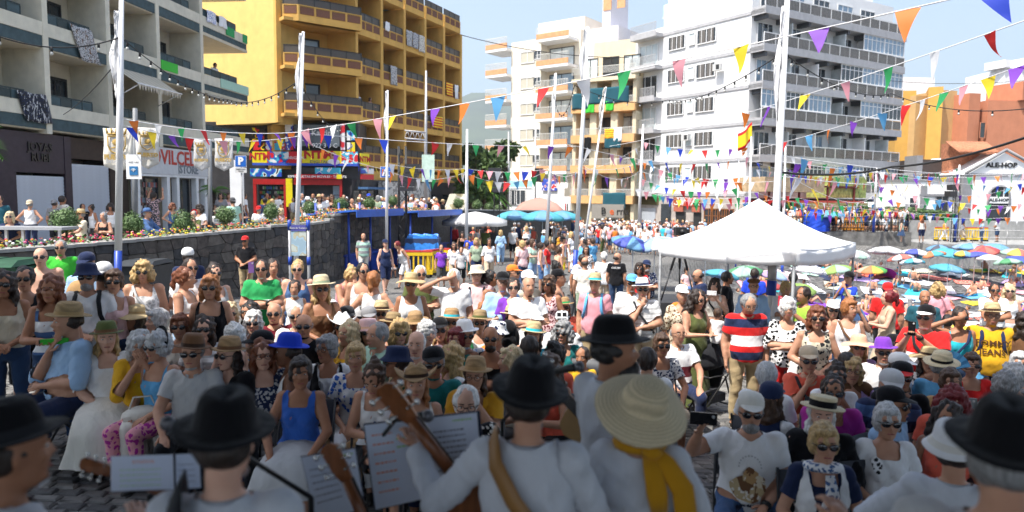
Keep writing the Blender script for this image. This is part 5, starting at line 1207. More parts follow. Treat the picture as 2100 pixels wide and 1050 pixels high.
# ================================================================ THE CROWD
def parse(tok):
 d={};r=0;s=1.0;dz=0
 for w in tok.split():
  if w in('s','t'):d['st']=w
  elif w in ARMS:d['arms']=w
  elif w in('walk','cross','wide','tuck','beach')and '=' not in w:
   if w=='cross':d['arms']='cross'
   else :d['legs']=w
  elif w in('m','f','h','g','c'):d['b']=w
  elif w=='gl':d['gl']=True
  elif '=' in w:
   k,v=w.split('=')
   if k=='r':r=float(v)
   elif k=='S':s=float(v)
   elif k in('yaw','pit','lean','roll','tilt','tilty','w','hs'):d[k]=float(v)
   elif k in('hat','hair'):
    q=v.split(':');d[k]=[q[0],':'.join(q[1:4])]if len(q)>1 and q[1]in('FL','fl','ck')else q
   elif k=='top':d[k]=[tuple(q.split(':',1))for q in v.split('+')]
   elif k=='bot':d[k]=tuple(v.split(':',1))
   elif k=='gl':d['gl']=v
   elif k=='dz':dz=float(v)
   else :d[k]=v
  else :raise ValueError(w)
 return d,r,s,dz
def chair_parts():pass
chair_m=pm('chair_black',(.02,.02,.022),rough=.45,var=.2);chair_p=pm('chair_grey',(.05,.055,.065),rough=.55,var=.15)
b=MB();b.b3(-.21,.21,-.2,.2,.435,.455);CH_SEAT=b.mesh('seat',[chair_p])
b=MB()
for i in range(9):
 a_=-.6+1.2*i/8
b.add([(-.21+.42*i/8,.235+.035*math.cos((i-4)/4*1.4)+dy,z)for dy in(0,.012)for z in(.62,.86)for i in range(9)],[(i,i+1,10+i,9+i)for i in range(8)]+[(18+i,27+i,28+i,19+i)for i in range(8)]+[(9+i,10+i,28+i,27+i)for i in range(8)]+[(i,18+i,19+i,i+1)for i in range(8)],0,True);CH_BACK=b.mesh('backrest',[chair_p])
def chleg(s,front):
 b=MB()
 b.tube([(s*.225,-.22,0),(s*.225,.1,.5),(s*.22,.26,.87)]if front else[(s*.205,.27,0),(s*.205,-.15,.44)],.011,6);return b.mesh('leg',[chair_m])
CH_LEGS=[chleg(-1,1),chleg(1,1),chleg(-1,0),chleg(1,0)]
b=MB();b.tube([(-.2,.18,.14),(.2,.18,.14)],.009,6);CH_BAR=b.mesh('stretcher',[chair_m])
def chair(loc,rz,label='black folding chair under a seated member of the audience',group='folding chairs of the audience'):
 c=thing('folding_chair',loc,label,'chair',group,rz)
 for q in(CH_SEAT,CH_BACK,*CH_LEGS,CH_BAR):ob(q.name.split('.')[0],q,c,local=True)
 return c
def put(x,y,tok,label,group='people in the seated audience',lod=None,gf=ground,seat=True,cat='person'):
 d,r,s,dz=parse(tok);sit=d.get('st')=='s'
 if d.get('b')in('f','g')and 'S' not in tok:s*=.97
 H=(1.32 if sit else 1.73)*s+(.035 if d.get('hat')else 0)
 if abs(d.get('lean',0))>12:H-=.35*math.sin(R(abs(d['lean'])))*.8
 p=stand(x,y,H,gf=gf)
 if lod is None:lod=0 if p.y<8.3 else 1 if p.y<34 else 2
 rz=math.atan2(-p.x,p.y)*.7+R(r)
 o,D=person(p,rz,d,label,group,s,lod,cat)
 if sit and seat and p.y<20:chair(p,rz,clip_label('black folding chair under the '+label))
 return o,D,s
MAIN="""
8 557|t clasp f skin=t hair=long:dark gl top=tank:cream bot=trousers:jeans|woman in a cream vest and jeans at the far left edge
50 547|t down f skin=m hair=pony:black gl top=tee:charcoal bot=shorts:black|woman in dark shirt and black shorts behind the cream vest
83 507|t down h skin=l hair=ring:dark gl bot=shorts:navy|bald bare-chested man with sunglasses in front of green bin
124 492|t down m skin=m hair=short:grey gl top=polo:brightg bot=trousers:khaki|grey haired man in a bright green polo shirt
105 566|t phlow f skin=t hair=long:auburn top=tank:wst:white:denim bot=trousers:jeans yaw=-8|woman in blue and white striped vest holding a green fan
176 514|t down m r=160 skin=m hair=short:dark hat=capb:navy:navy top=tee:lblue bot=shorts:navy|man in royal blue cap seen from behind, rucksack on back
178 536|t clasp m skin=m hat=bucket:navy:navy hair=short:grey gl beard=grey top=tee:white bot=shorts:khaki|man in navy bucket hat and white tee with black rucksack straps
209 534|t down m r=150 skin=m hair=short:dark hat=capb:white:white top=tee:white bot=shorts:dgrey|man in white cap turned away beside the tall pole
225 553|t down f skin=m hair=fshort:brown gl top=tank:lpink bot=trousers:jeans roll=4|woman with short brown hair in pale pink vest
293 537|t down g skin=m hair=curly:blond gl top=tank:FL:white:lgrey bot=skl:FL:white:lgrey|curly blonde woman in a white printed sundress
385 505|t down m r=200 skin=m hair=short:dark hat=cap:white:white top=tee:navy bot=shorts:navy|man in white cap and navy tee nearest the stone wall
389 529|t cross m skin=m hair=short:dark gl top=tee:white bot=shorts:khaki r=25|dark haired man in white tee with black strap, arms folded
377 548|t cross f skin=m r=70 hair=pony:auburn top=tank:white bot=trousers:lblue|woman with auburn ponytail and white vest in profile
439 541|t down f skin=l hair=bun:dark gl top=tank:lgrey bot=shorts:black r=20|dark haired woman with sunglasses standing behind the black vest
430 565|t down f skin=m hair=bob:ginger gl top=tank:black bot=trousers:black|ginger haired woman in a black vest with sunglasses
503 482|t clasp m skin=t hat=cap:red:red gl top=polo:black bot=trousers:khaki r=-15|man in red cap and black shirt leaning by the stone wall
536 532|t cross m skin=m hair=short:dark gl top=polo:wst:green:green:white bot=trousers:green|man in green, white and navy polo shirt with folded arms
560 531|t phone1 f skin=m hair=pony:dark top=tank:white+bra:navy bot=shorts:navy r=10|woman holding up a violet phone behind the green polo
610 535|t down g skin=l hair=bun:blond gl top=tank:denim bot=skl:denim|big blonde woman with sunglasses in a pale denim sundress
604 576|t down c S=.82 skin=m hair=pony:dark top=sleeveless:white bot=shorts:denim|girl with tied dark hair in white top before the denim dress
659 563|t clasp f skin=t hat=straw:lstraw:sage hair=vlong:blond gl top=tank:brown bot=skl:brown r=12|long haired woman in pale green-banded straw hat and brown dress
702 549|t mouth f skin=m hair=bun:blond pit=28 lean=14 r=40 top=tank:pink bot=shorts:denim|blonde woman with a high bun looking down at something
743 538|t down m skin=m hair=short:black gl yaw=22 top=tank:white bot=shorts:black|dark haired man in white printed vest standing in the middle
766 556|t hips f r=165 skin=m hair=pony:ginger top=tank:white bot=shorts:white|ginger woman in white vest seen from behind
843 557|t down f skin=t hat=sun:straw:dstraw hair=short:dark gl top=sleeveless:white bot=trousers:white|woman in white sleeveless top and wide straw hat
862 544|t cross m skin=m hair=short:white gl top=tee:olive bot=trousers:dgrey r=10|white haired man in an olive tee behind the straw hat
931 551|t salute m skin=m hair=short:white top=tee:white bot=trousers:khaki r=-10|white haired man in white tee shading his eyes with a hand
978 541|t down h skin=l hat=bucket:cream:cream hair=short:grey gl=c top=tee:lpink bot=shorts:khaki|stout man in pink tee and cream sun hat with rucksack straps
1005 554|t down f r=70 skin=t hair=pony:black gl top=tank:navy bot=trousers:jeans|woman with black hair and navy vest turned to the right
1031 554|t cross m skin=l hat=cap:black:black hair=short:grey gl=c top=long:lblue bot=trousers:lblue|man in black cap and light blue shirt with arms crossed
1051 540|t down m r=60 skin=m hat=cap:orange:orange hair=short:dark gl top=tee:white bot=shorts:navy|man in an orange cap turned to the right
1053 570|t down f skin=l hair=pony:dark gl top=tee:purple bot=shorts:black|woman with sunglasses and purple top behind the bald man
1083 551|t down m r=40 skin=m hat=cap:white:white hair=short:dark top=tee:cream bot=shorts:khaki|person in white cap behind the bald man in stripes
1083 567|t cross m skin=m hair=thin:grey top=polo:wst:white:white:charcoal bot=trousers:jeans r=18|balding man in a white polo with black stripes, arms folded
1126 565|t down f skin=t hair=bob:brown gl top=sleeveless:fl:lpink:maroon bot=trousers:jeans r=-25|auburn haired woman in floral sleeveless top with sunglasses
1144 549|t down m r=80 skin=m hat=cap:black:black hair=short:dark top=tank:dgrey bot=shorts:black|man in black cap and grey vest seen in profile
1221 559|t down m skin=m hat=fedora:straw:turq hair=short:grey top=tee:pink bot=shorts:khaki r=-12|man in pink tee and straw hat with blue band, rucksack on
1296 559|t down m skin=t hat=cap:sky:sky hair=short:dark gl top=long:white bot=trousers:beige|man in a bright blue cap and open white shirt
1318 569|t chin m skin=m hat=fedora:white:navy hair=short:grey gl top=tee:st:white:lgrey bot=shorts:beige|man in white trilby and pale striped tee, hand on chin
1326 531|t cross m skin=m hat=cap:navy:navy hair=short:dark gl beard=grey top=tee:fl:navy:lgrey bot=shorts:khaki r=15|man in navy cap and blue patterned shirt by the tripod
1311 539|t down f skin=t hair=bob:dark gl top=tee:red bot=shorts:black|woman with dark hair and sunglasses half hidden behind navy cap
1265 518|t down m r=170 skin=m hair=ring:dark top=tee:black bot=trousers:jeans yaw=-50|bald man in black tee with white print, seen from behind
1239 516|t down m r=185 skin=m hair=short:white top=tee:white bot=trousers:beige|white haired man in white tee walking away
1200 527|t down m r=175 skin=m hair=ring:dark top=tee:offwhite bot=shorts:sage|balding man in a cream tee seen from behind
1180 524|t down m r=60 skin=t hair=short:dark lean=16 pit=15 top=tee:white bot=trousers:dgrey|dark haired man in white tee leaning forward
1399 581|t down f skin=m hat=cap:white:white hair=fshort:grey top=elbow:fl:cream:brown bot=skk:fl:cream:brown r=15|woman in white cap with orange rucksack by the gazebo leg
1427 593|t phlow f r=35 skin=m hair=vlong:dark pit=12 top=sleeveless:olive bot=skl:olive|woman with long curly dark hair and olive green dress
1436 551|t down m r=-70 skin=m hair=ring:dark gl top=tee:navy bot=shorts:navy pit=12|bald man in navy tee turned left under the gazebo edge
1466 571|t phone f skin=l hair=bob:dark top=crop:offwhite bot=shorts:black r=-10|woman in white top and black shorts taking a photo
1491 556|t down m r=80 skin=t hair=short:black top=tee:black bot=trousers:black|dark man all in black looking right under the gazebo
1533 598|t down m skin=m hair=short:grey gl=c pit=20 top=polo:wst:red:navy:white bot=trousers:khaki r=12 w=1.08|older man in red, navy and white striped polo looking down
1546 567|t down m skin=m hat=flat:brown:brown hair=short:grey gl=c top=long:lblue bot=trousers:beige r=8|smiling man in a brown flat cap and pale blue shirt
1548 550|t down m r=170 skin=t hair=short:dark top=tee:royal bot=shorts:navy|man in dark blue shirt behind the flat cap
1610 576|t phlow f skin=m hair=fshort:blond pit=15 top=elbow:white bot=trousers:white r=20|woman with short blonde hair and loose white blouse
1616 612|t cross f skin=m hair=gcurl:white gl=c top=elbow:FL:white:black bot=trousers:red|white haired woman in black and white floral blouse and red trousers
1627 558|t down m r=165 skin=b hair=short:black top=tee:dgrey bot=shorts:dgrey|dark man in grey tee behind the gazebo leg
1650 587|t phone m r=-50 skin=t hair=short:dark top=tee:lime bot=shorts:black|person in lime green top filming with a red phone
1676 628|t clasp f skin=m hair=bob:auburn gl top=sleeveless:FL:cream:charcoal bot=skk:FL:cream:charcoal|auburn haired woman with sunglasses and black-trimmed cream blouse
1709 614|t down c S=.9 skin=m hat=cap:white:white hair=long:dark gl top=tank:white bot=shorts:denim|girl in a white cap and white vest
1741 613|t down f skin=m hair=fshort:ginger yaw=30 top=sleeveless:white bot=trousers:jeans|short haired blonde woman in white sleeveless top, crossbody strap
1742 589|t mouth m r=30 skin=m hat=cap:sage:sage hair=short:grey top=tee:denim bot=shorts:navy|man in grey-green cap carrying a child on his shoulders
1822 577|t down h r=175 skin=m hat=capb:red:red hair=short:dark top=tee:red bot=shorts:black|big man in red cap and red tee seen from behind
1824 595|t phlow f r=-80 skin=l hair=pony:red top=tank:beige bot=skk:beige|woman with dark red ponytail and beige dress facing left
1897 594|t down m skin=t hair=ring:grey top=tee:dteal bot=shorts:khaki|bald man in dark green tee behind the striped polo
1901 621|t phone h skin=m hat=cap:black:white hair=short:grey gl top=polo:wst:red:red:white bot=trousers:navy r=-25|man in red striped polo and black cap filming with phone
1924 580|t down f r=175 skin=m hair=curly:blond top=tee:pink bot=trousers:white|curly blonde woman in pink tee seen from behind
1969 630|t salute f skin=t hair=pony:dark gl top=tank:turq bot=shorts:jeans r=10|woman in turquoise vest shading her eyes with her arm
2036 620|t down h skin=m hat=fedora:straw:dbrown hair=short:grey gl=c top=tee:gold bot=shorts:navy|man in yellow TOMMY JEANS tee and straw hat
2040 581|t chin m skin=t hair=short:dark gl top=tee:white bot=shorts:navy|dark haired man in white tee with hand at his mouth
2070 583|t down f skin=l hair=long:lblond gl top=crop:white bot=shorts:white|blonde woman in white crop top and white shorts
2104 640|t down f r=150 skin=t hair=long:dark top=tank:brown bot=shorts:black|tanned person with brown bag cut off by right edge
1944 646|t down c S=.8 skin=t r=170 hair=short:black top=tee:black bot=shorts:black|dark haired child behind the turquoise vest
142 620|s S=1.09 chin h skin=m r=-60 hat=fedora:dstraw:dstraw hair=short:dark top=elbow:lblue bot=shorts:navy legs=wide yaw=-10|seated man in tan straw hat and light blue linen shirt
218 658|s lap g skin=l hat=fedora:olive:brown hair=long:blond top=elbow:white bot=skl:offwhite r=8|seated woman in olive hat, white blouse and long white skirt
277 622|s clasp f skin=t r=-55 hat=sun:straw:dstraw hair=long:dark gl top=tee:black bot=trousers:black|seated woman in wide straw hat and black top, in profile
284 674|s mouth f skin=m hair=bob:silver top=elbow:gold bot=trousers:offwhite pit=18 r=10|seated grey haired woman in mustard cardigan, hands at her mouth
325 674|s lap f skin=m r=-38 hair=gcurl:silver gl hat=headband:black top=tank:sky bot=trousers:FL:pink:magenta|seated woman in blue vest, black hairband and pink patterned trousers
324 634|s lap f skin=l r=-60 hair=fshort:silver top=tee:lgrey bot=trousers:grey|old grey haired woman looking left behind the hairband
417 621|s lap m r=-70 skin=l hair=ring:white top=tee:sage bot=trousers:khaki|bald white haired old man in profile below the wall
368 644|s lap f skin=m hair=fshort:auburn gl top=tee:offwhite bot=trousers:brown|auburn haired woman in sunglasses behind the brown fedora
418 649|s lap f skin=l hair=long:dark gl top=tee:st:white:lgrey bot=trousers:jeans|long dark haired woman in thin striped tee and sunglasses
470 621|s lap f skin=l hair=bob:lblond gl top=tee:white bot=trousers:beige r=10|blonde woman with sunglasses and white neck scarf, seated
519 638|s lap f skin=l hair=bob:white gl top=tee:lgrey bot=trousers:grey|white haired woman with dark sunglasses, seated
513 619|s lap f skin=m r=-40 hair=long:black gl=c top=tee:charcoal bot=trousers:black|dark haired woman with glasses behind the white haired woman
562 620|s lap h skin=m hair=thin:grey gl top=polo:maroon bot=trousers:khaki|man with sunglasses in a maroon shirt and shoulder bag
481 664|s lap f skin=l hair=gcurl:white pit=10 top=tank:peach bot=trousers:grey|white haired woman bent low behind the brown hat
394 684|s knees m skin=m hat=fedora:brown:dbrown hair=short:grey gl top=polo:lgrey bot=trousers:black r=-8|seated man in dark brown fedora, pale shirt and wristwatch
471 690|s lap g skin=l r=-40 hat=fedora:tan:brown hair=bob:dark gl top=tee:black bot=trousers:black|seated woman in brown hat and black tee with red lanyard
536 673|s lap m r=-65 skin=m hat=cap:black:black hair=short:dark top=tee:sky bot=trousers:jeans|man in black cap and sky blue tee facing left
539 699|s clasp g skin=l hair=long:auburn gl=c top=tee:fl:navy:lgrey bot=trousers:charcoal r=8|auburn haired woman with glasses in navy patterned dress
608 625|s lap m skin=m hair=short:silver gl top=polo:offwhite bot=trousers:khaki|grey haired man with sunglasses behind bald black shirt man
623 643|s clasp m skin=m hair=ring:grey gl top=tee:black bot=trousers:khaki w=1.05|bald man in black tee and sunglasses with folded hands
670 625|s lap m skin=t hair=short:silver top=polo:wst:lgrey:dgrey bot=trousers:grey r=12|grey haired man in grey shirt with dark collar
676 612|s lap m r=170 skin=m hat=capb:white:white hair=short:dark top=tee:white bot=trousers:grey|person in white cap behind the grey shirt
711 624|s lap m r=20 skin=m hat=cap:charcoal:charcoal hair=short:dark gl top=tee:red bot=trousers:grey|person in dark grey cap, head low behind the cowboy hat
701 640|s lap f skin=t hat=cowboy:white:white hair=bob:dark gl top=tee:fl:cream:brown bot=trousers:beige|woman in a white cowboy hat with sunglasses
717 659|s lap f r=-45 skin=m hair=long:lblond top=elbow:gold bot=trousers:beige|long haired blonde woman in a mustard lace top
757 625|s lap m r=8 skin=t hat=cap:grey:grey hair=short:grey top=tee:dgrey bot=trousers:grey|man in a grey cap with his face in shade
782 616|s lap m skin=m hat=fedora:straw:dbrown hair=short:grey gl top=tee:white bot=trousers:beige|man in small straw hat with black band and sunglasses
755 650|s lap f skin=m hat=bucket:lpink:peach hair=long:dark gl top=tee:coral bot=trousers:white|woman in pink tie-dyed bucket hat and coral top
805 640|s lap f skin=t hat=straw:dstraw:dbrown hair=bob:dark top=tee:fl:white:teal bot=trousers:navy|woman in brown banded straw hat behind the curly blonde
820 658|s lap f skin=l hair=curly:blond gl top=tee:navy bot=trousers:navy r=10|curly blonde woman with sunglasses and a frown
776 661|s lap m skin=m r=-45 hair=short:grey top=polo:mint bot=trousers:khaki w=1.08|big grey haired man in mint green shirt looking left
594 683|s lap m skin=d r=-85 hat=fedora:royal:royal hair=short:dark top=tank:white bot=trousers:navy|man in a bright blue trilby turned to the left
673 687|s clasp f skin=t hair=fshort:grey gl=c yaw=-30 top=tee:white+vest:black bot=trousers:white|grey haired woman in black waistcoat over white tee
729 703|s lap f skin=m hair=fshort:blond top=tee:FL:white:blue bot=trousers:white|older woman in blue and white floral top
615 732|s knees f skin=t hair=fshort:dark yaw=14 top=sleeveless:blue bot=skk:lgrey r=-10|dark haired woman in ruffled blue blouse beside the empty chair
816 706|s lap f r=-75 skin=t hat=bucket:navy:navy hair=short:dark gl top=tee:FL:tan:dgreen bot=trousers:tan|woman in navy bucket hat with chin strap facing left
774 733|s phlow f skin=m hair=bun:brown pit=30 top=tank:white bot=shorts:black legs=cross yaw=-15|woman with brown bun and white vest looking down at phone
931 604|s lap m skin=t hat=cap:black:black hair=short:dark gl top=tee:teal bot=trousers:navy|man in black cap and teal tee in back row
926 632|s lap m skin=m hat=straw:tan:turq hair=short:grey gl top=tee:green bot=trousers:khaki|man in woven hat with turquoise brim
993 620|s lap f r=180 skin=m hair=bob:ginger top=tee:black bot=trousers:black|auburn haired person facing away in the back row
984 635|s lap f skin=m hat=straw:dstraw:olive hair=short:dark gl top=elbow:white bot=trousers:white|woman in olive straw hat and sunglasses, open white shirt
1049 626|s lap f skin=t hat=straw:straw:dbrown hair=bob:dark gl top=tee:white bot=trousers:beige r=-10|woman in tan straw hat with black band near striped polo
840 618|s lap f skin=m hat=straw:lstraw:gold hair=bob:dark gl top=tee:lpink bot=trousers:white|woman in cream straw hat and sunglasses before the white top
853 636|s lap f skin=t hat=straw:tan:dstraw hair=bob:grey top=tee:beige bot=trousers:grey pit=12|person in coarse tan straw hat, face hidden by brim
903 647|s lap f skin=m hat=cap:black:black hair=bob:blond gl top=tee:white bot=trousers:white|smiling blonde woman in black visor cap and white tee
875 659|s lap f r=25 skin=l hair=gcurl:silver top=tee:lpink bot=trousers:grey|silver haired woman between old man and black visor
855 678|s lap m skin=l hair=thin:white top=polo:white bot=trousers:grey yaw=-8|frowning old man with white hair and white collar
954 656|s lap m skin=m hat=fedora:white:white hair=short:grey gl top=polo:ck:white:lblue bot=trousers:navy r=15|man in white trilby and checked shirt
937 672|s lap f skin=m hair=fshort:red r=-20 top=tee:fl:teal:olive bot=trousers:dgrey|woman with short dark red hair
1006 668|s cross h skin=t hair=ring:black gl beard=dark top=tank:black bot=shorts:navy|bald bearded man in black sleeveless shirt, arms crossed
1020 655|s lap f r=-20 skin=m hat=bucket:FL:white:navy hair=short:brown top=tee:orange bot=trousers:beige|woman in white patterned sun hat and orange top
1044 650|s lap f r=150 skin=m hat=scarf:black top=tank:white bot=trousers:black|person with black headscarf and white vest turned away
890 706|s lap m skin=t hat=cap:black:black hair=short:grey gl top=tee:teal bot=trousers:navy w=1.05|man in black cap, sunglasses and dark teal tee
926 706|s lap f r=-65 skin=m hair=long:blond top=tee:st:white:pink bot=trousers:beige|long haired woman in pink and white striped tee
854 745|s lap f skin=m hat=cowboy:tan:dbrown hair=vlong:ginger top=tank:offwhite bot=shorts:denim pit=-2|woman in tan cowboy hat and white vest
975 731|s mouth g skin=m hat=fedora:tan:tan hair=bob:brown gl=c top=tee:mustard bot=trousers:grey r=-8|woman with glasses in tan leather hat and mustard top
957 783|s chin m skin=l hair=short:white gl=c lean=8 top=tee:fl:black:offwhite bot=trousers:dgrey|white haired man with black glasses resting chin on hand
1094 659|s lap f skin=m hat=fedora:straw:turq hair=bob:dark top=tee:turq bot=trousers:navy|woman in tan hat with turquoise band, turned partly away
1086 688|s lap m r=160 skin=m hair=short:dark top=tee:tan bot=trousers:grey|dark haired person looking away in front of turquoise band hat
1050 711|s lap f r=-70 skin=l hair=bob:lblond top=tee:offwhite bot=trousers:grey|pale haired woman in profile behind the black hat
1158 609|s lap f skin=m hat=straw:tan:green hair=bob:auburn gl top=tee:coral bot=trousers:white|woman in green banded brown hat and coral tee
1154 634|s lap m skin=m hat=cap:ck:black:white hair=short:dark gl top=tee:white bot=trousers:navy|person in black and white cap with sunglasses
1156 660|s lap f skin=m hair=curly:grey gl top=elbow:teal bot=trousers:navy yaw=-15|grey curly haired woman in teal top with sunglasses
1098 634|s lap f r=30 skin=t hat=cap:white:white hair=long:black top=tee:white bot=trousers:grey|dark haired person in a white cap, front row of the back block
1357 684|s knees f skin=t hair=fshort:brown gl top=tee:fl:lgrey:navy bot=shorts:beige r=12|brown haired woman in blue floral tee with sunglasses
1390 661|s knees m skin=m hair=ring:grey gl=c top=polo:wst:white:white:maroon bot=trousers:navy r=20|bald man with glasses in white polo with teal sleeves
1195 713|s lap c S=.8 skin=t hair=short:dark r=-20 top=tee:gold bot=shorts:navy|boy with dark hair in yellow top behind the black hat
1140 702|s lap f r=140 skin=t hair=bun:black top=tee:coral bot=trousers:black|black haired woman turned away near the boy
1133 724|s phlow f r=-40 skin=m hair=long:brown top=tank:coral bot=trousers:black pit=15|brown haired woman bent over a phone near the microphone
1328 712|s lap m r=170 skin=m hair=short:dark top=tee:white bot=trousers:grey|person in white tee hidden behind the straw hat
1762 684|s lap f skin=m hat=sun:peach:peach hair=bob:blond gl top=elbow:lilac bot=trousers:white|woman in pink wide brimmed hat and lilac top
1813 692|s lap m skin=m hat=fedora:purple:purple hair=short:grey gl top=polo:white bot=trousers:white|person in a purple hat and blue sunglasses
1834 682|s lap m skin=t hat=cap:black:black hair=short:dark gl top=tee:black bot=trousers:grey|person in black cap directly behind the purple hat
1845 719|s lap f r=50 skin=m hat=cap:white:white hair=bob:dark top=tee:white bot=trousers:white|person with white cap over the face leaning forward
1673 688|s lap m skin=m hair=thin:grey gl=c top=polo:white bot=trousers:grey w=1.08|grey haired man in white shirt behind the beige cap
1660 705|s chin m skin=m hat=cap:beige:beige hair=short:grey gl top=polo:coral bot=trousers:khaki|man in beige cap and coral polo, hand on chin
1748 733|s lap f skin=m hair=bob:blond gl=c top=elbow:lilac bot=trousers:lpink|smiling blonde woman with glasses and pink lace top
1738 722|s lap m r=170 skin=m hair=short:dark top=tee:brown bot=trousers:grey|dark haired person behind the lace top woman
1714 742|s mouth f skin=t hair=bun:dark pit=25 top=tee:white bot=trousers:white|dark haired woman in white tee looking down
1827 750|s lap m skin=m hat=cap:lgrey:lgrey hair=short:grey top=tee:wst:navy:denim:lgrey bot=trousers:navy pit=10 w=1.08|man in light grey cap and navy striped tee
1851 737|s lap m skin=t hat=cap:black:red hair=short:dark gl top=polo:black bot=trousers:grey|man in black cap with red peak and black polo
1709 773|s chin g skin=t hair=bun:dark gl top=tee:magenta bot=trousers:black|woman in magenta tee with large sunglasses
1687 806|s lap g skin=l hat=boater:lstraw:black hair=long:white top=long:black bot=skl:black|woman in boater hat with white veil and black dress
1829 787|s lap m r=60 skin=t hat=cap:black:black hair=short:dark gl top=polo:lblue bot=trousers:navy|man in black cap and pale blue polo, glasses at neck
1906 709|s lap f skin=m hat=sun:straw:dbrown hair=bob:dark gl top=tee:FL:white:dgrey bot=trousers:beige|woman in beige sun hat and patterned tee with sunglasses
1931 720|s lap m r=150 skin=m hat=straw:lstraw:black hair=short:grey top=polo:sky bot=trousers:navy|person in straw hat with black band, light blue shirt, turned away
1981 688|s lap h skin=m hair=ring:grey top=polo:sky bot=trousers:khaki|bald man in light blue polo under the yellow tee
1994 724|s salute f skin=m hair=fshort:brown gl top=tee:red bot=trousers:white|woman in red top shading her face with a blue fan
1950 756|s phone f r=5 skin=m hair=fshort:brown top=tee:tan bot=trousers:beige|brown haired woman filming with a large grey phone
1955 793|s lap g skin=m hair=curly:red top=tee:coral bot=trousers:black pit=10|woman with bushy dark red hair
2091 722|s lap f skin=m hair=fshort:silver gl top=tee:grey bot=trousers:grey|grey haired woman with sunglasses near the right edge
2062 765|s lap f r=170 skin=m hair=gcurl:grey top=tee:white bot=trousers:grey|grey curly head seen from behind near right edge
2082 748|s lap f r=-150 skin=m hair=gcurl:silver top=tee:grey bot=trousers:grey|silver curly head seen from behind at the right edge
1947 826|s lap f skin=t hair=vlong:dark gl r=-15 top=sleeveless:coral bot=trousers:black|long dark haired woman in coral top, sunglasses on her head
1582 778|s lap f r=150 skin=m hat=cap:navy:navy hair=bob:brown top=long:white+vest:navy bot=trousers:navy|person in navy hat and waistcoat over white, turned away
1573 741|s lap m r=160 skin=m hair=short:silver top=tee:white bot=trousers:grey|grey haired man in white tee turned away behind navy hat
1690 868|s lap f skin=m hair=fshort:blond gl r=8 top=tee:navy+wvest:white bot=trousers:lblue|short haired blonde woman in aviators and white waistcoat
1820 828|s lap f skin=m hair=fshort:silver gl top=tee:white bot=trousers:white r=8|silver haired woman in white embroidered blouse with sunglasses
1541 798|s phone1 h skin=m hat=cap:offwhite:offwhite hair=short:grey gl beard=grey top=tee:white bot=trousers:denim legs=wide|heavy man in white printed tee and cream cap filming
"""
PAL['dgreen']=(.03,.07,.04)
KEYP={}
for line in MAIN.strip().split('\n'):
 xy,tok,lab=line.split('|');x,y=map(float,xy.split());d_,*_=parse(tok)
 KEYP[(int(x),int(y))]=put(x,y,tok,lab,gf=plaza,group='people seated in the audience' if d_.get('st')=='s' else 'people standing round the audience')
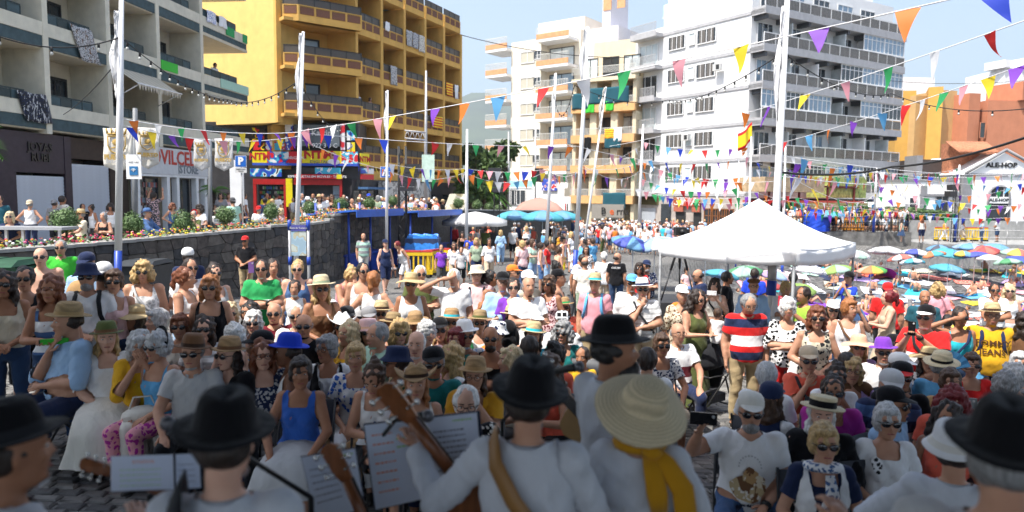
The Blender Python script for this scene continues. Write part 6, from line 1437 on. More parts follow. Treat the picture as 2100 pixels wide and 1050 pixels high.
WALK="""
745 478|t down m skin=m hair=ring:grey top=polo:wst:grey:mint bot=trousers:offwhite walk r=10|man in grey striped polo and white trousers walking by kiosk
790 489|t walk down f skin=l hat=cap:navy:navy hair=short:dark top=sleeveless:navy bot=shorts:navy r=20|woman all in navy with a red shoulder bag, walking
833 497|t walk down f skin=m hair=short:red lean=28 pit=20 top=tank:white bot=shorts:white r=-60|woman in white bending towards a toddler
821 517|t down c S=.5 skin=m hat=cap:white:white hair=short:dark top=tee:white bot=shorts:denim r=180|toddler in white tee and denim shorts
797 520|s knees c S=.7 skin=t hair=long:dark top=tee:lpink bot=shorts:grey r=40|dark haired child crouching beside the blue kiosk
905 502|t walk down c S=.86 skin=m hair=short:dark top=tee:purple bot=shorts:dgrey|boy in purple printed tee walking forward
931 497|t walk down f S=.9 skin=m hair=long:dark top=elbow:white bot=shorts:beige|girl in long white shirt walking
946 507|t walk down c S=.82 skin=m hair=short:dark top=tee:lgrey bot=shorts:black|smaller child in grey tee among the walkers
958 497|t walk down c S=.84 skin=m hair=short:dark top=tee:white bot=shorts:teal|boy in white tee and teal shorts
977 488|t walk down f skin=m hair=bob:blond top=tee:sage bot=shorts:navy|blonde woman in sage green tee with a cream bag
1003 489|t walk down f skin=t hair=pony:dark top=elbow:white bot=shorts:beige r=10|woman in loose white shirt and short shorts
1027 472|t walk down f r=180 skin=m hair=bob:blond top=elbow:lblue bot=loose:lblue|blonde woman in a pale blue jumpsuit walking away
1052 466|t down m r=175 skin=m hair=short:grey top=tee:lgrey bot=shorts:black|man in grey-white tee and black shorts seen from behind
932 460|t down m r=150 skin=m hair=short:grey top=long:dred bot=trousers:black|man in a dark red shirt by the white parasol
965 477|t down m skin=t hat=cap:charcoal:charcoal hair=short:dark top=tee:royal bot=shorts:navy|man in royal blue tee and dark cap
996 466|t down m r=160 skin=m hair=short:dark top=tee:olive bot=shorts:navy|man in olive tee under the white parasol
1012 465|t down m r=170 skin=m hair=short:grey top=tee:dgrey bot=shorts:dgrey|man in dark grey tee near the blue kiosk umbrella
948 475|t down f skin=m hair=bob:dark top=tank:black bot=trousers:navy|woman in black vest beside the red shirted man
1078 480|t down f r=170 skin=m hat=bucket:white:white hair=bob:dark top=tee:pink bot=shorts:beige|person in white sun hat and pink tee with rucksack
1110 497|t down f r=90 skin=m hair=pony:dark top=tank:lpink bot=shorts:denim|woman in pink vest and denim shorts standing in profile
1122 494|t down f r=80 skin=m hair=pony:black top=tee:red bot=shorts:lblue|woman in red tee and pale blue shorts
1154 484|t down m r=100 skin=m hat=cap:black:black hair=short:dark top=tank:white bot=shorts:yellow|man in black cap, white vest and yellow shorts
1146 505|t down f r=120 skin=m hair=bun:brown top=tank:peach bot=shorts:white|woman with brown bun in peach top
1143 516|t down c S=.85 r=100 skin=m hair=bun:dark top=tee:white bot=shorts:sky|dark haired girl with bun and white tee
1141 535|t down f r=90 skin=t hair=bun:black top=tee:cream bot=shorts:blue|black haired woman with a bun behind the grey vest
1202 504|t down f skin=m hair=long:dark top=tee:FL:white:black bot=shorts:black|woman in black and white patterned tee
1196 487|s lap f skin=m hat=bucket:white:white hair=bob:dark top=tank:peach bot=shorts:white|woman in white hat sitting on a low wall by flagpole
1408 548|s lap c S=.8 skin=m hair=short:dark top=tee:lpink bot=shorts:denim r=30|child in pink tee sitting on the plaza edge
"""
for line in WALK.strip().split('\n'):
 xy,tok,lab=line.split('|');x,y=map(float,xy.split());put(x,y,tok,lab,'people walking on the plaza',seat=False)
def terr(x,y):return 1.1
TERR="""
5 400|t down m skin=m hair=short:dark top=tee:dteal bot=trousers:navy|man in dark tee at the left edge of the terrace
25 418|s rail f skin=m hair=bob:lblond gl top=tee:navy bot=trousers:navy|blonde woman in navy top leaning on the terrace table
66 411|t hips f r=170 skin=m hat=capb:beige:beige hair=short:grey top=tank:white bot=trousers:navy|person in beige cap and white vest facing the shutter
116 410|t down m r=160 skin=m hat=capb:grey:grey hair=short:dark top=tee:grey bot=shorts:charcoal|man in grey cap and grey tee before the shutter
132 401|t down m r=140 skin=t hair=short:dark top=tee:offwhite bot=shorts:navy|dark haired man in off-white tee before the shutter
170 431|s rail m r=-60 skin=m hat=fedora:straw:tan hair=short:grey top=polo:cream bot=trousers:khaki|man in straw hat and cream shirt sitting at the planter
173 418|t down m r=30 skin=t hair=short:black top=tee:black bot=trousers:black|dark haired person in black behind the straw hat
191 420|t down f r=-40 skin=t hair=bun:black top=tank:white bot=trousers:white|woman in white vest with black hair tied back on terrace
216 435|s cross f r=-20 skin=m hair=pony:grey top=tank:black bot=trousers:black|grey haired woman in black sleeveless top at the planter
230 417|t down f skin=t hair=curly:dark top=tank:white bot=trousers:lgrey|dark curly haired woman beside the tall white pole
304 429|s rail m r=70 skin=m hat=fedora:denim:navy hair=short:grey top=long:denim bot=trousers:grey|man in blue hat and denim shirt leaning over the flowers
318 376|t up f r=150 skin=m hair=pony:dark top=tee:FL:dgrey:lpink bot=skl:FL:dgrey:lpink|woman in long floral dress holding up a phone by the shop
356 415|t hips f r=35 skin=m hair=curly:auburn top=tank:denim bot=trousers:jeans|auburn curly haired woman in denim top, hand on hip
400 430|s mouth f skin=l hair=short:grey hat=headband:red top=tee:olive bot=trousers:grey r=-10|person with red hair flower and olive tee at planter
412 418|s lap f r=-30 skin=m hair=curly:dark gl=c top=tee:white bot=trousers:khaki|dark curly haired woman with glasses and white printed tee
449 426|s lap m r=160 skin=m hat=straw:lstraw:white hair=short:grey top=tee:white bot=trousers:lblue|man in cream hat and white tee behind the topiary bush
480 404|t down m r=-150 skin=m hat=capb:dgrey:dgrey hair=short:dark top=tee:mint bot=trousers:beige|man in mint tee and dark cap walking behind planter
497 417|t cross f r=60 skin=m hair=long:black top=sleeveless:black bot=trousers:denim|black haired woman in black top with folded arms on terrace
455 386|t down f skin=m hair=bob:dark top=tee:grey bot=trousers:dgrey|dark haired woman in grey top near the P sign
472 392|t down f skin=m hair=bob:brown top=tee:lpink bot=trousers:grey|woman in dusty pink top near the P sign
487 388|t down m r=60 skin=t hair=short:dark top=tee:navy bot=shorts:navy|man in navy tee under the P sign
502 382|t down m r=120 skin=t hair=short:dark top=tee:white bot=shorts:denim|man in white tee and denim shorts right of P sign
532 421|s lap m r=170 skin=m hat=capb:red:red hair=short:grey top=tee:white bot=trousers:grey|man in red cap and white tee sitting with back turned
545 403|t down m r=170 skin=t hair=short:black top=tee:navy bot=trousers:navy|man in navy tee in front of the red shop window
548 392|t down m r=30 skin=t hair=short:black top=tee:yellow bot=trousers:navy|man in yellow tee inside the red framed shopfront
568 392|t down m r=160 skin=m hair=short:dark top=tee:white bot=trousers:black|man in white tee with a cross strap by the red shopfront
560 406|t down f r=170 skin=m hair=fshort:blond top=tee:white bot=trousers:white|blonde woman in white behind the third topiary bush
577 426|s lap f r=60 skin=l hair=curly:lblond top=tee:lpink bot=trousers:white|pale curly haired woman in pink on the terrace
615 409|t down f r=-60 skin=m hat=straw:tan:tan hair=long:dark top=tank:turq bot=skl:turq|woman in tan hat and turquoise dress by white pole
620 389|t down m r=30 skin=m hair=short:grey top=tee:lblue bot=shorts:navy|man in pale blue tee before the shop entrance
632 402|t down f skin=m hat=bucket:white:white hair=bob:dark top=tee:white bot=trousers:white|person in white sun hat and white tee on terrace
643 389|t cross m skin=t hair=ring:dark top=tee:white bot=trousers:beige|bald man in white tee before the dark entrance
656 398|t down f skin=m hat=straw:straw:tan hair=bob:dark top=tee:white bot=shorts:navy|woman in straw hat and white top with brown bag
663 393|t down m skin=m hair=short:dark top=tee:white bot=shorts:beige|dark haired man in white behind the brown bag
682 397|t phlow f skin=m hair=long:brown top=tank:charcoal bot=skk:lgrey pit=20|long haired woman in dark vest looking at her phone
706 397|t down m skin=m hair=short:dark top=tee:black bot=trousers:black|person in black tee beside the topiary bush
722 405|t down m skin=m hair=ring:grey top=tank:charcoal bot=trousers:grey r=40|grey bald man in dark vest on the terrace
737 404|t down f skin=m hat=straw:lstraw:tan hair=bob:grey top=tee:lpink bot=trousers:white|woman in cream sun hat and pale pink top
739 388|t down m skin=m hair=short:dark top=tee:FL:dgrey:olive bot=shorts:grey|person in dark patterned tee behind the cream sun hat
757 386|t down m skin=l hat=cap:royal:royal hair=short:grey top=tee:mint bot=shorts:beige|man in royal blue cap and mint tee
776 399|t down f r=150 skin=m hair=bob:grey top=tee:sage bot=trousers:grey|grey haired woman stooping with white bag by white pole
812 390|t down m r=20 skin=m hair=short:dark bot=shorts:teal|bare chested man in teal shorts behind black truss
835 398|t down f skin=m hair=long:dark top=tank:lgrey bot=skk:white|dark haired woman in grey vest right of the truss
846 393|t down f skin=t hair=bob:auburn top=tee:lpink bot=shorts:white|auburn haired woman in pink beside the grey lamp post
854 405|t down f skin=m hair=bob:blond top=tee:white bot=shorts:white r=60|blonde woman in white left of the grey lamp post
866 402|t down f skin=m hair=long:lblond top=tee:cream bot=skk:beige|long haired blonde woman in cream by the lamp post
885 408|t down f skin=m hat=bucket:white:white hair=bob:blond top=tee:offwhite bot=trousers:white|woman in white hat right of the grey lamp post
896 410|t down f skin=m hair=bob:ginger top=tank:peach bot=trousers:white|ginger haired woman in peach vest on the terrace
908 408|t down m r=70 skin=m hat=straw:straw:black hair=short:dark top=long:black bot=trousers:black|man in black with straw hat by the leaning boards
"""
for line in TERR.strip().split('\n'):
 xy,tok,lab=line.split('|');x,y=map(float,xy.split())
 y=y+(0 if x<350 else 2)
 d_,r_,s_,_=parse(tok);H=(1.32 if d_.get('st')=='s' else 1.73)*s_
 Y={0:20}.get(x)or float(np.interp(x,[0,130,300,500,700,910],[20,22.5,24,27,33,42]))
 if lab.startswith('woman in long floral'):Y=28
 if 'planter' in lab or 'flowers' in lab or 'terrace table' in lab:Y-=2.5
 if 'shopfront' in lab or 'entrance' in lab or 'P sign' in lab:Y+=6
 top=zpy(x,y,Y);sc_h=(top-1.1)/H
 sc_h=max(.86,min(1.12,sc_h))if d_.get('b')!='c' else sc_h
 if d_.get('st')=='s' and top-1.1>1.5:sc_h=1.05
 p=WX(x,Y,1.1);dz=max(0,top-1.1-H*sc_h)
 o,D=person((p.x,p.y,1.1),math.atan2(-p.x,p.y)*.7+R(r_),d_,lab,'people on the flower terrace',sc_h,1)
 if d_.get('st')=='s':chair((p.x,p.y,1.1),math.atan2(-p.x,p.y)*.7+R(r_),clip_label('black chair under the '+lab),'chairs on the terrace')
tops=['white']*9+['lpink','lblue','coral','pink','navy','black','grey','lgrey','turq','st:white:navy','fl:white:pink','offwhite','cream','red','sky','mint','mustard','orange']
bots=['navy','denim','black','beige','white','khaki','lblue','jeans','olive']
hrs=['dark','dark','black','brown','blond','grey','white','auburn']
CN={'st:white:navy':'striped','fl:white:pink':'pink floral','lpink':'pale pink','lblue':'pale blue','lgrey':'light grey','turq':'turquoise','offwhite':'off-white','sky':'sky blue'}
HN={'dark':'dark brown','black':'black','brown':'brown','blond':'blonde','grey':'grey','white':'white','auburn':'auburn'}
used_l={}
rc=random.Random(21)
def rand_spec(sit=False,beach=False):
 fem=rc.random()<.5;d=dict(st='s' if sit else 't',b=rc.choice('fffg')if fem else rc.choice('mmmh'),skin=rc.choice('llmmmt'))
 d['arms']=rc.choice(['lap','clasp','knees']if sit else['down','down','cross','hips','phlow','down']);c=rc.choice(tops);h=rc.choice(hrs)
 d['hair']=(rc.choice(['bob','long','pony','fshort'])if fem else rc.choice(['short','short','ring'])),h
 if fem:d['top']=[(rc.choice(['tee','tank','sleeveless']),c)];bk=rc.choice(['shorts','trousers','skk'])
 else :d['top']=[(rc.choice(['tee','tee','polo']),c)];bk=rc.choice(['shorts','shorts','trousers'])
 bc=rc.choice(bots);d['bot']=(bk,bc)
 hat=''
 if rc.random()<.28:hk=rc.choice(['cap','straw','bucket']);hc_=rc.choice(['white','navy','red'])if hk=='cap' else('lstraw' if hk=='straw' else 'offwhite');d['hat']=[hk,hc_,hc_];hat={'cap':hc_+' cap','straw':'straw hat','bucket':'sun hat'}[hk]
 if rc.random()<.2 and not sit:d['legs']='walk'
 lab='%s in %s %s and %s %s, %s'%('woman' if fem else 'man',CN.get(c,c),{'tee':'tee','tank':'vest','sleeveless':'blouse','polo':'polo'}[d['top'][0][0]],CN.get(bc,bc),{'shorts':'shorts','trousers':'trousers','skk':'skirt'}[bk],hat or(HN[h]+' hair'))
 return d,lab
def far_person(x,Y,rz,where,gf=ground,sit=False,lod=2,z=None):
 d,lab=rand_spec(sit)
 for _ in range(30):
  if(lab,where)not in used_l:break
  d,lab=rand_spec(sit)
 used_l[(lab,where)]=1
 p=WX(x,Y,-.3)if z is None else WX(x,Y,z);gz=gf(p.x,p.y)if z is None else z
 return person((p.x,p.y,gz),rz,d,lab+' '+where,'people in the far crowd',rc.uniform(.9,1.04),lod)
NP_FAR=0
rows=[(1205,1400,42.5,16,'at the front of the far crowd'),(1185,1375,46.5,10,'deeper in the far crowd')]
for(xa,xb,Y,n,where)in rows:
 for i in range(n):
  far_person(xa+(xb-xa)*(i+rc.uniform(.1,.9))/n,Y+rc.uniform(-1.6,1.6),R(rc.uniform(-180,180)),where);NP_FAR+=1
for i in range(6):far_person(rc.uniform(1060,1180),rc.uniform(35,41),R(rc.uniform(-180,180)),'by the blue parasols')
for i in range(7):far_person(1810+i*40+rc.uniform(-10,10),51.8+rc.uniform(-1.2,1.2),R(rc.uniform(-180,180)),'on the low promenade',z=-.1,sit=False)
for i in range(10):far_person(rc.uniform(1060,1245),rc.uniform(19,33),R(rc.uniform(-180,180)),'between the flagpole and the audience',lod=1)
mass=MB();mm_=[cloth('white'),cloth('lpink'),cloth('navy'),cloth('lblue'),cloth('coral'),skin('m'),hairm('dark'),cloth('khaki'),cloth('black'),hairm('blond')]
def tiny(x,y,z,h,r_):
 s=h/1.7;t_=r_.choice([0,0,0,1,3,4,2,8]);bt=r_.choice([2,7,3,8,0]);a_=r_.uniform(0,3.1);ca,sa=math.cos(a_),math.sin(a_)
 for sd in(-1,1):
  ox,oy=.09*s*sd*ca,.09*s*sd*sa
  mass.tube([(x+ox,y+oy,z),(x+ox,y+oy,z+.48*s)],[.04*s,.055*s],5,5);mass.tube([(x+ox,y+oy,z+.45*s),(x+ox*.8,y+oy*.8,z+.92*s)],[.08*s,.1*s],6,bt)
  ax,ay=.21*s*sd*ca,.21*s*sd*sa;mass.tube([(x+ax*.85,y+ay*.85,z+1.4*s),(x+ax*1.1,y+ay*1.1,z+1.1*s),(x+ax*.9+sa*.1,y+ay*.9-ca*.1,z+.9*s)],[.05*s,.04*s,.03*s],5,5)
 mass.tube([(x,y,z+.88*s),(x,y,z+1.1*s),(x,y,z+1.38*s),(x,y,z+1.46*s)],[.15*s,.14*s,.19*s,.07*s],8,t_,squash=.7)
 mass.ell((x,y,z+1.6*s),(.08*s,.09*s,.115*s),8,6,5);mass.ell((x,y+.015,z+1.63*s),(.085*s,.1*s,.105*s),8,5,r_.choice([6,6,9,0]))
for i in range(130):
 px=rc.uniform(1160,1560);Y=rc.uniform(44,57);p=WX(px,Y,-.4);
 if p.x>16:continue
 tiny(p.x,p.y,ground(p.x,p.y),rc.uniform(1.55,1.8),rc)
for i in range(90):
 px=rc.uniform(1600,1860);Y=rc.uniform(52.5,55.4);p=WX(px,Y,.6);tiny(p.x,p.y,.6,rc.uniform(1.5,1.8),rc)
for i in range(34):
 px=rc.uniform(915,1160);Y=rc.uniform(37,47);p=WX(px,Y,-.3);wx=np.interp(p.y,[31,42,50.5],[-5.6,-2.6,4.4])
 if p.x<wx+1:continue
 tiny(p.x,p.y,ground(p.x,p.y),rc.uniform(1.55,1.8),rc)
for i in range(64):px=rc.uniform(600,905);Y=rc.uniform(35.5,41.5);p=WX(px,Y,1.1);tiny(p.x,p.y,1.1,rc.uniform(1.55,1.8),rc)
mass.build('distant_crowd',mm_,label='dense crowd of people in light summer clothes far back on the square',cat='crowd',kind='stuff')
for(p_,lab,dd)in((fl.p(12.8,-.6,9.06-.78-.0),'man in white shirt reading on the end balcony',dict(arms='phlow',pit=20,hair=('short','dark'),top=[('tee','offwhite')],bot=('trousers','khaki'),skin='t')),(fy.p(1.0,-.7,7.72+.38),'person in white tee turned away on a yellow balcony',dict(hair=('short','dark'),top=[('tee','white')],bot=('shorts','navy'),skin='t')),(fy.p(2.2,-.6,7.72+.2),'woman in pale top leaning on the yellow balcony',dict(b='f',arms='rail',hair=('bob','brown'),top=[('tank','cream')],bot=('shorts','navy')))):
 person(p_,R(60 if 'yellow' in lab else 70),dd,lab,None,1.0,1)
# ================================================================ STAGE, AN UNSEEN SHADE ROOF, AND WHAT STANDS ROUND THE SQUARE
black_m=pm('black_metal',(.02,.02,.02),rough=.45);dgr=pm('stage_black',(.03,.03,.032),rough=.7,var=.2)
b=MB();b.b3(-9,9,-14,3.7,-.4,.82);b.build('stage_floor',pm('stage_boards',(.06,.055,.05),rough=.8),kind='structure')
SR=thing('unseen_shade_roof',(0,0,6.6),'unseen flat black stage roof on four posts, added to shade musicians and front rows','roof')
b=MB();b.b3(-15,12,-7,5.7,6.6,6.85);b.build('roof',dgr,SR)  # out-of-view roof, added and sized to shade the stage and front rows
for x in(-11,11):
 for y in(-6.5,3.6):b=MB();b.tube([(x,y,-.4),(x,y,6.59)],.12,6);b.build('post',black_m,SR)
blue_p=pm('blue_paint',(.02,.06,.35),rough=.4)
def pole(pt,pb_,Y,r,label,blue=1.0,flag=None,gf=ground,cat='flagpole',name='flagpole',mt=None,taper=.55):
 top=W(pt[0],pt[1],Y);bs=WX(pb_,Y,0);gz=gf(bs.x,bs.y)
 o=thing(name,(bs.x,bs.y,gz),label,cat)
 P0=Vector((bs.x,bs.y,gz));L=(top-P0)
 k=blue/L.length
 b=MB();b.tube([P0+L*k,P0+L*(k+(1-k)*.5),top],[r,r*.9,r*taper],10);b.build('shaft',mt or whitep,o)
 if blue:b=MB();b.tube([P0,P0+L*k],[r*1.03,r*1.03],10);b.build('painted_base',blue_p,o)
 b=MB();b.tube([P0,P0+Vector((0,0,.03))],.2,12);b.build('base_plate',black_m,o)
 if flag:
  f0,f1,c_,w=flag;a_=W(pt[0]+(pb_-pt[0])*f0,pt[1]+(900-pt[1])*0,Y)
  A_=P0+L*(1-f0);B_=P0+L*(1-f1);n_=12;b=MB()
  for j in range(n_+1):
   t=j/n_;c=A_.lerp(B_,t);wd=w*math.sin(math.pi*min(1,t*.9+.08))**.6
   for i in range(7):
    s_=i/6;b.v.append(tuple(c+Vector((-wd*s_*.9-.02+.03*math.sin(j*.9+i),.05*math.sin(i*2.2+j*.5),-.05*s_))))
  b.f=[(j*7+i,j*7+i+1,j*7+7+i+1,j*7+7+i)for j in range(n_)for i in range(6)];b.m=[0]*len(b.f);b.sm=[True]*len(b.f)
  q=b.build('furled_flag',cloth(c_),label='furled white flag hanging down the %s'%label.split(',')[0].replace('tall ','')[:60],cat='flag');q.modifiers.new('t','SOLIDIFY').thickness=.006
 return o,P0,top
PP={}
PP[1]=pole((250,-60),242,12.6,.062,'thick white flagpole with blue foot at the left, in front of the phone shop',1.55,(.1,.34,'white',.16))
PP[2]=pole((622,65),604,17,.06,'white flagpole left of the yellow building balconies, behind the town map',.8,(.0,.3,'white',.12))
PP[3]=pole((795,185),792,27,.06,'slim white flagpole in front of the yellow building, beside the blue canopy',.5,(.0,.3,'white',.1))
PP[4]=pole((874,145),872,40,.1,'grey metal lamp post with white upper half and white notice',0,gf=lambda x,y:1.1,mt=pm('galvanised',(.4,.4,.4),metal=.4,rough=.4))
PP[5]=pole((958,265),956,33,.085,'white flagpole right of the yellow building, behind the white parasol',.5)
PP[6]=pole((1140,150),1118,34,.085,'white flagpole leaning right in front of the cream building',.6,(.0,.28,'white',.1))
PP[7]=pole((1206,55),1176,22.8,.075,'tall white flagpole with blue foot in front of the peach building',1.5,(.0,.25,'white',.2))
PP[8]=pole((1319,255),1308,46,.1,'thin white flagpole with blue foot before the white tower',1.1)
PP[9]=pole((1618,-60),1575,12.8,.075,'thickest white flagpole with blue band, behind the white gazebo',.0,(.08,.42,'white',.14))
PP[10]=pole((1541,280),1535,40,.075,'white flagpole flying the red and yellow flag',.6)
PP[11]=pole((1515,330),1510,42,.05,'short slim white pole left of the red and yellow flag',.6)
PP[12]=pole((1611,300),1606,44,.09,'white flagpole just right of the thickest pole',.6)
PP[13]=pole((1798,345),1790,51,.09,'white flagpole with blue foot beside the clipped hedge',1.4,gf=lambda x,y:.6)
PP[14]=pole((1968,338),1958,52,.09,'white flagpole with blue foot in front of the white gabled shop',2.0,gf=lambda x,y:-.1)
PP[15]=pole((1243,178),1186,25,.045,'slender leaning white pole beside the tall flagpole of the peach building',.5,(.0,.2,'offwhite',.12))
f=MB();P0,T9=PP[9][1],PP[9][2];a_=W(1583,575,12.8);c_=W(1581,605,12.8);f.tube([a_,c_],.09,10);f.build('blue_band',blue_p,PP[9][0])
f=MB();a_=W(1583,545,12.8);f.tube([W(1584,540,12.8),W(1583,574,12.8)],.082,10);f.build('grey_sleeve',pm('galvanised',(.4,.4,.4),metal=.4,rough=.4),PP[9][0])
fl_=MB()
A_=W(1541,250,40);
for j in range(7):
 for i in range(9):
  fl_.v.append(tuple(W(1542-28*i/8,250+7*math.sin(i*.3)+j*6+i*2.4,40)+Vector((0,.12*math.sin(i*1.1),0))))
fl_.f=[(j*9+i,j*9+i+1,j*9+9+i+1,j*9+9+i)for j in range(6)for i in range(8)];fl_.m=[0 if j in(0,5)else 1 for j in range(6)for i in range(8)];fl_.sm=[True]*48
o=fl_.build('flag',[cloth('red'),cloth('yellow')],label='red and yellow striped national flag blowing left from its pole',cat='flag');o.modifiers.new('t','SOLIDIFY').thickness=.01
BC=dict(b='royal',r='red',y='yellow',g='green',o='orange',p='purple',k='pink',w='white',s='sky',l='lilac')
BC2={}
for k_,v_ in BC.items():
 mt,t,bs=base('pennant_'+v_);c=PAL[v_];bs.inputs['Base Color'].default_value=(*c,1);bs.inputs['Roughness'].default_value=.6
 tr=nd(t,'ShaderNodeBsdfTranslucent');tr.inputs[0].default_value=(*c,1);ms=nd(t,'ShaderNodeMixShader');ms.inputs[0].default_value=.35
 t.links.new(bs.outputs[0],ms.inputs[1]);t.links.new(tr.outputs[0],ms.inputs[2]);t.links.new(ms.outputs[0],t.nodes['Material Output'].inputs[0]);BC2[k_]=mt
cord_m=pm('cord_white',(.75,.75,.75));cable_m=pm('cable_black',(.02,.02,.02));PEN={}
def pen_mesh(c,v):
 if(c,v)not in PEN:
  r_=random.Random(v*7+3);w,h=1.0,1.5;b=MB();n_=6;bend=r_.uniform(-.5,.7);curl=r_.uniform(-.3,.3);tw=r_.uniform(-.5,.5)
  for j in range(n_+1):
   t=j/n_;hw=w/2*(1-t)+.004
   for i in range(4):
    s_=i/3*2-1;x=s_*hw+bend*.4*t*t;y=.16*math.sin(t*3+v)*t+curl*t*t+.08*s_*t*tw;b.v.append((x,y,-h*t*(1-.12*abs(bend))))
  b.f=[(j*4+i,j*4+4+i,j*4+5+i,j*4+1+i)for j in range(n_)for i in range(3)];b.m=[0]*len(b.f);b.sm=[True]*len(b.f)
  PEN[(c,v)]=b.mesh('pennant',[BC2[c]])
 return PEN[(c,v)]
rb=random.Random(11)
def span(A,B,sag,n=24):return[A.lerp(B,i/n)-Vector((0,0,sag*4*(i/n)*(1-i/n)))for i in range(n+1)]
def project_x(P):
 d=P-CAM;return CX+F*d.dot(rt)/d.dot(fw)
def bunting(a,c,sag,label,size=.3,cols=None,n=12,r=.008):
 A=W(*a)if len(a)==3 else Vector(a);B=W(*c);pts=span(A,B,sag);o=thing('bunting_string',A,label,'bunting','bunting strings across the square')
 b=MB();b.tube(pts,r,4,caps=False);b.build('cord',cord_m,o)
 L=(B-A).length;u=(B-A);u.z=0;u.normalize()
 items=[]
 if isinstance(cols,list):
  for px,cc in cols:
   lo,hi=0.,1.
   for _ in range(30):
    md=(lo+hi)/2;q=A.lerp(B,md)
    if project_x(q)<px:lo=md
    else :hi=md
   items.append((lo,cc))
 else :
  cs=cols or 'byrgpowkgs'
  st=rb.randrange(len(cs));items=[((i+.5)/n,cs[(i+st)%len(cs)])for i in range(n)]
 for t,cc in items:
  p=A.lerp(B,t)-Vector((0,0,sag*4*t*(1-t)))
  q=bpy.data.objects.new('pennant',pen_mesh(cc,rb.randrange(7)));COL.objects.link(q);q.parent=o
  k=rb.uniform(.85,1.1)*size;ang=math.atan2(u.y,u.x)+rb.uniform(-.3,.3)
  q.matrix_basis=Matrix.Translation(p-A)@Matrix.Rotation(ang,4,'Z')@Matrix.Rotation(rb.uniform(-.5,.35),4,'X')@Matrix.Rotation(rb.gauss(0,.16),4,'Y')@Matrix.Diagonal((k,k,k,1))
bunting((613,269,17),(2150,-48,7.4),.12,'longest bunting, big pennants climbing from the map-side pole to the top right',.28,[(625,'k'),(660,'r'),(684,'w'),(720,'g'),(775,'k'),(806,'y'),(893,'p'),(953,'o'),(1021,'s'),(1115,'r'),(1196,'w'),(1280,'g'),(1393,'k'),(1520,'y'),(1680,'p'),(1862,'o'),(2037,'b')])
bunting((1250,300,26),(2150,25,9),.2,'second long bunting across the grey balconies, below the first',.28,[(1530,'o'),(1578,'p'),(1652,'y'),(1734,'k'),(1822,'g'),(1917,'w'),(2030,'r')])
bunting((1420,330,30),(2150,115,12),.25,'third bunting from the flag pole up to the terracotta building',.29,[(1610,'r'),(1660,'s'),(1700,'o'),(1752,'p'),(1810,'s'),(1860,'r'),(1893,'w'),(1937,'g'),(1977,'k'),(2027,'y'),(2086,'p')])
bunting((247,243,12.6),(613,271,17),.12,'upper short bunting between the left pole and the map-side pole',.2,'oybpowgr',9)
bunting((247,256,12.6),(613,279,17),.2,'lower short bunting between the left pole and the map-side pole',.2,'yprwkgyb',11)
bunting((613,272,17),(1182,300,22.8),.1,'nearly level bunting in front of the yellow building',.26,[(627,'p'),(672,'b'),(735,'o'),(786,'b'),(893,'r'),(922,'w'),(975,'g'),(1028,'k'),(1075,'y'),(1130,'p'),(1170,'o')])
bunting((615,285,17),(793,348,27),.1,'bunting dropping from the map-side pole past the NTM sign',.26,'bkyopw',8)
bunting((793,335,27),(957,345,33),.15,'bunting in front of the speaker truss',.34,'ypsowy',9);bunting((793,350,27),(957,352,33),.35,'lower bunting in front of the speaker truss',.34,'wsgokr',10)
bunting((957,346,33),(1122,347,34),.15,'bunting over the trees behind the parasols',.34,'rkwgob',9);bunting((957,355,33),(1122,350,34),.5,'sagging bunting behind the parasols',.34,'gywrso',9)
cfg=[((1122,345,34),(1185,355,22.8),5),((1122,360,34),(1312,300,46),10),((1183,300,22.8),(1541,320,40),12),((1182,330,22.8),(1312,350,46),8),((1182,345,22.8),(1316,330,46),8),((1315,290,46),(1541,300,40),9),((1314,330,46),(1541,360,40),12),((1313,352,46),(1590,372,30),13),((1312,365,46),(1515,385,42),12),((1541,330,40),(1797,360,51),13),((1541,345,40),(1797,352,51),12),((1592,330,12.8),(1965,345,52),15),((1590,360,12.8),(1967,355,52),14),((1592,318,12.8),(2150,345,40),14),((1610,320,44),(2140,385,50),18),((1610,345,44),(1797,375,51),10),((1797,352,51),(2150,350,45),13),((1797,380,51),(2150,420,45),14),((1540,392,40),(1797,418,51),16),((1606,400,44),(1965,438,52),22),((1608,408,44),(1797,428,51),14),((1300,385,44),(1606,405,44),18),((1320,392,46),(1541,402,40),14),((1797,425,51),(2150,438,48),20),((1606,416,44),(1797,440,51),14),((1960,400,52),(2150,345,46),9),((1960,420,52),(2150,395,46),9),((1592,345,12.8),(1797,395,51),12),((1797,400,51),(1962,408,52),9)]
wh_=['between the cream building poles','over the Berna shopfront','in front of the white facade','low over the far crowd','across the red shop sign','high over the tower shops','before the grey balconies','over the hedge','over the stone quay','toward the gabled shop']
for i,(a_,c_,n_)in enumerate(cfg):
 bunting(a_,c_,rb.uniform(.2,.7),'%s bunting %s, %s'%(['slack','taut','crowded','sparse'][i%4],wh_[i*len(wh_)//len(cfg)],['uppermost of its bundle','middle one of its bundle','lowest of its bundle'][i%3]),.36 if a_[2]>20 else .3,None,n_)
def lights(ps,sag,label,n,r=.012,bulbs=True):
 P=[W(*p)for p in ps];o=thing('string_lights',P[0],label,'string lights');b=MB();bb=[]
 for A,B in zip(P[:-1],P[1:]):
  pts=span(A,B,sag);b.tube(pts,r,4,caps=False)
  k=max(3,int(n*(B-A).length/sum((q-p).length for p,q in zip(P[:-1],P[1:]))))
  bb+=[A.lerp(B,(i+.5)/k)-Vector((0,0,sag*4*((i+.5)/k)*(1-(i+.5)/k)))for i in range(k)]
 b.build('cable',cable_m,o)
 if bulbs:
  for p in bb:
   q=bpy.data.objects.new('bulb',BULB);COL.objects.link(q);q.parent=o;q.location=p-P[0]
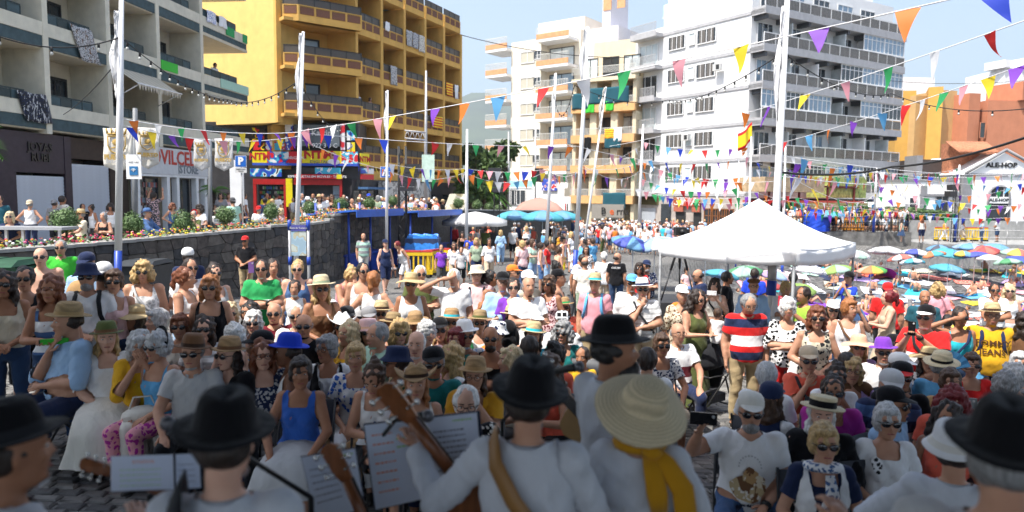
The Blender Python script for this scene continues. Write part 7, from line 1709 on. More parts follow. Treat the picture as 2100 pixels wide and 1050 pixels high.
b=MB();b.tube([(0,0,.01),(0,0,-.07)],[.02,.022],8,0);b.ell((0,0,-.1),(.026,.026,.034),8,6,1);BULB=b.mesh('bulb',[cable_m,pm('bulb_glass',(.6,.6,.55),rough=.15)])
lights([(-60,52,11),(247,76,12.6),(470,205,24),(613,165,17)],.25,'string of bulbs from the left building past the left pole',30)
lights([(613,165,17),(700,262,34)],.4,'string of bulbs dropping to the corner of the phone shops',9)
lights([(1135,190,34),(1178,175,22.8)],1.0,'sagging string of bulbs between the cream building poles',9);lights([(1178,175,22.8),(1370,205,30),(1606,108,12.8),(1828,192,22),(2160,215,16)],.3,'long string of bulbs rising to the thickest pole and on right',40)
lights([(247,118,12.6),(130,235,20)],.1,'bare thin cable from the left pole to the wall',1,bulbs=False);lights([(1590,352,12.8),(1830,342,14),(2160,262,9)],.1,'thick black cable crossing in front of the gabled shop',1,.02,False);lights([(940,70,60),(1290,118,60)],.5,'thin overhead wire from the yellow building to the tower',1,.03,False)
lights([(1820,165,40),(2160,160,30)],.2,'thin wire in front of the ochre building',1,.012,False)
gal=pm('galvanised',(.4,.4,.4),metal=.4,rough=.4);grypole=pm('pole_grey',(.16,.17,.18),rough=.5)
gold_p=pm('banner_gold',(.42,.28,.08));gtx=pm('banner_greytext',(.45,.45,.45))
def post(px,y0,Y,r,label,z=1.1,mt=grypole,cat='lamp post'):
 a_=WX(px,Y,z);t_=W(px,y0,Y);b=MB();b.tube([a_,t_],[r,r*.8],10);return b.build('lamp_post' if cat=='lamp post' else 'post',mt,label=label,cat=cat)
post(277,222,22,.09,'grey lamp post carrying the wifi notice');post(431,285,26,.08,'dark grey post between the two crest banners');post(1098,260,60,.08,'thin grey post before the cream building',z=-.4,mt=gal);post(1043,270,58,.09,'grey lamp post at the corner of the cream building',-.4,gal)
def crest_banner(px0,px1,y0,y1,Y,label,sk=0,faint=False):
 o=thing('town_banner',W(px0,y0,Y),label,'banner','white town banners with a gold crest');w=(px1-px0)/F*Y;h=(y1-y0)/F*Y;P=W((px0+px1)/2,y0,Y)
 rot=Matrix.Rotation(sk,4,'Z');T=Matrix.Translation(P)@rot
 b=MB();n_=10
 for j in range(n_+1):
  for i in range(9):
   x=-w/2+w*i/8;z=-h*j/n_*(1-.14*(abs(i-4)/4 if j==n_ else abs(i-4)/4*j/n_));b.v.append(tuple(T@Vector((x,.03*math.sin(i*1.1+j*.6),z))))
 b.f=[(j*9+i,j*9+9+i,j*9+10+i,j*9+1+i)for j in range(n_)for i in range(8)];b.m=[0]*len(b.f);b.sm=[True]*len(b.f);q=b.build('banner_cloth',cloth('lgrey' if faint else 'offwhite'),o);q.modifiers.new('t','SOLIDIFY').thickness=.01
 b=MB();s=w*.3;c0=-h*.36
 sh=[(-s,s*.9),(s,s*.9),(s,-s*.2),(s*.7,-s*.8),(0,-s*1.15),(-s*.7,-s*.8),(-s,-s*.2),(-s,s*.9)]
 b.tube([T@Vector((x,-.05,c0+z))for x,z in sh],s*.09,4)
 for k in range(5):b.tube([T@Vector((-s+s*.5*k,-.05,c0+s*1.15)),T@Vector(((-s+s*.5*k)*1.15,-.05,c0+s*1.75))],s*.12,4)
 b.tube([T@Vector((-s,-.05,c0+s*1.15)),T@Vector((s,-.05,c0+s*1.15))],s*.13,4)
 b.ell(T@Vector((0,-.04,c0+s*.2)),(s*.55,.02,s*.42));b.tube([T@Vector((-s*.6,-.05,c0-s*.45)),T@Vector((0,-.05,c0-s*.35)),T@Vector((s*.6,-.05,c0-s*.45))],s*.08,4);b.build('crest',gold_p,o)
 text('PUERTO',w*.235,T@Matrix.Translation((0,-.06,-h*.66)),gold_p,o,.004,.008);text('DE LA CRUZ',w*.13,T@Matrix.Translation((0,-.06,-h*.76)),gtx,o,.003,.003)
crest_banner(211,270,263,352,16,'crest banner left of the thick flagpole, largest');crest_banner(280,322,262,345,17,'crest banner folded beside the thick flagpole',.5);crest_banner(397,428,285,350,25,'grey shaded crest banner left of the dark grey post',.1,True);crest_banner(439,478,284,350,25,'crest banner right of the dark grey post',-.1,True)
wf=thing('wifi_notice',W(274,342,15.5),'white free wifi notice with blue square on the lamp post','sign');q=W(274,342,15.5);b=MB();b.b3(q.x-.165,q.x+.165,q.y,q.y+.02,q.z-.265,q.z+.265);b.build('plate',whitep,wf);b=MB();b.b3(q.x-.09,q.x+.09,q.y-.012,q.y-.002,q.z-.18,q.z+.01);b.build('blue_square',pm('sign_blue2',(.02,.15,.35)),wf)
b=MB()
for k in(1,2,3):b.tube([(q.x+.022*k*math.cos(a_),q.y-.016,q.z-.11+.022*k*math.sin(a_))for a_ in np.linspace(.6,2.5,7)],.005,4)
b.ell((q.x,q.y-.014,q.z-.105),(.008,.004,.008));b.build('wifi_symbol',whitep,wf);text('FREE WIFI',.05,Matrix.Translation((q.x,q.y-.005,q.z+.1)),gtx,wf,.002)
def square_sign(px,py,s,Y,label,ch,group=None,z=1.1):
 q=W(px,py,Y);hs=s/F*Y/2;o=thing('road_sign',(q.x,q.y,z),label,'road sign');b=MB();b.tube([(q.x,q.y+.05,z),(q.x,q.y+.05,q.z+hs)],.03,8);b.build('post',gal,o)
 b=MB();b.b3(q.x-hs,q.x+hs,q.y-.02,q.y,q.z-hs,q.z+hs);b.build('plate',whitep,o);b=MB();b.b3(q.x-hs*.93,q.x+hs*.93,q.y-.03,q.y-.021,q.z-hs*.93,q.z+hs*.93);b.build('face',pm('road_blue',(.02,.13,.5),rough=.3),o)
 if ch=='P':
  text('P',hs*1.75,Matrix.Translation((q.x,q.y-.035,q.z)),whitep,o,.003,.02)
  b=MB();b.b3(q.x-hs,q.x+hs,q.y-.02,q.y,q.z-hs*2.0,q.z-hs*1.1);b.build('lower_plate',pm('plate_white',(.6,.6,.6)),o);text('RESERVADO',hs*.3,Matrix.Translation((q.x,q.y-.025,q.z-hs*1.4)),frame_d,o,.002);text('CARGA',hs*.28,Matrix.Translation((q.x,q.y-.025,q.z-hs*1.75)),frame_d,o,.002)
 else :
  b=MB();b.add([(q.x-hs*.75,q.y-.035,q.z-hs*.7),(q.x+hs*.75,q.y-.035,q.z-hs*.7),(q.x,q.y-.035,q.z+hs*.75)],[(0,1,2)]);b.build('triangle',whitep,o)
  b=MB();b.tube([(q.x+.02,q.y-.045,q.z+hs*.3),(q.x,q.y-.045,q.z-hs*.1),(q.x-hs*.25,q.y-.045,q.z-hs*.6)],hs*.07,5);b.tube([(q.x,q.y-.045,q.z-hs*.1),(q.x+hs*.25,q.y-.045,q.z-hs*.6)],hs*.07,5);b.tube([(q.x-hs*.25,q.y-.045,q.z+hs*.05),(q.x+hs*.25,q.y-.045,q.z)],hs*.05,5);b.build('walking_figure',frame_d,o)
square_sign(494,331,23,26,'blue parking sign with a white P beside the crest banner','P');square_sign(791,353,22,31,'blue square pedestrian crossing sign behind the slim flagpole','X')
b=MB();q=W(485,372,30);b.b3(q.x-.28,q.x+.28,q.y,q.y+.1,1.1,q.z+.9);o=b.build('totem',whitep);tagp(o,'white upright shop totem with a red ring under the P sign','sign')
b=MB();n0=W(878,345,39.6);b.b3(n0.x-.35,n0.x+.35,n0.y,n0.y+.03,n0.z-.75,n0.z+.75);tagp(b.build('notice',pm('notice_mint',(.5,.65,.55))),'pale green notice tied to the grey lamp post','sign')
mb=thing('map_board',(WX(613,15.8,0).x,15.8,.05),'town map panel on two blue and grey posts by the stone wall','map board')
xa,xb=WX(595,15.8,1.5).x,WX(633,15.8,1.5).x
for x in(xa,xb):b=MB();b.tube([(x,15.8,-.1),(x,15.8,2.35)],.035,8);b.tube([(x,15.8,2.2),(x,15.8,2.42)],.045,8,1);b.tube([(x,15.8,1.42),(x,15.8,1.6)],.045,8,1);b.build('post',[gal,blue_p],mb)
zt,zb=zpy(613,461,15.8),zpy(613,524,15.8);b=MB();b.b3(xa+.04,xb-.04,15.77,15.8,zb,zt);b.build('map_panel',printm('map',[(.3,.42,.5),(.35,.5,.6),(.45,.42,.3),(.5,.55,.5)],7),mb);b=MB();b.b3(xa+.04,xb-.04,15.76,15.769,zt-.14,zt);b.build('title_strip',pm('map_title',(.08,.08,.3)),mb);text('Zona de Turismo',.055,Matrix.Translation(((xa+xb)/2,15.755,zt-.07)),whitep,mb,.002)
bin_m=pm('bin_green',(.015,.07,.035),rough=.5,var=.2);bind=pm('bin_dark',(.03,.035,.04),rough=.5)
def bin_(px,y,Y,mt,lab,w=1.3):
 q=W(px,y,Y);gz=ground(q.x,q.y);o=thing('wheelie_bin',(q.x,q.y,gz),lab,'waste bin');b=MB();z=q.z
 b.add([(q.x-w*.42,q.y-.4,gz+.12),(q.x+w*.42,q.y-.4,gz+.12),(q.x+w*.5,q.y-.5,z-.12),(q.x-w*.5,q.y-.5,z-.12),(q.x-w*.42,q.y+.3,gz+.12),(q.x+w*.42,q.y+.3,gz+.12),(q.x+w*.5,q.y+.5,z-.12),(q.x-w*.5,q.y+.5,z-.12)],[(0,1,2,3),(5,4,7,6),(1,5,6,2),(4,0,3,7),(0,4,5,1)]);b.build('tub',mt,o)
 b=MB()
 for s in(-1,1):b.add([(q.x+s*w*.27+sx*w*.25,q.y+sy,z+dz)for sx,sy,dz in((-1,-.55,-.1),(1,-.55,-.1),(1,.5,-.08),(-1,.5,-.08),(-.8,-.3,0),(.8,-.3,0),(.8,.3,0),(-.8,.3,0))],[(0,1,5,4),(1,2,6,5),(2,3,7,6),(3,0,4,7),(4,5,6,7),(0,3,2,1)])
 b.box(WF,q.x-w*.5,q.x+w*.5,-q.y+.42,-q.y+.52,z-.14,z-.1);b.build('lid',mt,o)
 for s in(-1,1):b=MB();b.tube([(q.x+s*w*.4-.04,q.y-.35,gz+.08),(q.x+s*w*.4+.04,q.y-.35,gz+.08)],.08,12);b.build('wheel',black_m,o)
bin_(0,530,12.2,bin_m,'green wheeled bin at the left edge below the wall',1.1);bin_(118,528,13.0,bin_m,'green wheeled bin behind the green polo shirt',.8);bin_(300,532,15.4,bind,'dark bin with a white sticker beside the tall pole',.7)
tb=thing('terrace_table',WX(70,17.5,1.1),'long grey table along the terrace edge at the far left','table');xa,xb=WX(-60,17.5,1.5).x,WX(139,17.5,1.5).x;zt=zpy(60,465,17.5)
b=MB();b.b3(xa,xb,17.3,18.0,zt-.07,zt);b.build('tabletop',pm('table_grey',(.3,.31,.33),rough=.5),tb)
for x in(xa+1,xb-1.0,xb-.1):b=MB();b.b3(x-.03,x+.03,17.35,17.4,1.1,zt-.071);b.build('leg',gal,tb)
leafm=pm('leaf_green',(.045,.09,.02),rough=.6,var=.4,scale=4);leaf2=pm('leaf_pale',(.16,.24,.1),rough=.6,var=.35,scale=4);stemm=pm('bark',(.07,.05,.035),rough=.95,bump=.5)
def leaf_ball(r,n,ls,seed,squash=1.,shell=.55,mats=2):
 r_=random.Random(seed);b=MB()
 for i in range(n):
  d=Vector((r_.gauss(0,1),r_.gauss(0,1),r_.gauss(0,1))).normalized();k=r*(shell+(1-shell)*r_.random()**.6)*(1+.1*math.sin(d.x*5+seed)+.08*math.sin(d.z*7+d.y*4));c=Vector((d.x*k,d.y*k,d.z*k*squash))
  t1=Vector((r_.gauss(0,1),r_.gauss(0,1),r_.gauss(0,1))).normalized();t2=t1.cross(d+Vector((.01,0,0))).normalized();s_=ls*r_.uniform(.6,1.3)
  b.add([c,c+t1*s_*.5+t2*s_*.3,c+t1*s_,c+t1*s_*.5-t2*s_*.3],[(0,1,2,3)],r_.randrange(mats))
 return b
TOP=[leaf_ball(1,1500,.2,s).mesh('crown',[leafm,leaf2])for s in range(3)]
sol=MB();sol.ell((0,0,0),(.8,.8,.8));TOPC=sol.mesh('inner_crown',[leafm])
whr=['beside the terrace table','behind the tall pole','before the phone shop pillars','on a thin stem by the dark post','before the red shopfront','right of the map-side pole','before the NTM entrance','left of the slim flagpole','right of the slim flagpole','beside the black truss','by the leaning boards','above the white parasol','at the end of the wall']
for i,(px,py,rp,Y)in enumerate([(134,452,27,18.2),(272,459,23,19.6),(376,457,21,20.4),(462,442,19,21.5),(556,434,17,24.5),(636,426,16,27),(699,419,15,29),(758,417,13,31),(806,412,11,34),(940,417,11,42),(978,421,11,44.5),(1003,424,9,46.5),(1022,428,9,48)]):
 q=W(px,py,Y);r=rp/F*Y;o=thing('topiary_bush',(q.x,q.y,1.1),'round clipped pale green bush '+whr[i],'bush','clipped bushes in the planter');
 c=bpy.data.objects.new('crown',TOP[i%3]);COL.objects.link(c);c.parent=o;c.matrix_basis=Matrix.Translation((0,0,q.z-1.1))@Matrix.Diagonal((r,r,r*(1.0 if i!=2 else 1.25),1))@Matrix.Rotation(i,4,'Z')
 c=bpy.data.objects.new('inner_crown',TOPC);COL.objects.link(c);c.parent=o;c.matrix_basis=Matrix.Translation((0,0,q.z-1.1))@Matrix.Diagonal((r,r,r,1))
 b=MB();b.tube([(0,0,0),(.02,0,q.z-1.1)],.03,6);ob('stem',b.mesh('stem',[stemm]),o,local=True);b=MB();b.lathe([(.12,.3),(.2,.32),(.24,.75),(.26,.76),(.22,.72),(.001,.7)],seg=14);ob('pot',b.mesh('pot',[pm('pot_brown',(.12,.07,.045))]),o,local=True)
fm=[pm('flower_'+n_,c_,rough=.6)for n_,c_ in dict(orange=(.75,.25,.03),yellow=(.75,.6,.05),white=(.75,.75,.72),red=(.5,.03,.08),pink=(.7,.15,.3)).items()]
flw=MB();rf=random.Random(4)
for A,B in zip(pts[:-1],pts[1:]):
 if A.y>36:continue
 d=(B-A);L=d.length;n_in=Vector((-d.y,d.x,0)).normalized();zt=wall_top(0,(A.y+B.y)/2)
 for i in range(int(L*110)):
  t=rf.random();s=rf.uniform(.05,.8);p=A+d*t+n_in*s+Vector((0,0,zt-.08+rf.uniform(0,.18)))
  hue=math.sin(p.y*1.3)+.6*math.sin(p.y*3.1)
  mi=(0 if p.y>19 else 3 if hue>.3 else 1)if rf.random()<.6 else rf.randrange(5)
  if rf.random()<.42:rr_=rf.uniform(.014,.036);flw.ell(p+Vector((0,0,.05)),(rr_,rr_,rr_*.7),6,4,mi)
  else :
   t1=Vector((rf.gauss(0,1),rf.gauss(0,1),rf.uniform(0,1))).normalized()*.13;t2=Vector((t1.y,-t1.x,0))*.35;flw.add([p,p+t1*.5+t2,p+t1,p+t1*.5-t2],[(0,1,2,3)],5+rf.randrange(2))
flw.build('flower_bed',fm+[leafm,leaf2],label='orange, yellow, white and red flowers along the terrace planter',cat='flowers',kind='stuff')
b=MB()
for A,B in zip(pts[:-1],pts[1:]):
 f_=Fr(A,(B-A)[:2]);L=(B-A).length;zt=wall_top(0,(A.y+B.y)/2);b.box(f_,0,L,-1.13,-.43,1.0,zt-.1)
b.build('planter_soil',pm('soil',(.06,.045,.03),rough=1),wt)
def tree(px,py,rp,Y,lab,z0=1.1,n=2600,ls=.55,sq=.9,kind='tree'):
 q=W(px,py,Y);r=rp/F*Y;o=thing(kind,(q.x,q.y,z0),lab,'tree','trees behind the yellow building');rr=random.Random(int(px));cr=MB()
 for k in range(7):
  c=Vector((rr.uniform(-.55,.55)*r,rr.uniform(-.5,.5)*r,rr.uniform(-.4,.5)*r));lb=leaf_ball(r*rr.uniform(.4,.62),n//7,ls,k+int(px),.85,.3);cr.add([v for v in(Vector(w_)+c+Vector((0,0,q.z-z0))for w_ in lb.v)],lb.f,0);cr.m[-len(lb.f):]=lb.m
 ob('crown',cr.mesh('crown',[pm('tree_leaf',(.035,.07,.018),var=.4,scale=3,rough=.6),pm('tree_leaf2',(.075,.12,.03),var=.35,scale=3,rough=.6)]),o,local=True)
 b=MB();b.tube([(0,0,0),(.1,0,(q.z-z0)*.5),(0,0,q.z-z0)],[.28,.2,.1],8)
 for k in range(4):a_=k*1.6;b.tube([(0.05,0,(q.z-z0)*.55),(math.cos(a_)*r*.5,math.sin(a_)*r*.5,(q.z-z0)*1.0)],[.12,.05],6)
 ob('trunk',b.mesh('trunk',[stemm]),o,local=True)
tree(975,330,36,62,'dark leafy tree beside the end of the yellow building');tree(1012,345,34,58,'green leafy tree between the two speaker towers');tree(965,385,34,55,'low dark tree behind the leaning boards');tree(1000,395,32,57,'low dark tree behind the end of the stone wall');tree(1035,315,22,66,'paler tree top at the corner of the cream building')
def palm(base_,h,nf,fl_len,lab,sc_=1.,dark=False):
 o=thing('palm_tree',base_,lab,'palm');b=MB();b.tube([(0,0,0),(.05,0,h*.5),(0,0,h)],[.16*sc_,.14*sc_,.13*sc_],10)
 for k in range(14):b.tube([(0,0,h*(k/14)+.02),(0,0,h*(k/14)+.08)],[.175*sc_,.15*sc_],10)
 ob('trunk',b.mesh('trunk',[stemm]),o,local=True)
 for i in range(nf):
  a_=i*2.4;el=.2+(i%5)*.28;b=MB();pts_=[]
  for t in np.linspace(0,1,12):rr=fl_len*t*math.cos(el*(1-t*.3));pts_.append(Vector((math.cos(a_)*rr,math.sin(a_)*rr,h+fl_len*(math.sin(el)*t-.75*t*t))))
  b.tube(pts_,[.022*sc_]*12,5)
  for j in range(1,12):
   for m_ in range(3):
    p=pts_[j].lerp(pts_[j-1],m_/3);sd=Vector((-math.sin(a_),math.cos(a_),0));L_=.38*fl_len*math.sin(math.pi*(.12+.85*j/12))+.05
    for s in(-1,1):e=p+sd*s*L_*.8+Vector((math.cos(a_)*L_*.5,math.sin(a_)*L_*.5,-L_*.35));w_=Vector((math.cos(a_),math.sin(a_),0))*.028*fl_len;b.add([p-w_*.5,p+w_*.5,e],[(0,1,2)])
  ob('frond',b.mesh('frond',[pm('palm_leaf',(.05,.13,.015)if not dark else(.03,.07,.015),var=.3)]),o,local=True)
palm((-7.62,9.6,.35),3.5,16,.75,'palm with green fronds cut off by the left edge',.9);palm(WX(992,56,1.1),2.2,14,2.2,'dark low palm behind the leaning boards',1,True);palm(WX(441,33,1.1),2.0,10,.9,'small palm in a pot under the crest banners',.6,True)
b=leaf_ball(1,5200,.14,9,1,.75);hd=MB();hd.add([(v[0]*3.6+33.0-1.2,v[1]*1.0+57.2,v[2]*.62+1.75)for v in b.v],b.f);hd.m=b.m;q=leaf_ball(1,3200,.2,19,1,.75);k_=len(hd.m);hd.add([(v[0]*2.6+27.2,v[1]*1.0+57.2,v[2]*.7+1.8)for v in q.v],q.f);hd.m[k_:]=q.m
hd.ell((31.8,57.3,1.7),(3.3,.8,.55));hd.ell((27.2,57.3,1.75),(2.3,.8,.6));hd.build('hedge',[leafm,leaf2],label='rounded clipped hedge on the upper road below the white tower',cat='hedge')
tarp=pm('tarp_blue',(.03,.2,.6),rough=.35,bump=.8,bscale=8,var=.15);ybar=pm('barrier_yellow',(.75,.5,.02),rough=.4)
def canopy(pA,pB,dep,YA,YB_,lab):
 A=WX(pA,YA,0);B=WX(pB,YB_,0);f_=Fr(A,(B-A)[:2]);L=(B-A).length;g=ground(A.x,A.y);o=thing('market_canopy',(A.x,A.y,g),lab,'canopy');b=MB()
 z0,z1=g+2.5,g+2.32
 b.add([f_.p(-.3,.5,z0),f_.p(L+.2,.5,z0),f_.p(L+.2,-dep,z1),f_.p(-.3,-dep,z1)]+[f_.p(-.3,.5,z0+.06),f_.p(L+.2,.5,z0+.06),f_.p(L+.2,-dep,z1+.06),f_.p(-.3,-dep,z1+.06)],[(0,3,2,1),(4,5,6,7),(0,1,5,4),(1,2,6,5),(2,3,7,6),(3,0,4,7)]);b.box(f_,-.3,L+.2,.5,.53,z0-.22,z0+.03);b.build('roof',pm('blue_sheet',(.03,.12,.5),rough=.4),o)
 for u in(0,L*.5,L):
  for n_ in(0,-dep+.2):b=MB();b.tube([f_.p(u,n_,g),f_.p(u,n_,z0+.03-n_*.18)],.045,6);b.build('post',blue_p,o)
 b=MB();b.box(f_,.1,L-.1,-.9,-.2,g+.1,g+.8);b.box(f_,0,L,-1.0,-.1,g+.801,g+.87);b.build('counter',blue_p,o)
canopy(716,800,1.6,26,29,'blue market canopy on blue posts below the stone wall');canopy(842,925,1.6,31.5,36,'second blue market canopy behind the tarpaulin')
tp=thing('covered_stall',WX(868,29.5,-.2),'stall load under a crumpled blue tarpaulin','tarpaulin');q=WX(868,29.5,-.2);b=MB();n_=10
g=ground(q.x,q.y)
for j in range(n_+1):
 for i in range(n_+1):
  x=-.75+1.5*i/n_;y=-.5+1.0*j/n_;ed=max(abs(i-5)/5,abs(j-5)/5);b.v.append((q.x+x*(1.04 if ed==1 else 1),q.y+y*(1.05 if ed==1 else 1),g+(1.55-(.75 if ed==1 else 0))+.05*math.sin(i*2.1+j)+.04*math.sin(j*3)))
b.f=[(j*11+i,j*11+i+1,j*11+12+i,j*11+11+i)for j in range(10)for i in range(10)];b.m=[0]*100;b.sm=[False]*100;b.build('tarpaulin',tarp,tp);b=MB();b.b3(q.x-.7,q.x+.7,q.y-.45,q.y+.45,g,g+1.45);b.build('stall_body',pm('stall_dark',(.03,.05,.12)),tp)
def barrier(px,Y,w,rz,lab,gf=ground,orange=False):
 p=WX(px,Y,gf(0,Y)if gf is ground else gf(0,0));g=gf(p.x,p.y);o=thing('crowd_barrier',(p.x,p.y,g),lab,'barrier','yellow plastic barriers',rz);b=MB()
 b.b3(-w/2,w/2,-.04,.04,.85,.98);b.b3(-w/2,w/2,-.04,.04,.12,.3)
 n_=int(w/.17)
 for i in range(n_+1):x=-w/2+w*i/n_;b.b3(x-.03,x+.03,-.03,.03,.301,.849)
 ob('panel',b.mesh('panel',[ybar if not orange else pm('barrier_orange',(.75,.3,.03))]),o,local=True);b=MB();b.b3(-w/2,w/2,-.045,.045,.985,1.06);ob('reflective_strip',b.mesh('strip',[cloth('vs:red:white')if 0 else pm('strip_red',(.55,.06,.04))]),o,local=True)
 for x in(-w*.35,w*.35):b=MB();b.b3(x-.05,x+.05,-.28,.28,0,.119);ob('foot',b.mesh('foot',[black_m]),o,local=True)
barrier(858,27.2,1.1,0.1,'yellow barrier before the blue tarpaulin, left one');barrier(885,28.0,1.0,1.0,'yellow barrier turned sideways by the blue tarpaulin');barrier(905,29.3,1.0,-.4,'yellow barrier right of the blue tarpaulin')
for i,(px,lab)in enumerate(((1985,'yellow barrier on the promenade below the gabled shop, left one'),(2010,'yellow barrier on the promenade below the gabled shop, right one'),(1930,'yellow barrier on the promenade beside the flagpole foot'))):barrier(px,53.6,1.1,.05*i,lab,lambda x,y:-.1)
barrier(1748,52.3,1.6,0,'orange barrier on the stone quay',lambda x,y:.6,True)
def speaker_tower(px,y_top,Y,boxes,lab,z0=None,pole_=True,tilt=.2):
 p=WX(px,Y,0);g=ground(p.x,p.y)if z0 is None else z0;zt=zpy(px,y_top,Y);o=thing('speaker_tower',(p.x,p.y,g),lab,'speaker tower');b=MB()
 for sx in(-.15,.15):
  for sy in(-.15,.15):b.tube([(p.x+sx,p.y+sy,g),(p.x+sx,p.y+sy,zt)],.03,5)
 k=0;z=g
 while z<zt-.4:
  s=1 if k%2 else -1;b.tube([(p.x-.15*s,p.y-.15,z),(p.x+.15*s,p.y-.15,z+.4)],.015,4);b.tube([(p.x-.15,p.y-.15*s,z),(p.x-.15,p.y+.15*s,z+.4)],.015,4);z+=.4;k+=1
 b.build('truss',black_m,o)
 for j,(bx,by,w,h)in enumerate(boxes):
  q=W(bx,by,Y-.3);hw,hh=w/F*Y/2,h/F*Y/2;b=MB();n_=max(1,int(h/9))
  for i in range(n_):
   z_=q.z+hh-2*hh*i/n_;sl=-.28*(i/n_)*(-1 if tilt<0 else 1);b.add([(q.x-hw+sl,q.y-.3,z_),(q.x+hw+sl,q.y-.3,z_),(q.x+hw+sl,q.y+.4,z_),(q.x-hw+sl,q.y+.4,z_),(q.x-hw*.96+sl,q.y-.3,z_-2*hh/n_*.9),(q.x+hw*.96+sl,q.y-.3,z_-2*hh/n_*.9),(q.x+hw*.9+sl,q.y+.4,z_-2*hh/n_*.85),(q.x-hw*.9+sl,q.y+.4,z_-2*hh/n_*.85)],[(0,1,2,3),(4,7,6,5),(0,4,5,1),(1,5,6,2),(2,6,7,3),(3,7,4,0)])
  b.build('loudspeaker',pm('speaker_black',(.03,.03,.033),rough=.5,var=.3,scale=30),o)
speaker_tower(826,300,30,[(847,365,30,55)],'black truss tower with hanging loudspeakers before the yellow building');speaker_tower(1018,350,40,[(1015,370,27,50)],'black tower with leaning speaker stack before the cream building',tilt=-1)
speaker_tower(1956,360,52,[(1955,392,15,26)],'tower with one black speaker before the gabled shop',z0=-.1)
b=MB();A_=W(830,283,33);B_=W(872,287,33)
for dz in(0,.35):
 for dy in(0,.35):b.tube([A_+Vector((0,dy,dz)),B_+Vector((0,dy,dz))],.03,5)
for i in range(8):p=A_.lerp(B_,i/8);q=A_.lerp(B_,(i+1)/8);b.tube([p+Vector((0,0,.35*(i%2))),q+Vector((0,0,.35*((i+1)%2)))],.015,4)
b.build('truss_beam',pm('truss_alu',(.5,.5,.5),metal=.3),label='aluminium truss beam over the speaker tower',cat='truss')
b=MB();q=W(1105,358,58);b.b3(q.x-.35,q.x+.35,q.y-.3,q.y,q.z-.6,q.z+.5);tagp(b.build('loudspeaker',black_m),'small black loudspeaker on the thin grey post','speaker')
for i,(px,sk)in enumerate(((905,.35),(925,.25))):
 q=WX(px-8,43,1.1);b=MB();b.add([(q.x,q.y,1.1),(q.x+.75,q.y,1.1),(q.x+.75+sk*2,q.y+.5,3.1),(q.x+sk*2,q.y+.5,3.1)],[(0,1,2,3)]);o=b.build('leaning_board',printm('lb%d'%i,[(.55,.52,.4),(.6,.58,.5),(.4,.35,.2)]),label='tall printed board leaning right, %s'%('left one' if i==0 else 'right one beside the palm'),cat='board');o.modifiers.new('t','SOLIDIFY').thickness=.04
def parasol(px,py,R_,cols,lab,Y=None,h=2.2,seg=8,square=False,tiltx=0,tilty=0,gf=ground,rise=.32,group=None,name='parasol',fringe=.12,lo=8):
 p=stand(px,py,h+.05,lo=lo,hi=70,gf=gf)if Y is None else Vector((*WX(px,Y,0)[:2],0));
 if Y is not None:p.z=gf(p.x,p.y);h=zpy(px,py,Y)-p.z
 o=thing(name,p,lab,'parasol',group);b=MB();b.tube([(0,0,0),(0,0,h)],.022,6);ob('pole',b.mesh('pole',[whitep]),o,local=True)
 n_=4 if square else seg;b=MB();rings=[(.01,0),(.35,-.06),(.7,-.16),(1,-rise)]
 T_=Matrix.Translation((0,0,h))@Matrix.Rotation(tiltx,4,'X')@Matrix.Rotation(tilty,4,'Y')
 sub=4 if n_>4 else 8
 for i in range(n_):
  a0,a1=2*math.pi*(i+.5)/n_,2*math.pi*(i+1.5)/n_;g_=[]
  for rr,z in rings+[(1.0,-rise-fringe)]:
   for k in range(sub+1):
    t=k/sub;A_=Vector((math.cos(a0),math.sin(a0),0)).lerp(Vector((math.cos(a1),math.sin(a1),0)),t)*rr*R_;sagz=-.0+.05*math.sin(math.pi*t)*rr;g_.append(T_@Vector((A_.x,A_.y,z*R_-(0 if square else sagz)-(0))))
  b.add(g_,[(r_*(sub+1)+k,r_*(sub+1)+k+1,(r_+1)*(sub+1)+k+1,(r_+1)*(sub+1)+k)for r_ in range(4)for k in range(sub)],i%len(cols),True)
 c=ob('canopy',b.mesh('canopy',[parm(c_)for c_ in cols]),o,local=True);c.modifiers.new('t','SOLIDIFY').thickness=.008
 b=MB();
 for i in range(n_):a0=2*math.pi*(i+.5)/n_;b.tube([T_@Vector((0,0,-rise*R_*.9)),T_@Vector((math.cos(a0)*R_*.55,math.sin(a0)*R_*.55,-.14*R_-.02))],.008,4)
 ob('ribs',b.mesh('ribs',[gal]),o,local=True);return o
def parm(c_):
 key='par_'+c_
 if key in MATS:return MATS[key]
 if ':' in c_:MATS[key]=cloth(c_);return MATS[key]
 mt,t,bs=base(key.replace(':','_'));c=[v*.8+.08 for v in PAL[c_]];bs.inputs['Base Color'].default_value=(*c,1);bs.inputs['Roughness'].default_value=.7
 tr=nd(t,'ShaderNodeBsdfTranslucent');tr.inputs[0].default_value=(*c,1);ms=nd(t,'ShaderNodeMixShader');ms.inputs[0].default_value=.3
 t.links.new(bs.outputs[0],ms.inputs[1]);t.links.new(tr.outputs[0],ms.inputs[2]);t.links.new(ms.outputs[0],t.nodes['Material Output'].inputs[0]);MATS[key]=mt;return mt
parasol(974,434,1.75,['white'],'large white parasol below the end of the stone wall',Y=36,rise=.26,seg=8)
parasol(1055,431,1.2,['turq','sky'],'turquoise parasol left of the pink canopy',Y=42);parasol(1112,431,1.3,['turq','sky'],'turquoise parasol in front of the pink canopy, middle one',Y=41);parasol(1152,432,1.2,['turq','sky'],'turquoise parasol right of the pink canopy',Y=43)
PAL['salmon']=(.62,.3,.22)
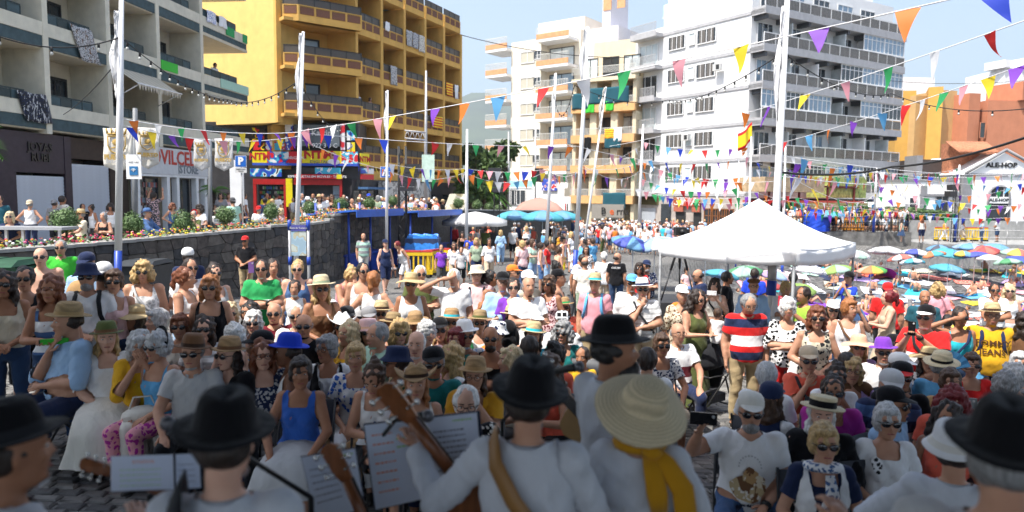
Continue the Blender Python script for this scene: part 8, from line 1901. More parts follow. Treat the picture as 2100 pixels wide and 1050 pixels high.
o=parasol(1104,405,2.3,['salmon'],'square salmon pink market canopy with raised vent',Y=49,square=True,rise=.36,name='market_canopy',fringe=.1);b=MB();b.add([(sx*.6,sy*.6,z)for z in(0,.5)for sx,sy in((-1,-1),(1,-1),(1,1),(-1,1))],[(0,1,5,4),(1,2,6,5),(2,3,7,6),(3,0,4,7),(4,5,6,7)])
Fp=Vector((4.22,10.5));da=Vector((-.7,.714));db=Vector((.714,.7));S_=2.4;g0=plaza(4.3,11.5);gz=thing('gazebo',(Fp.x,Fp.y,g0),'white pop-up gazebo with pointed roof behind the seated rows','gazebo')
ze=zpy(1633,512,10.5);pk=zpy(1567,408,12.3);cs_=[Fp,Fp+da*S_,Fp+(da+db)*S_,Fp+db*S_];ctr=Fp+(da+db)*S_/2;gw=pm('gazebo_canvas',(.82,.82,.82),rough=.6,var=.02,bump=.15,bscale=2)
b=MB();N_=10
for k in range(4):
 A_,B_=cs_[k],cs_[(k+1)%4];g_=[]
 for j in range(N_+1):
  t=j/N_
  for i in range(N_+1):
   s=i/N_;e=A_.lerp(B_,s);p=e.lerp(ctr,t);z=ze+(pk-ze)*(t**1.3)-.05*math.sin(math.pi*s)*(1-t)-.03*math.sin(math.pi*t);g_.append((p.x,p.y,z))
 b.add(g_,[(j*(N_+1)+i,j*(N_+1)+i+1,(j+1)*(N_+1)+i+1,(j+1)*(N_+1)+i)for j in range(N_)for i in range(N_)],0,True)
o=b.build('roof',gw,gz);o.modifiers.new('t','SOLIDIFY').thickness=.01
for k in range(4):
 A_,B_=cs_[k],cs_[(k+1)%4];b=MB()
 for j in range(4):
  for i in range(13):s=i/12;e=A_.lerp(B_,s);nn=Vector((B_-A_)).orthogonal().normalized();e=e+nn*(.012*math.sin(i*1.7+j))*(j/3);b.v.append((e.x,e.y,ze-.05*math.sin(math.pi*s)-.24*j/3+.004*math.sin(i*2)))
 b.f=[(j*13+i,j*13+i+1,j*13+14+i,j*13+13+i)for j in range(3)for i in range(12)];b.m=[0]*36;b.sm=[True]*36;o=b.build('valance',gw,gz);o.modifiers.new('t','SOLIDIFY').thickness=.008
 b=MB();A2=A_.lerp(ctr,.02);b.tube([(A2.x,A2.y,g0-.05),(A2.x,A2.y,ze-.03)],.025,6);b.tube([(A2.x,A2.y,g0-.05),(A2.x,A2.y,g0+.0)],.05,6);b.build('leg',pm('leg_grey',(.3,.31,.32),metal=.4),gz)
 b=MB();B2=B_.lerp(ctr,.02)
 for q in range(4):p0,p1=A2.lerp(B2,q/4),A2.lerp(B2,(q+1)/4);b.tube([(p0.x,p0.y,ze-.1-.18*(q%2)),(p1.x,p1.y,ze-.1-.18*((q+1)%2))],.012,5);b.tube([(p0.x,p0.y,ze-.28+.18*(q%2)),(p1.x,p1.y,ze-.28+.18*((q+1)%2))],.012,5)
 b.build('scissor_bar',gal,gz)
pl=WX(1388,15.6,0);b=MB();b.b3(pl.x-.75,pl.x+.8,15.0,16.4,-.1,.75);o=b.build('camera_platform',dgr,label='low black platform under the camera tripod',cat='platform')
tr=thing('tripod',(pl.x,15.6,.75),'tall black video tripod standing on the platform','tripod');zt=zpy(1395,492,15.6);tx=W(1395,492,15.6).x
for(dx,dy)in((-.45,-.3),(.3,-.25),(.12,.45)):b=MB();b.tube([(tx,15.6,zt),(tx+dx*.5,15.6+dy*.5,zt-(zt-.75)*.5)],[.03,.026],6);b.tube([(tx+dx*.5,15.6+dy*.5,zt-(zt-.75)*.5),(tx+dx,15.6+dy,.76)],[.018,.015],6);b.build('leg',black_m,tr)
b=MB();b.tube([(tx,15.6,zt-.5),(tx,15.6,zt+.08)],.03,8);b.build('column',black_m,tr);vc=thing('video_camera',(tx,15.6,zt+.08),'small black video camera on the tripod head','camera');b=MB();b.b3(-.12,.12,-.1,.16,.02,.2);b.tube([(0,-.1,.11),(0,-.24,.11)],.05,10);b.b3(.12,.2,-.02,.0,.06,.16);ob('camera_body',b.mesh('camera_body',[black_m]),vc,local=True)
par_cfg=[(1820,503,1.5,['lgrey','white'],'pale grey parasol beside the pink and blue beach tent'),(1880,509,1.3,['royal','white'],'royal blue parasol with white patches'),(1948,508,1.3,['turq'],'turquoise parasol in the back row of the beach'),(1990,497,1.4,['sky','lblue'],'light blue parasol at the back of the beach'),(2018,503,1.2,['red','coral'],'red parasol next to the light blue ones'),(2052,499,1.2,['sky'],'sky blue parasol behind the rainbow ringed one'),(2088,508,1.3,['mint','yellow','coral'],'multicoloured ringed parasol at the right edge'),(2000,514,1.0,['royal'],'deep blue low parasol in front of the red one'),(1787,543,1.05,['orange','yellow','brightg','peach'],'rainbow segmented parasol beside the gazebo'),(1945,539,1.25,['turq','turq','sky'],'big turquoise parasol in the middle of the beach'),(1662,540,1.4,['st:white:navy'],'navy and white striped parasol under the gazebo valance'),(1712,541,1.3,['lime','mint'],'pale lime parasol right of the striped one'),(1342,524,1.1,['lblue','white'],'pale blue parasol at the plaza edge'),(1297,546,1.0,['royal','sky'],'bright blue parasol behind the black tee man'),(1396,559,1.3,['purple','turq','lblue'],'purple and turquoise parasol behind the tripod'),(1480,550,1.2,['turq','sky'],'turquoise parasol behind the navy tee man'),(1524,543,1.3,['green','mint','mint'],'green and mint parasol under the gazebo'),(1590,552,1.3,['lpink','lilac','lblue'],'pastel parasol behind the gazebo leg'),(1566,573,1.1,['red','coral'],'red parasol low behind the flat cap man'),(1640,580,1.0,['lime'],'lime green parasol behind the red phone'),(1845,520,1.0,['white','coral'],'white and coral parasol near the beach wall'),(1975,512,1.0,['yellow','sky'],'yellow and blue parasol in the back rows'),(2030,520,1.0,['white'],'plain white parasol in front of the sky blue one'),(1925,500,1.0,['navy','sky'],'navy and sky blue parasol at the foot of the promenade'),(2066,528,1.0,['green','mint'],'green parasol left of the right edge'),(2098,524,1.1,['royal'],'royal blue parasol cut by the right edge'),(1870,528,.9,['turq','white'],'small turquoise and white parasol left of the big one'),(1760,512,1.0,['white','mint'],'white and mint parasol just right of the gazebo'),(1908,513,1.1,['orange','turq'],'orange and turquoise parasol at the beach centre'),(1445,572,1.0,['white','sky'],'white and blue parasol near the white top photographer')]
BP=[]
for(px,py,R_,cols,lab)in par_cfg:BP.append(parasol(px,py,R_*.74,cols,lab,h=1.9,lo=25,tiltx=rb.uniform(-.2,.2),tilty=rb.uniform(-.2,.2),group='beach parasols'))
PARP=[]
def towel_label(c_,x,y):
 n_=(c_.split(':')[-1]+' patterned' if ':' in c_ else{'lblue':'pale blue','turq':'turquoise','sky':'sky blue'}.get(c_,c_));q=min(BP,key=lambda o:(o.location.x-x)**2+(o.location.y-y)**2)
 return clip_label('%s beach towel %s the %s'%(n_,'behind' if y>q.location.y else 'in front of',q['label']))
tw_cols=['sky','pink','wst:white:royal','turq','coral','lilac','FL:white:pink','st:white:navy','yellow','white','purple','lblue','fl:red:cream','mint','FL:cream:teal','navy']
tv=[]
for i in range(6):
 b=MB();ph=i
 for jj in range(9):
  for ii in range(5):b.v.append((-.45+.225*ii,-.85+.2125*jj,.03+.018*math.sin(ii*1.7+ph)+.02*math.sin(jj*1.3+ph)))
 b.f=[(jj*5+ii,jj*5+ii+1,jj*5+6+ii,jj*5+5+ii)for jj in range(8)for ii in range(4)];b.m=[0]*32;b.sm=[True]*32;tv.append(b.mesh('towel',[cloth('white')]))
rt_=random.Random(5);spots=[]
tries=0
while len(spots)<150 and tries<4000:
 tries+=1;Y=rt_.uniform(20,47);px=rt_.uniform(1330,2120);p=WX(px,Y,-2.3)
 if p.x<edge_x(Y)+2.2:continue
 gzz=ground(p.x,p.y)
 if any((p.x-a_)**2+(p.y-c_)**2<2.2 for a_,c_ in spots):continue
 spots.append((p.x,p.y))
def slope_mat(x,y):
 e=.3;n_=Vector((-(ground(x+e,y)-ground(x-e,y))/(2*e),-(ground(x,y+e)-ground(x,y-e))/(2*e),1)).normalized();return n_.to_track_quat('Z','Y').to_matrix().to_4x4()
for i,(x,y)in enumerate(spots[:110]):
 c_=tw_cols[i%len(tw_cols)];o=ob('beach_towel',tv[i%6],label=towel_label(c_,x,y),cat='towel',group='beach towels');setm(o,cloth(c_));o.matrix_basis=Matrix.Translation((x,y,ground(x,y)+.02))@slope_mat(x,y)@Matrix.Rotation(rt_.uniform(0,3.1),4,'Z')@Matrix.Diagonal((rt_.uniform(1.0,1.5),rt_.uniform(1,1.3),1,1))
bw=['black','navy','red','turq','coral','purple','white','royal','green','pink','orange','yellow','fl:pink:white']
for i,(x,y)in enumerate(spots[:18]):
 fem=i%2;c_=bw[i%len(bw)];h=hrs[(i*5)%len(hrs)];d=dict(st='s',arms=['lap','knees','clasp'][i%3],legs='beach',b='f' if fem else 'm',skin='lmt'[i%3],lean=[0,8,-12][i%3]if True else 0,hair=('long' if fem else 'short',h),bot=('briefs' if fem else 'shorts',c_))
 if fem:d['top']=[('bra',c_)]
 person((x,y,ground(x,y)-.38),rt_.uniform(0,6.28),d,'%s haired %s in %s sitting on a beach towel, %s'%(HN[h],'woman' if fem else 'man',(CN.get(c_,c_.replace('fl:pink:white','pink floral'))+(' bikini' if fem else ' shorts')),['arms round knees','leaning forward','leaning back','facing away','head down','near a parasol','in full sun','close to the slope'][i//6]),'sunbathers on the beach',.98,2)
sbm=MB()
for(x,y)in spots[18:70]:
 g_=ground(x,y);a_=rt_.uniform(0,6.28);ca,sa=math.cos(a_),math.sin(a_);P_=lambda u,v,w:(x+u*ca-v*sa,y+u*sa+v*ca,g_+w)
 sbm.tube([P_(0,0,.12),P_(-.1,0,.35),P_(-.15,0,.58)],[.14,.12,.16],8,0,squash=.7);sbm.ell(P_(-.16,0,.78),(.08,.09,.11),8,6,0);sbm.ell(P_(-.19,0,.81),(.09,.1,.1),8,5,1)
 for s_ in(-.1,.1):sbm.tube([P_(0,s_,.12),P_(.35,s_,.42),P_(.62,s_,.06)],[.08,.06,.04],6,0);sbm.tube([P_(-.14,s_*1.8,.6),P_(-.2,s_*2.6,.32),P_(.0,s_*2.8,.12)],[.045,.035,.03],5,0)
 sbm.ell(P_(0,0,.12),(.16,.16,.1),8,5,2+rt_.randrange(3))
sbm.build('distant_sunbathers',[skin('m'),hairm('brown'),cloth('navy'),cloth('coral'),cloth('turq')],label='many small sunbathers sitting among the towels on the beach',cat='crowd',kind='stuff')
ct=thing('beach_tent',stand(1810,540,1.0,lo=26,hi=60),'small pink and blue pop-up beach tent','tent',None,0,.75);b=MB()
for i in range(13):
 a_=math.pi*i/12;b.v+=[(1.1*math.cos(a_),-.5,1.0*math.sin(a_)),(.9*math.cos(a_),.5,.85*math.sin(a_)),(.5*math.cos(a_),1.0,.3*math.sin(a_))]
b.f=[(3*i+k,3*i+3+k,3*i+4+k,3*i+1+k)for i in range(12)for k in range(2)];b.m=[0 if i<6 else 1 for i in range(12)for k in range(2)];b.sm=[True]*24;o=ob('tent_shell',b.mesh('tent_shell',[cloth('magenta'),cloth('royal')]),ct,local=True);o.modifiers.new('t','SOLIDIFY').thickness=.01
bt=thing('kiosk_tent',WX(1693,51,.6),'royal blue covered stall under a light blue parasol on the quay','stall');b=MB();q=WX(1693,51,.6)
p51=ground(q.x,q.y)
for j in range(7):
 for i in range(17):a_=2*math.pi*i/16;rr=(.95+.06*math.sin(i*3+j))*(1 if j<5 else .6);b.v.append((q.x+rr*math.cos(a_),52.6+rr*math.sin(a_)*.8,.6+1.45*j/5 if j<6 else 2.2))
b.f=[(j*17+i,j*17+i+1,j*17+18+i,j*17+17+i)for j in range(6)for i in range(16)];b.m=[0]*len(b.f);b.sm=[False]*len(b.f);b.build('blue_cover',pm('tarp_royal',(.01,.06,.5),rough=.5,bump=.5,bscale=5),bt)
parasol(1693,431,1.15,['sky','turq'],'light blue parasol over the royal blue stall',Y=52.6,gf=lambda x,y:.6)
b=MB();qa,qb=19.4,29.2
for i in range(40):x=qa+(qb-qa)*i/39;b.tube([(x,52.12,.6),(x,52.12,1.7)],.02,4)
for z in(.9,1.3,1.7):b.tube([(qa,52.12,z),(qb,52.12,z)],.025,4)
for i in range(10):x=24+i*.55;b.tube([(x,52.12,.6),(x+.5,52.12,1.7)],.02,4)
b.build('quay_railing',black_m,label='black metal railing along the stone quay',cat='railing')
b=MB()
for i in range(9):x=30+i*2.4;b.tube([(x,49.7,-.1),(x,49.7,.9)],.025,4)
b.tube([(29.6,49.7,.9),(52,49.7,.9)],.025,4);b.tube([(29.6,49.7,.4),(52,49.7,.4)],.02,4);b.build('promenade_railing',gal,label='thin grey railing along the low promenade',cat='railing')
b=MB();b.b3(-3200,3200,-900,5600,-6,1150)
hz=b.build('haze',[]);hm_=bpy.data.materials.new('haze_air');hm_.use_nodes=True;t_=hm_.node_tree;t_.nodes.clear();pv=t_.nodes.new('ShaderNodeVolumePrincipled');pv.inputs['Color'].default_value=(.8,.92,1,1);pv.inputs['Density'].default_value=.0002;pv.inputs['Anisotropy'].default_value=.2;mo_=t_.nodes.new('ShaderNodeOutputMaterial');t_.links.new(pv.outputs[0],mo_.inputs['Volume']);hz.data.materials.append(hm_);hz['kind']='stuff';hz['label']='pale summer haze in the air over the bay';hz['category']='haze'
sc.cycles.volume_bounces=0
# ================================================================ THINGS HELD AND WORN, THE PRAM, THE MUSICIANS
ph_black=pm('phone_black',(.01,.01,.012),rough=.2);ph_m={}
def world_of(o,v):return(o.matrix_basis)@Vector(v)
def phone(key,label,mt=ph_black,portrait=False,side=None,size=1.0):
 o,D,s=KEYP[key];M=o.matrix_basis
 w=[M@q[0]for q in D['wr']];d=[(M.to_3x3()@q[1]).normalized()for q in D['wr']]
 c=(w[0]+d[0]*.13)if side is not None else(w[0]+d[0]*.12+w[1]+d[1]*.12)/2
 c=c+(M.to_3x3()@Vector((0,-.02,.03)))
 t=thing('phone',c,label,'phone',None,o.rotation_euler.z+(0 if not portrait else 0));b=MB();W_,H_=(.155,.075)if not portrait else(.075,.155);W_*=size;H_*=size
 b.b3(-W_/2,W_/2,-.005,.004,-H_/2,H_/2);ob('case',b.mesh('case',[mt]),t,local=True)
 b=MB();b.b3(-W_*.47,W_*.47,.0045,.006,-H_*.45,H_*.45);ob('screen',b.mesh('screen',[pm('screen_grey',(.1,.12,.14),rough=.1)]),t,local=True)
 b=MB();b.ell((W_*.36 if not portrait else W_*.25,-.006,H_*.2 if not portrait else H_*.36),(.011,.004,.011),8,5);ob('lens',b.mesh('lens',[pm('lens_white',(.5,.5,.5),rough=.1)]),t,local=True)
phone((1541,798),'black phone held up by the man in the printed tee',side=0,size=1.15);phone((1650,587),'red phone held up by the person in lime green',pm('phone_red',(.6,.03,.06),rough=.3),True);phone((1901,621),'dark phone held upright by the man in red stripes',portrait=True);phone((1950,756),'large grey phone held up in the right block',pm('phone_grey',(.22,.26,.26),rough=.3),size=1.2);phone((1466,571),'white phone of the woman photographing',pm('phone_white',(.7,.7,.7),rough=.3));phone((560,531),'violet phone held above the green polo',pm('phone_violet',(.3,.15,.45),rough=.3),True,side=0);phone((774,733),'black phone in the hands of the woman with a bun')
def part_on(key,b,name,mats,kind=None):
 o,D,s=KEYP[key];q=ob(name,b.mesh(name,mats),o,local=True);return q
def strap(key,path,w,mt,name='bag_strap'):
 o,D,s=KEYP[key];U=D['U'];b=MB();b.tube([U(p)for p in path],w,6,squash=.35);return ob(name,b.mesh(name,[mt]),o,local=True)
sb=cloth('charcoal');sn=cloth('navy')
for k,mt in(((178,536),sb),((978,541),sb),((1221,559),cloth('sky')),((2036,620),sn)):
 for s in(-1,1):strap(k,[(s*.1,.12,1.36),(s*.105,.0,1.455),(s*.11,-.125,1.36),(s*.125,-.15,1.22),(s*.16,-.09,1.1),(s*.175,.03,1.08)],.022,mt,'rucksack_strap')
def rucksack(key,mt,label,group=None):
 o,D,s=KEYP[key];t=thing('rucksack',o.location,label,'rucksack',group,o.rotation_euler.z);U=D['U'];b=MB();b.ell(U((0,.2,1.2)),(.15,.09,.22),14,10);ob('bag_body',b.mesh('bag_body',[mt]),t,local=True);b=MB();b.ell(U((0,.27,1.12)),(.11,.045,.1),12,8);ob('pocket',b.mesh('pocket',[mt]),t,local=True)
rucksack((178,536),sb,'black rucksack on the back of the navy bucket hat man');rucksack((176,514),cloth('tan'),'grey and tan rucksack on the back of the blue cap man');rucksack((209,534),sb,'dark rucksack of the man in white cap by the pole');rucksack((1399,581),cloth('orange'),'orange rucksack carried by the woman in white cap');rucksack((2036,620),sn,'navy rucksack behind the yellow tee')
for k,mt,sd in(((389,529),sb,1),((1318,569),sb,1),((1466,571),sb,1),((1969,630),sn,-1),((1741,613),cloth('brown'),1),((1660,705),sb,1),((1901,621),sb,1),((293,537),cloth('lgrey'),1)):
 strap(k,[(sd*-.12,.06,1.43),(sd*-.115,-.06,1.43),(sd*-.06,-.155,1.3),(sd*.06,-.165,1.15),(sd*.17,-.1,1.0)],.016,mt)
def shoulder_bag(key,mt,label,at,sz=(.15,.06,.11)):
 o,D,s=KEYP[key];t=thing('shoulder_bag',o.location,label,'bag',None,o.rotation_euler.z);U=D['U'];b=MB();c=U(at);b.ell(c,sz,14,8);b.b3(c.x-sz[0]*.9,c.x+sz[0]*.9,c.y-sz[1]*.8,c.y+sz[1]*.8,c.z-sz[2]*.8,c.z+sz[2]*.2);ob('bag_body',b.mesh('bag_body',[mt]),t,local=True)
 b=MB();b.tube([c+Vector((-sz[0]*.7,0,sz[2]*.2)),c+Vector((-sz[0]*.4,0,sz[2]*2)),c+Vector((sz[0]*.4,0,sz[2]*2)),c+Vector((sz[0]*.7,0,sz[2]*.2))],.008,6);ob('handle',b.mesh('handle',[mt]),t,local=True)
shoulder_bag((1616,612),pm('leather_tan',(.35,.16,.05),rough=.45),'tan leather bag on the arm of the floral blouse woman',(.17,-.13,.93));shoulder_bag((284,674),cloth('offwhite'),'cream handbag on the lap beside the white trousers',(0,-.32,.98),(.17,.1,.08));shoulder_bag((1466,571),sb,'small black bag of the woman photographing',(.2,-.08,.95),(.1,.05,.08));shoulder_bag((1901,621),sb,'black pouch on the belly of the red striped polo',(.17,-.2,.98),(.12,.06,.1))
def chest(key,T,size,z,matl,y0=-.155,curve=.5,sq=1.,back=False):
 o,D,s=KEYP[key];cu=bpy.data.curves.new('t','FONT');cu.body=T;cu.size=size;cu.align_x='CENTER';cu.align_y='CENTER';cu.extrude=.001;cu.offset=.0025;cu.resolution_u=2;q=bpy.data.objects.new('t',cu);COL.objects.link(q);bpy.context.view_layer.update()
 me=bpy.data.meshes.new_from_object(q.evaluated_get(bpy.context.evaluated_depsgraph_get()));COL.objects.unlink(q);bpy.data.objects.remove(q);me.name='print';U=D['U'];sg=-1 if back else 1
 for v in me.vertices:
  x,zz=v.co.x*sq,v.co.y;r=project_torso(D,x*sg,z+zz,back);v.co=U((x*sg,r,z+zz))
 me.materials.clear();me.materials.append(matl);return ob('print',me,o,local=True)
def project_torso(D,x,z,back=False):
 """front (or back) surface of the shirt at x, z, in upright trunk coordinates"""
 P=D['Pu'];sel=(np.abs(P[:,0]-x)<.025)&(np.abs(P[:,2]-z)<.025)&((P[:,1]>0)if back else(P[:,1]<0))&np.isin(D['bone'],['torso','thigh','neck','uarm'])
 if not sel.any():return .16 if back else -.16
 return(P[sel,1].max()+.034)if back else(P[sel,1].min()-.034)
chest((2036,620),'TOMMY',.095,1.27,cloth('brown'),sq=1.15);chest((2036,620),'JEANS',.095,1.165,cloth('brown'),sq=1.1)
chest((1265,518),'OSUM',.07,1.34,cloth('white'),back=True,sq=1.2)
def blot(key,items,name='print'):
 o,D,s=KEYP[key];U=D['U']
 for(x,z,rx,rz_,mt)in items:
  b=MB();n_=14;y=lambda a,c:project_torso(D,a,c)-.001;b.v=[tuple(U((x,y(x,z),z)))]+[tuple(U((x+rx*math.cos(t)*(1+.15*math.sin(3*t)),y(x+rx*math.cos(t),z+rz_*math.sin(t)),z+rz_*math.sin(t)*(1+.12*math.sin(4*t)))))for t in np.linspace(0,2*math.pi,n_,endpoint=False)]
  b.f=[(0,i+1,(i+1)%n_+1)for i in range(n_)];b.m=[0]*n_;b.sm=[True]*n_;ob(name,b.mesh(name,[mt]),o,local=True)
K_=(1541,798);blot(K_,[(-.02,1.1,.12,.09,cloth('fl:khaki:offwhite:brown')),(.0,1.19,.05,.05,cloth('tan')),(-.005,1.22,.028,.03,cloth('brown')),(.06,1.16,.035,.04,cloth('fl:cream:brown'))]);chest(K_,'Fiestas del Carmen',.026,.985,cloth('navy'))
for i in range(12):a_=math.pi*i/11;blot(K_,[(-.005+.075*math.cos(a_),1.25+.075*math.sin(a_),.006,.006,cloth('lgrey'))])
blot((743,538),[(0.02,1.12,.06,.09,cloth('fl:dgrey:lgrey:dred'))]);blot((774,733),[(0,1.18,.07,.05,cloth('fl:white:denim'))])
blot((1820,828),[(-.09,1.3,.035,.06,cloth('fl:white:charcoal')),(.03,1.12,.015,.02,cloth('charcoal')),(.11,1.02,.02,.05,cloth('fl:white:charcoal'))])
def torus_on(key,r,z,y,th,mt,name,drop=.1):
 o,D,s=KEYP[key];U=D['U'];b=MB();b.tube([U((r*math.cos(a_),y+.06-(r*1.15)*(.5+.5*math.sin(-a_))*1.0,z-drop*max(0,-math.sin(a_))))for a_ in np.linspace(0,2*math.pi,22)],th,6);ob(name,b.mesh(name,[mt]),o,local=True)
torus_on((218,658),.085,1.42,0,.007,pm('beads',(.12,.05,.04)),'necklace',.16);torus_on((471,690),.09,1.43,-.02,.009,cloth('coral'),'lanyard',.26)
def band(key,i,mt,name='wristwatch',r=.036):
 o,D,s=KEYP[key];w,d=D['wr'][i];b=MB();b.tube([w-d*.015,w+d*.015],[r,r],10);b.ell(w+Vector((0,-.02,.025)),(.018,.018,.01));ob(name,b.mesh(name,[mt]),o,local=True)
band((394,684),1,whitep);band((536,532),0,black_m);band((1901,621),1,black_m);band((1541,798),1,black_m);band((218,658),0,black_m)
sc_=MB();D_=KEYP[(1690,868)][1];U_=D_['U'];sc_.tube([U_((.1*math.cos(a_),-.02+.085*math.sin(a_),1.44-.02*math.sin(a_)))for a_ in np.linspace(0,2*math.pi,18)],.032,8);sc_.tube([U_((.02,-.12,1.42)),U_((.03,-.165,1.3)),U_((-.01,-.17,1.16))],[.03,.045,.05],8,squash=.4);ob('scarf',sc_.mesh('scarf',[cloth('fl:white:denim')]),KEYP[(1690,868)][0],local=True)
per,D_,s_=KEYP[(1742,589)]
c0=world_of(per,D_['U']((0,.02,1.40)));cp,cD=person((c0.x,c0.y,c0.z-.32),per.rotation_euler.z-1.2,dict(st='s',arms='mouth',b='c',skin='m',hat=['cap','black','black'],hair=('short','dark'),top=[('tee','royal')],bot=('shorts','navy')),'child in black cap and royal blue tee riding on shoulders',None,.68,1)
per,D_,s_=KEYP[(1427,593)];c0=world_of(per,(.22,-.2,1.12));person((c0.x,c0.y,c0.z-.34),per.rotation_euler.z+1.9,dict(st='s',arms='mouth',b='c',skin='m',hair=('short','brown'),top=[('tee','white')],bot=('shorts','lgrey')),'toddler in white tee carried by the woman in green',None,.52,1)
def prop(key,label,cat,name,build,local_at):
 o,D,s=KEYP[key];p=world_of(o,local_at);t=thing(name,p,label,cat,None,o.rotation_euler.z);build(t);return t
def fan(mt):
 def f(t):
  b=MB();n_=12
  for i in range(n_+1):a_=.3+2.4*i/n_;b.v+=[(.03*math.cos(a_),.004*(i%2),.03*math.sin(a_)),(.22*math.cos(a_),.012*(i%2),.22*math.sin(a_))]
  b.f=[(2*i,2*i+1,2*i+3,2*i+2)for i in range(n_)];b.m=[0]*n_;b.sm=[False]*n_;q=ob('fan_leaf',b.mesh('fan_leaf',[mt]),t,local=True);q.modifiers.new('t','SOLIDIFY').thickness=.003
  b=MB();b.tube([(0,.005,0),(.2*math.cos(.3),.005,.2*math.sin(.3))],.006,5);b.tube([(0,.005,0),(.2*math.cos(2.7),.005,.2*math.sin(2.7))],.006,5);ob('fan_stick',b.mesh('fan_stick',[frame_d]),t,local=True)
 return f
w_=KEYP[(1994,724)][1]['wr'][0][0];prop((1994,724),'open sky blue hand fan shading the woman in red','fan','hand_fan',fan(cloth('sky')),(w_.x-.12,w_.y-.05,w_.z-.05))
w_=KEYP[(105,566)][1]['wr'][0][0]
def gfan(t):b=MB();b.b3(-.02,.2,-.01,.01,-.02,.03);ob('folded_fan',b.mesh('folded_fan',[cloth('brightg')]),t,local=True);b=MB();b.b3(-.03,-.018,-.012,.012,-.015,.025);ob('fan_end',b.mesh('fan_end',[frame_d]),t,local=True)
prop((105,566),'folded bright green fan held by the striped vest woman','fan','hand_fan',gfan,(w_.x+.02,w_.y-.1,w_.z))
pp=WX(1446,9.4,0);g=plaza(pp.x,9.4);pr=thing('pram',(pp.x,9.4,g),'black folding pram with hood beside the striped polo man','pram',None,-.9,.88)
bl2=cloth('charcoal')
b=MB();n_=10
for j in range(7):
 t=j/6*1.9-.25
 for i in range(n_+1):a_=math.pi*i/n_;r=.24+.01*(j%2);b.v.append((r*math.cos(a_)*1.0,-.02+.36*math.sin(a_)*math.cos(t)*1.0*-1+.1,.78+.34*math.sin(a_)*math.sin(t)+.0))
b.f=[(j*11+i,j*11+i+1,j*11+12+i,j*11+11+i)for j in range(6)for i in range(10)];b.m=[0]*60;b.sm=[True]*60;q=ob('hood',b.mesh('hood',[bl2]),pr,local=True);q.modifiers.new('t','SOLIDIFY').thickness=.012
b=MB();b.add([(-.21,.18,.85),(.21,.18,.85),(.2,.02,.42),(-.2,.02,.42),(.2,-.3,.4),(-.2,-.3,.4),(.18,-.48,.2),(-.18,-.48,.2)],[(0,3,2,1),(3,5,4,2),(5,7,6,4)]);q=ob('seat',b.mesh('seat',[bl2]),pr,local=True);q.modifiers.new('t','SOLIDIFY').thickness=.04
b=MB()
for s in(-1,1):b.tube([(s*.26,.45,.98),(s*.25,.2,.62),(s*.25,-.42,.12)],.014,6);b.tube([(s*.25,.12,.6),(s*.27,.3,.12)],.014,6);b.tube([(s*.24,.1,.62),(s*.23,-.25,.62)],.012,6)
b.tube([(-.26,.45,.98),(.26,.45,.98)],.016,6);b.tube([(-.23,-.25,.62),(.23,-.25,.62)],.02,6);b.tube([(-.27,.3,.12),(.27,.3,.12)],.012,6);ob('frame',b.mesh('frame',[black_m]),pr,local=True)
b=MB();b.b3(-.2,.2,-.2,.22,.2,.32);ob('basket',b.mesh('basket',[bl2]),pr,local=True)
for(x,y,r)in((-.29,.3,.12),(.29,.3,.12),(-.25,-.44,.09),(.25,-.44,.09)):b=MB();b.tube([(x-.018,y,r),(x+.018,y,r)],r,18);b.tube([(x-.021,y,r),(x+.021,y,r)],r*.62,12,1);ob('wheel',b.mesh('wheel',[black_m,gal]),pr,local=True)
def echair(px,py,Y,rz,lab):p=WX(px,Y,.35);chair((p.x,p.y,plaza(p.x,p.y)),rz,lab,'empty folding chairs')
echair(690,0,6.3,.15,'empty black folding chair beside the blue blouse woman');echair(1812,0,4.75,0.1,'empty grey folding chair in front of the embroidered blouse')
# ================================================================ MUSICIANS (seen from behind, on the stage)
STG=.82
ARMS['fret']=[((-.27,-.1,1.12),(-.08,-.24,1.05)),((.4,-.1,1.12),(.55,-.34,1.27))]
ARMS['play']=[((-.26,-.1,1.12),(-.06,-.24,1.08)),((.3,-.15,1.12),(.4,-.32,1.2))]
ARMS['claps']=[((-.2,-.15,1.12),(.2,-.4,1.12)),((.4,-.1,1.12),(.3,-.44,1.14))]
def musician(px,py,Y,rz,spec,label,floor=STG):
 t=W(px,py,Y);hh=1.73+.085;s=(t.z-floor)/hh
 o,D=person((t.x,t.y,floor),rz,spec,label,'musicians on the stage',s,0);return o,D,s
M1=musician(2,793,1.95,R(140),dict(arms='clasp',b='h',skin='t',hair=('short','dark'),hat=['fedora','black','charcoal'],hs=1.04,top=[('long','linen')],bot=('trousers','black')),'musician in black hat at the lower left corner, face in profile')
M2=musician(455,772,1.95,R(184),dict(arms='play',b='m',skin='l',hair=('short','dark'),hat=['fedora','black','black'],hs=1.04,tilt=-4,top=[('long','linen')],bot=('trousers','black')),'musician in tall black hat and white shirt with black strap')
M3=musician(1085,715,2.45,R(172),dict(arms='fret',b='m',skin='m',hair=('short','dark'),hat=['fedora','black','black'],hs=1.08,tilt=-8,tilty=-8,top=[('long','linen'),('vest','linen')],bot=('trousers','black')),'guitarist in black hat, beige waistcoat and tan leather strap')
M4=musician(1255,632,3.25,R(128),dict(arms='play',b='m',skin='t',hair=('short','black'),beard='black',yaw=-42,hat=['fedora','black','charcoal'],hs=1.1,tilt=-2,top=[('long','linen')],bot=('trousers','black')),'bearded singer in black hat turned left to the microphone')
M5=musician(1316,752,2.75,R(165),dict(arms='clasp',b='f',w=1.1,skin='m',hair=('short','dark'),pit=10,hat=['bighat','lstraw','lstraw'],hs=1.0,tilt=-38,tilty=-16,top=[('long','linen')],bot=('skl','white')),'musician in wide coiled straw hat with a mustard scarf')
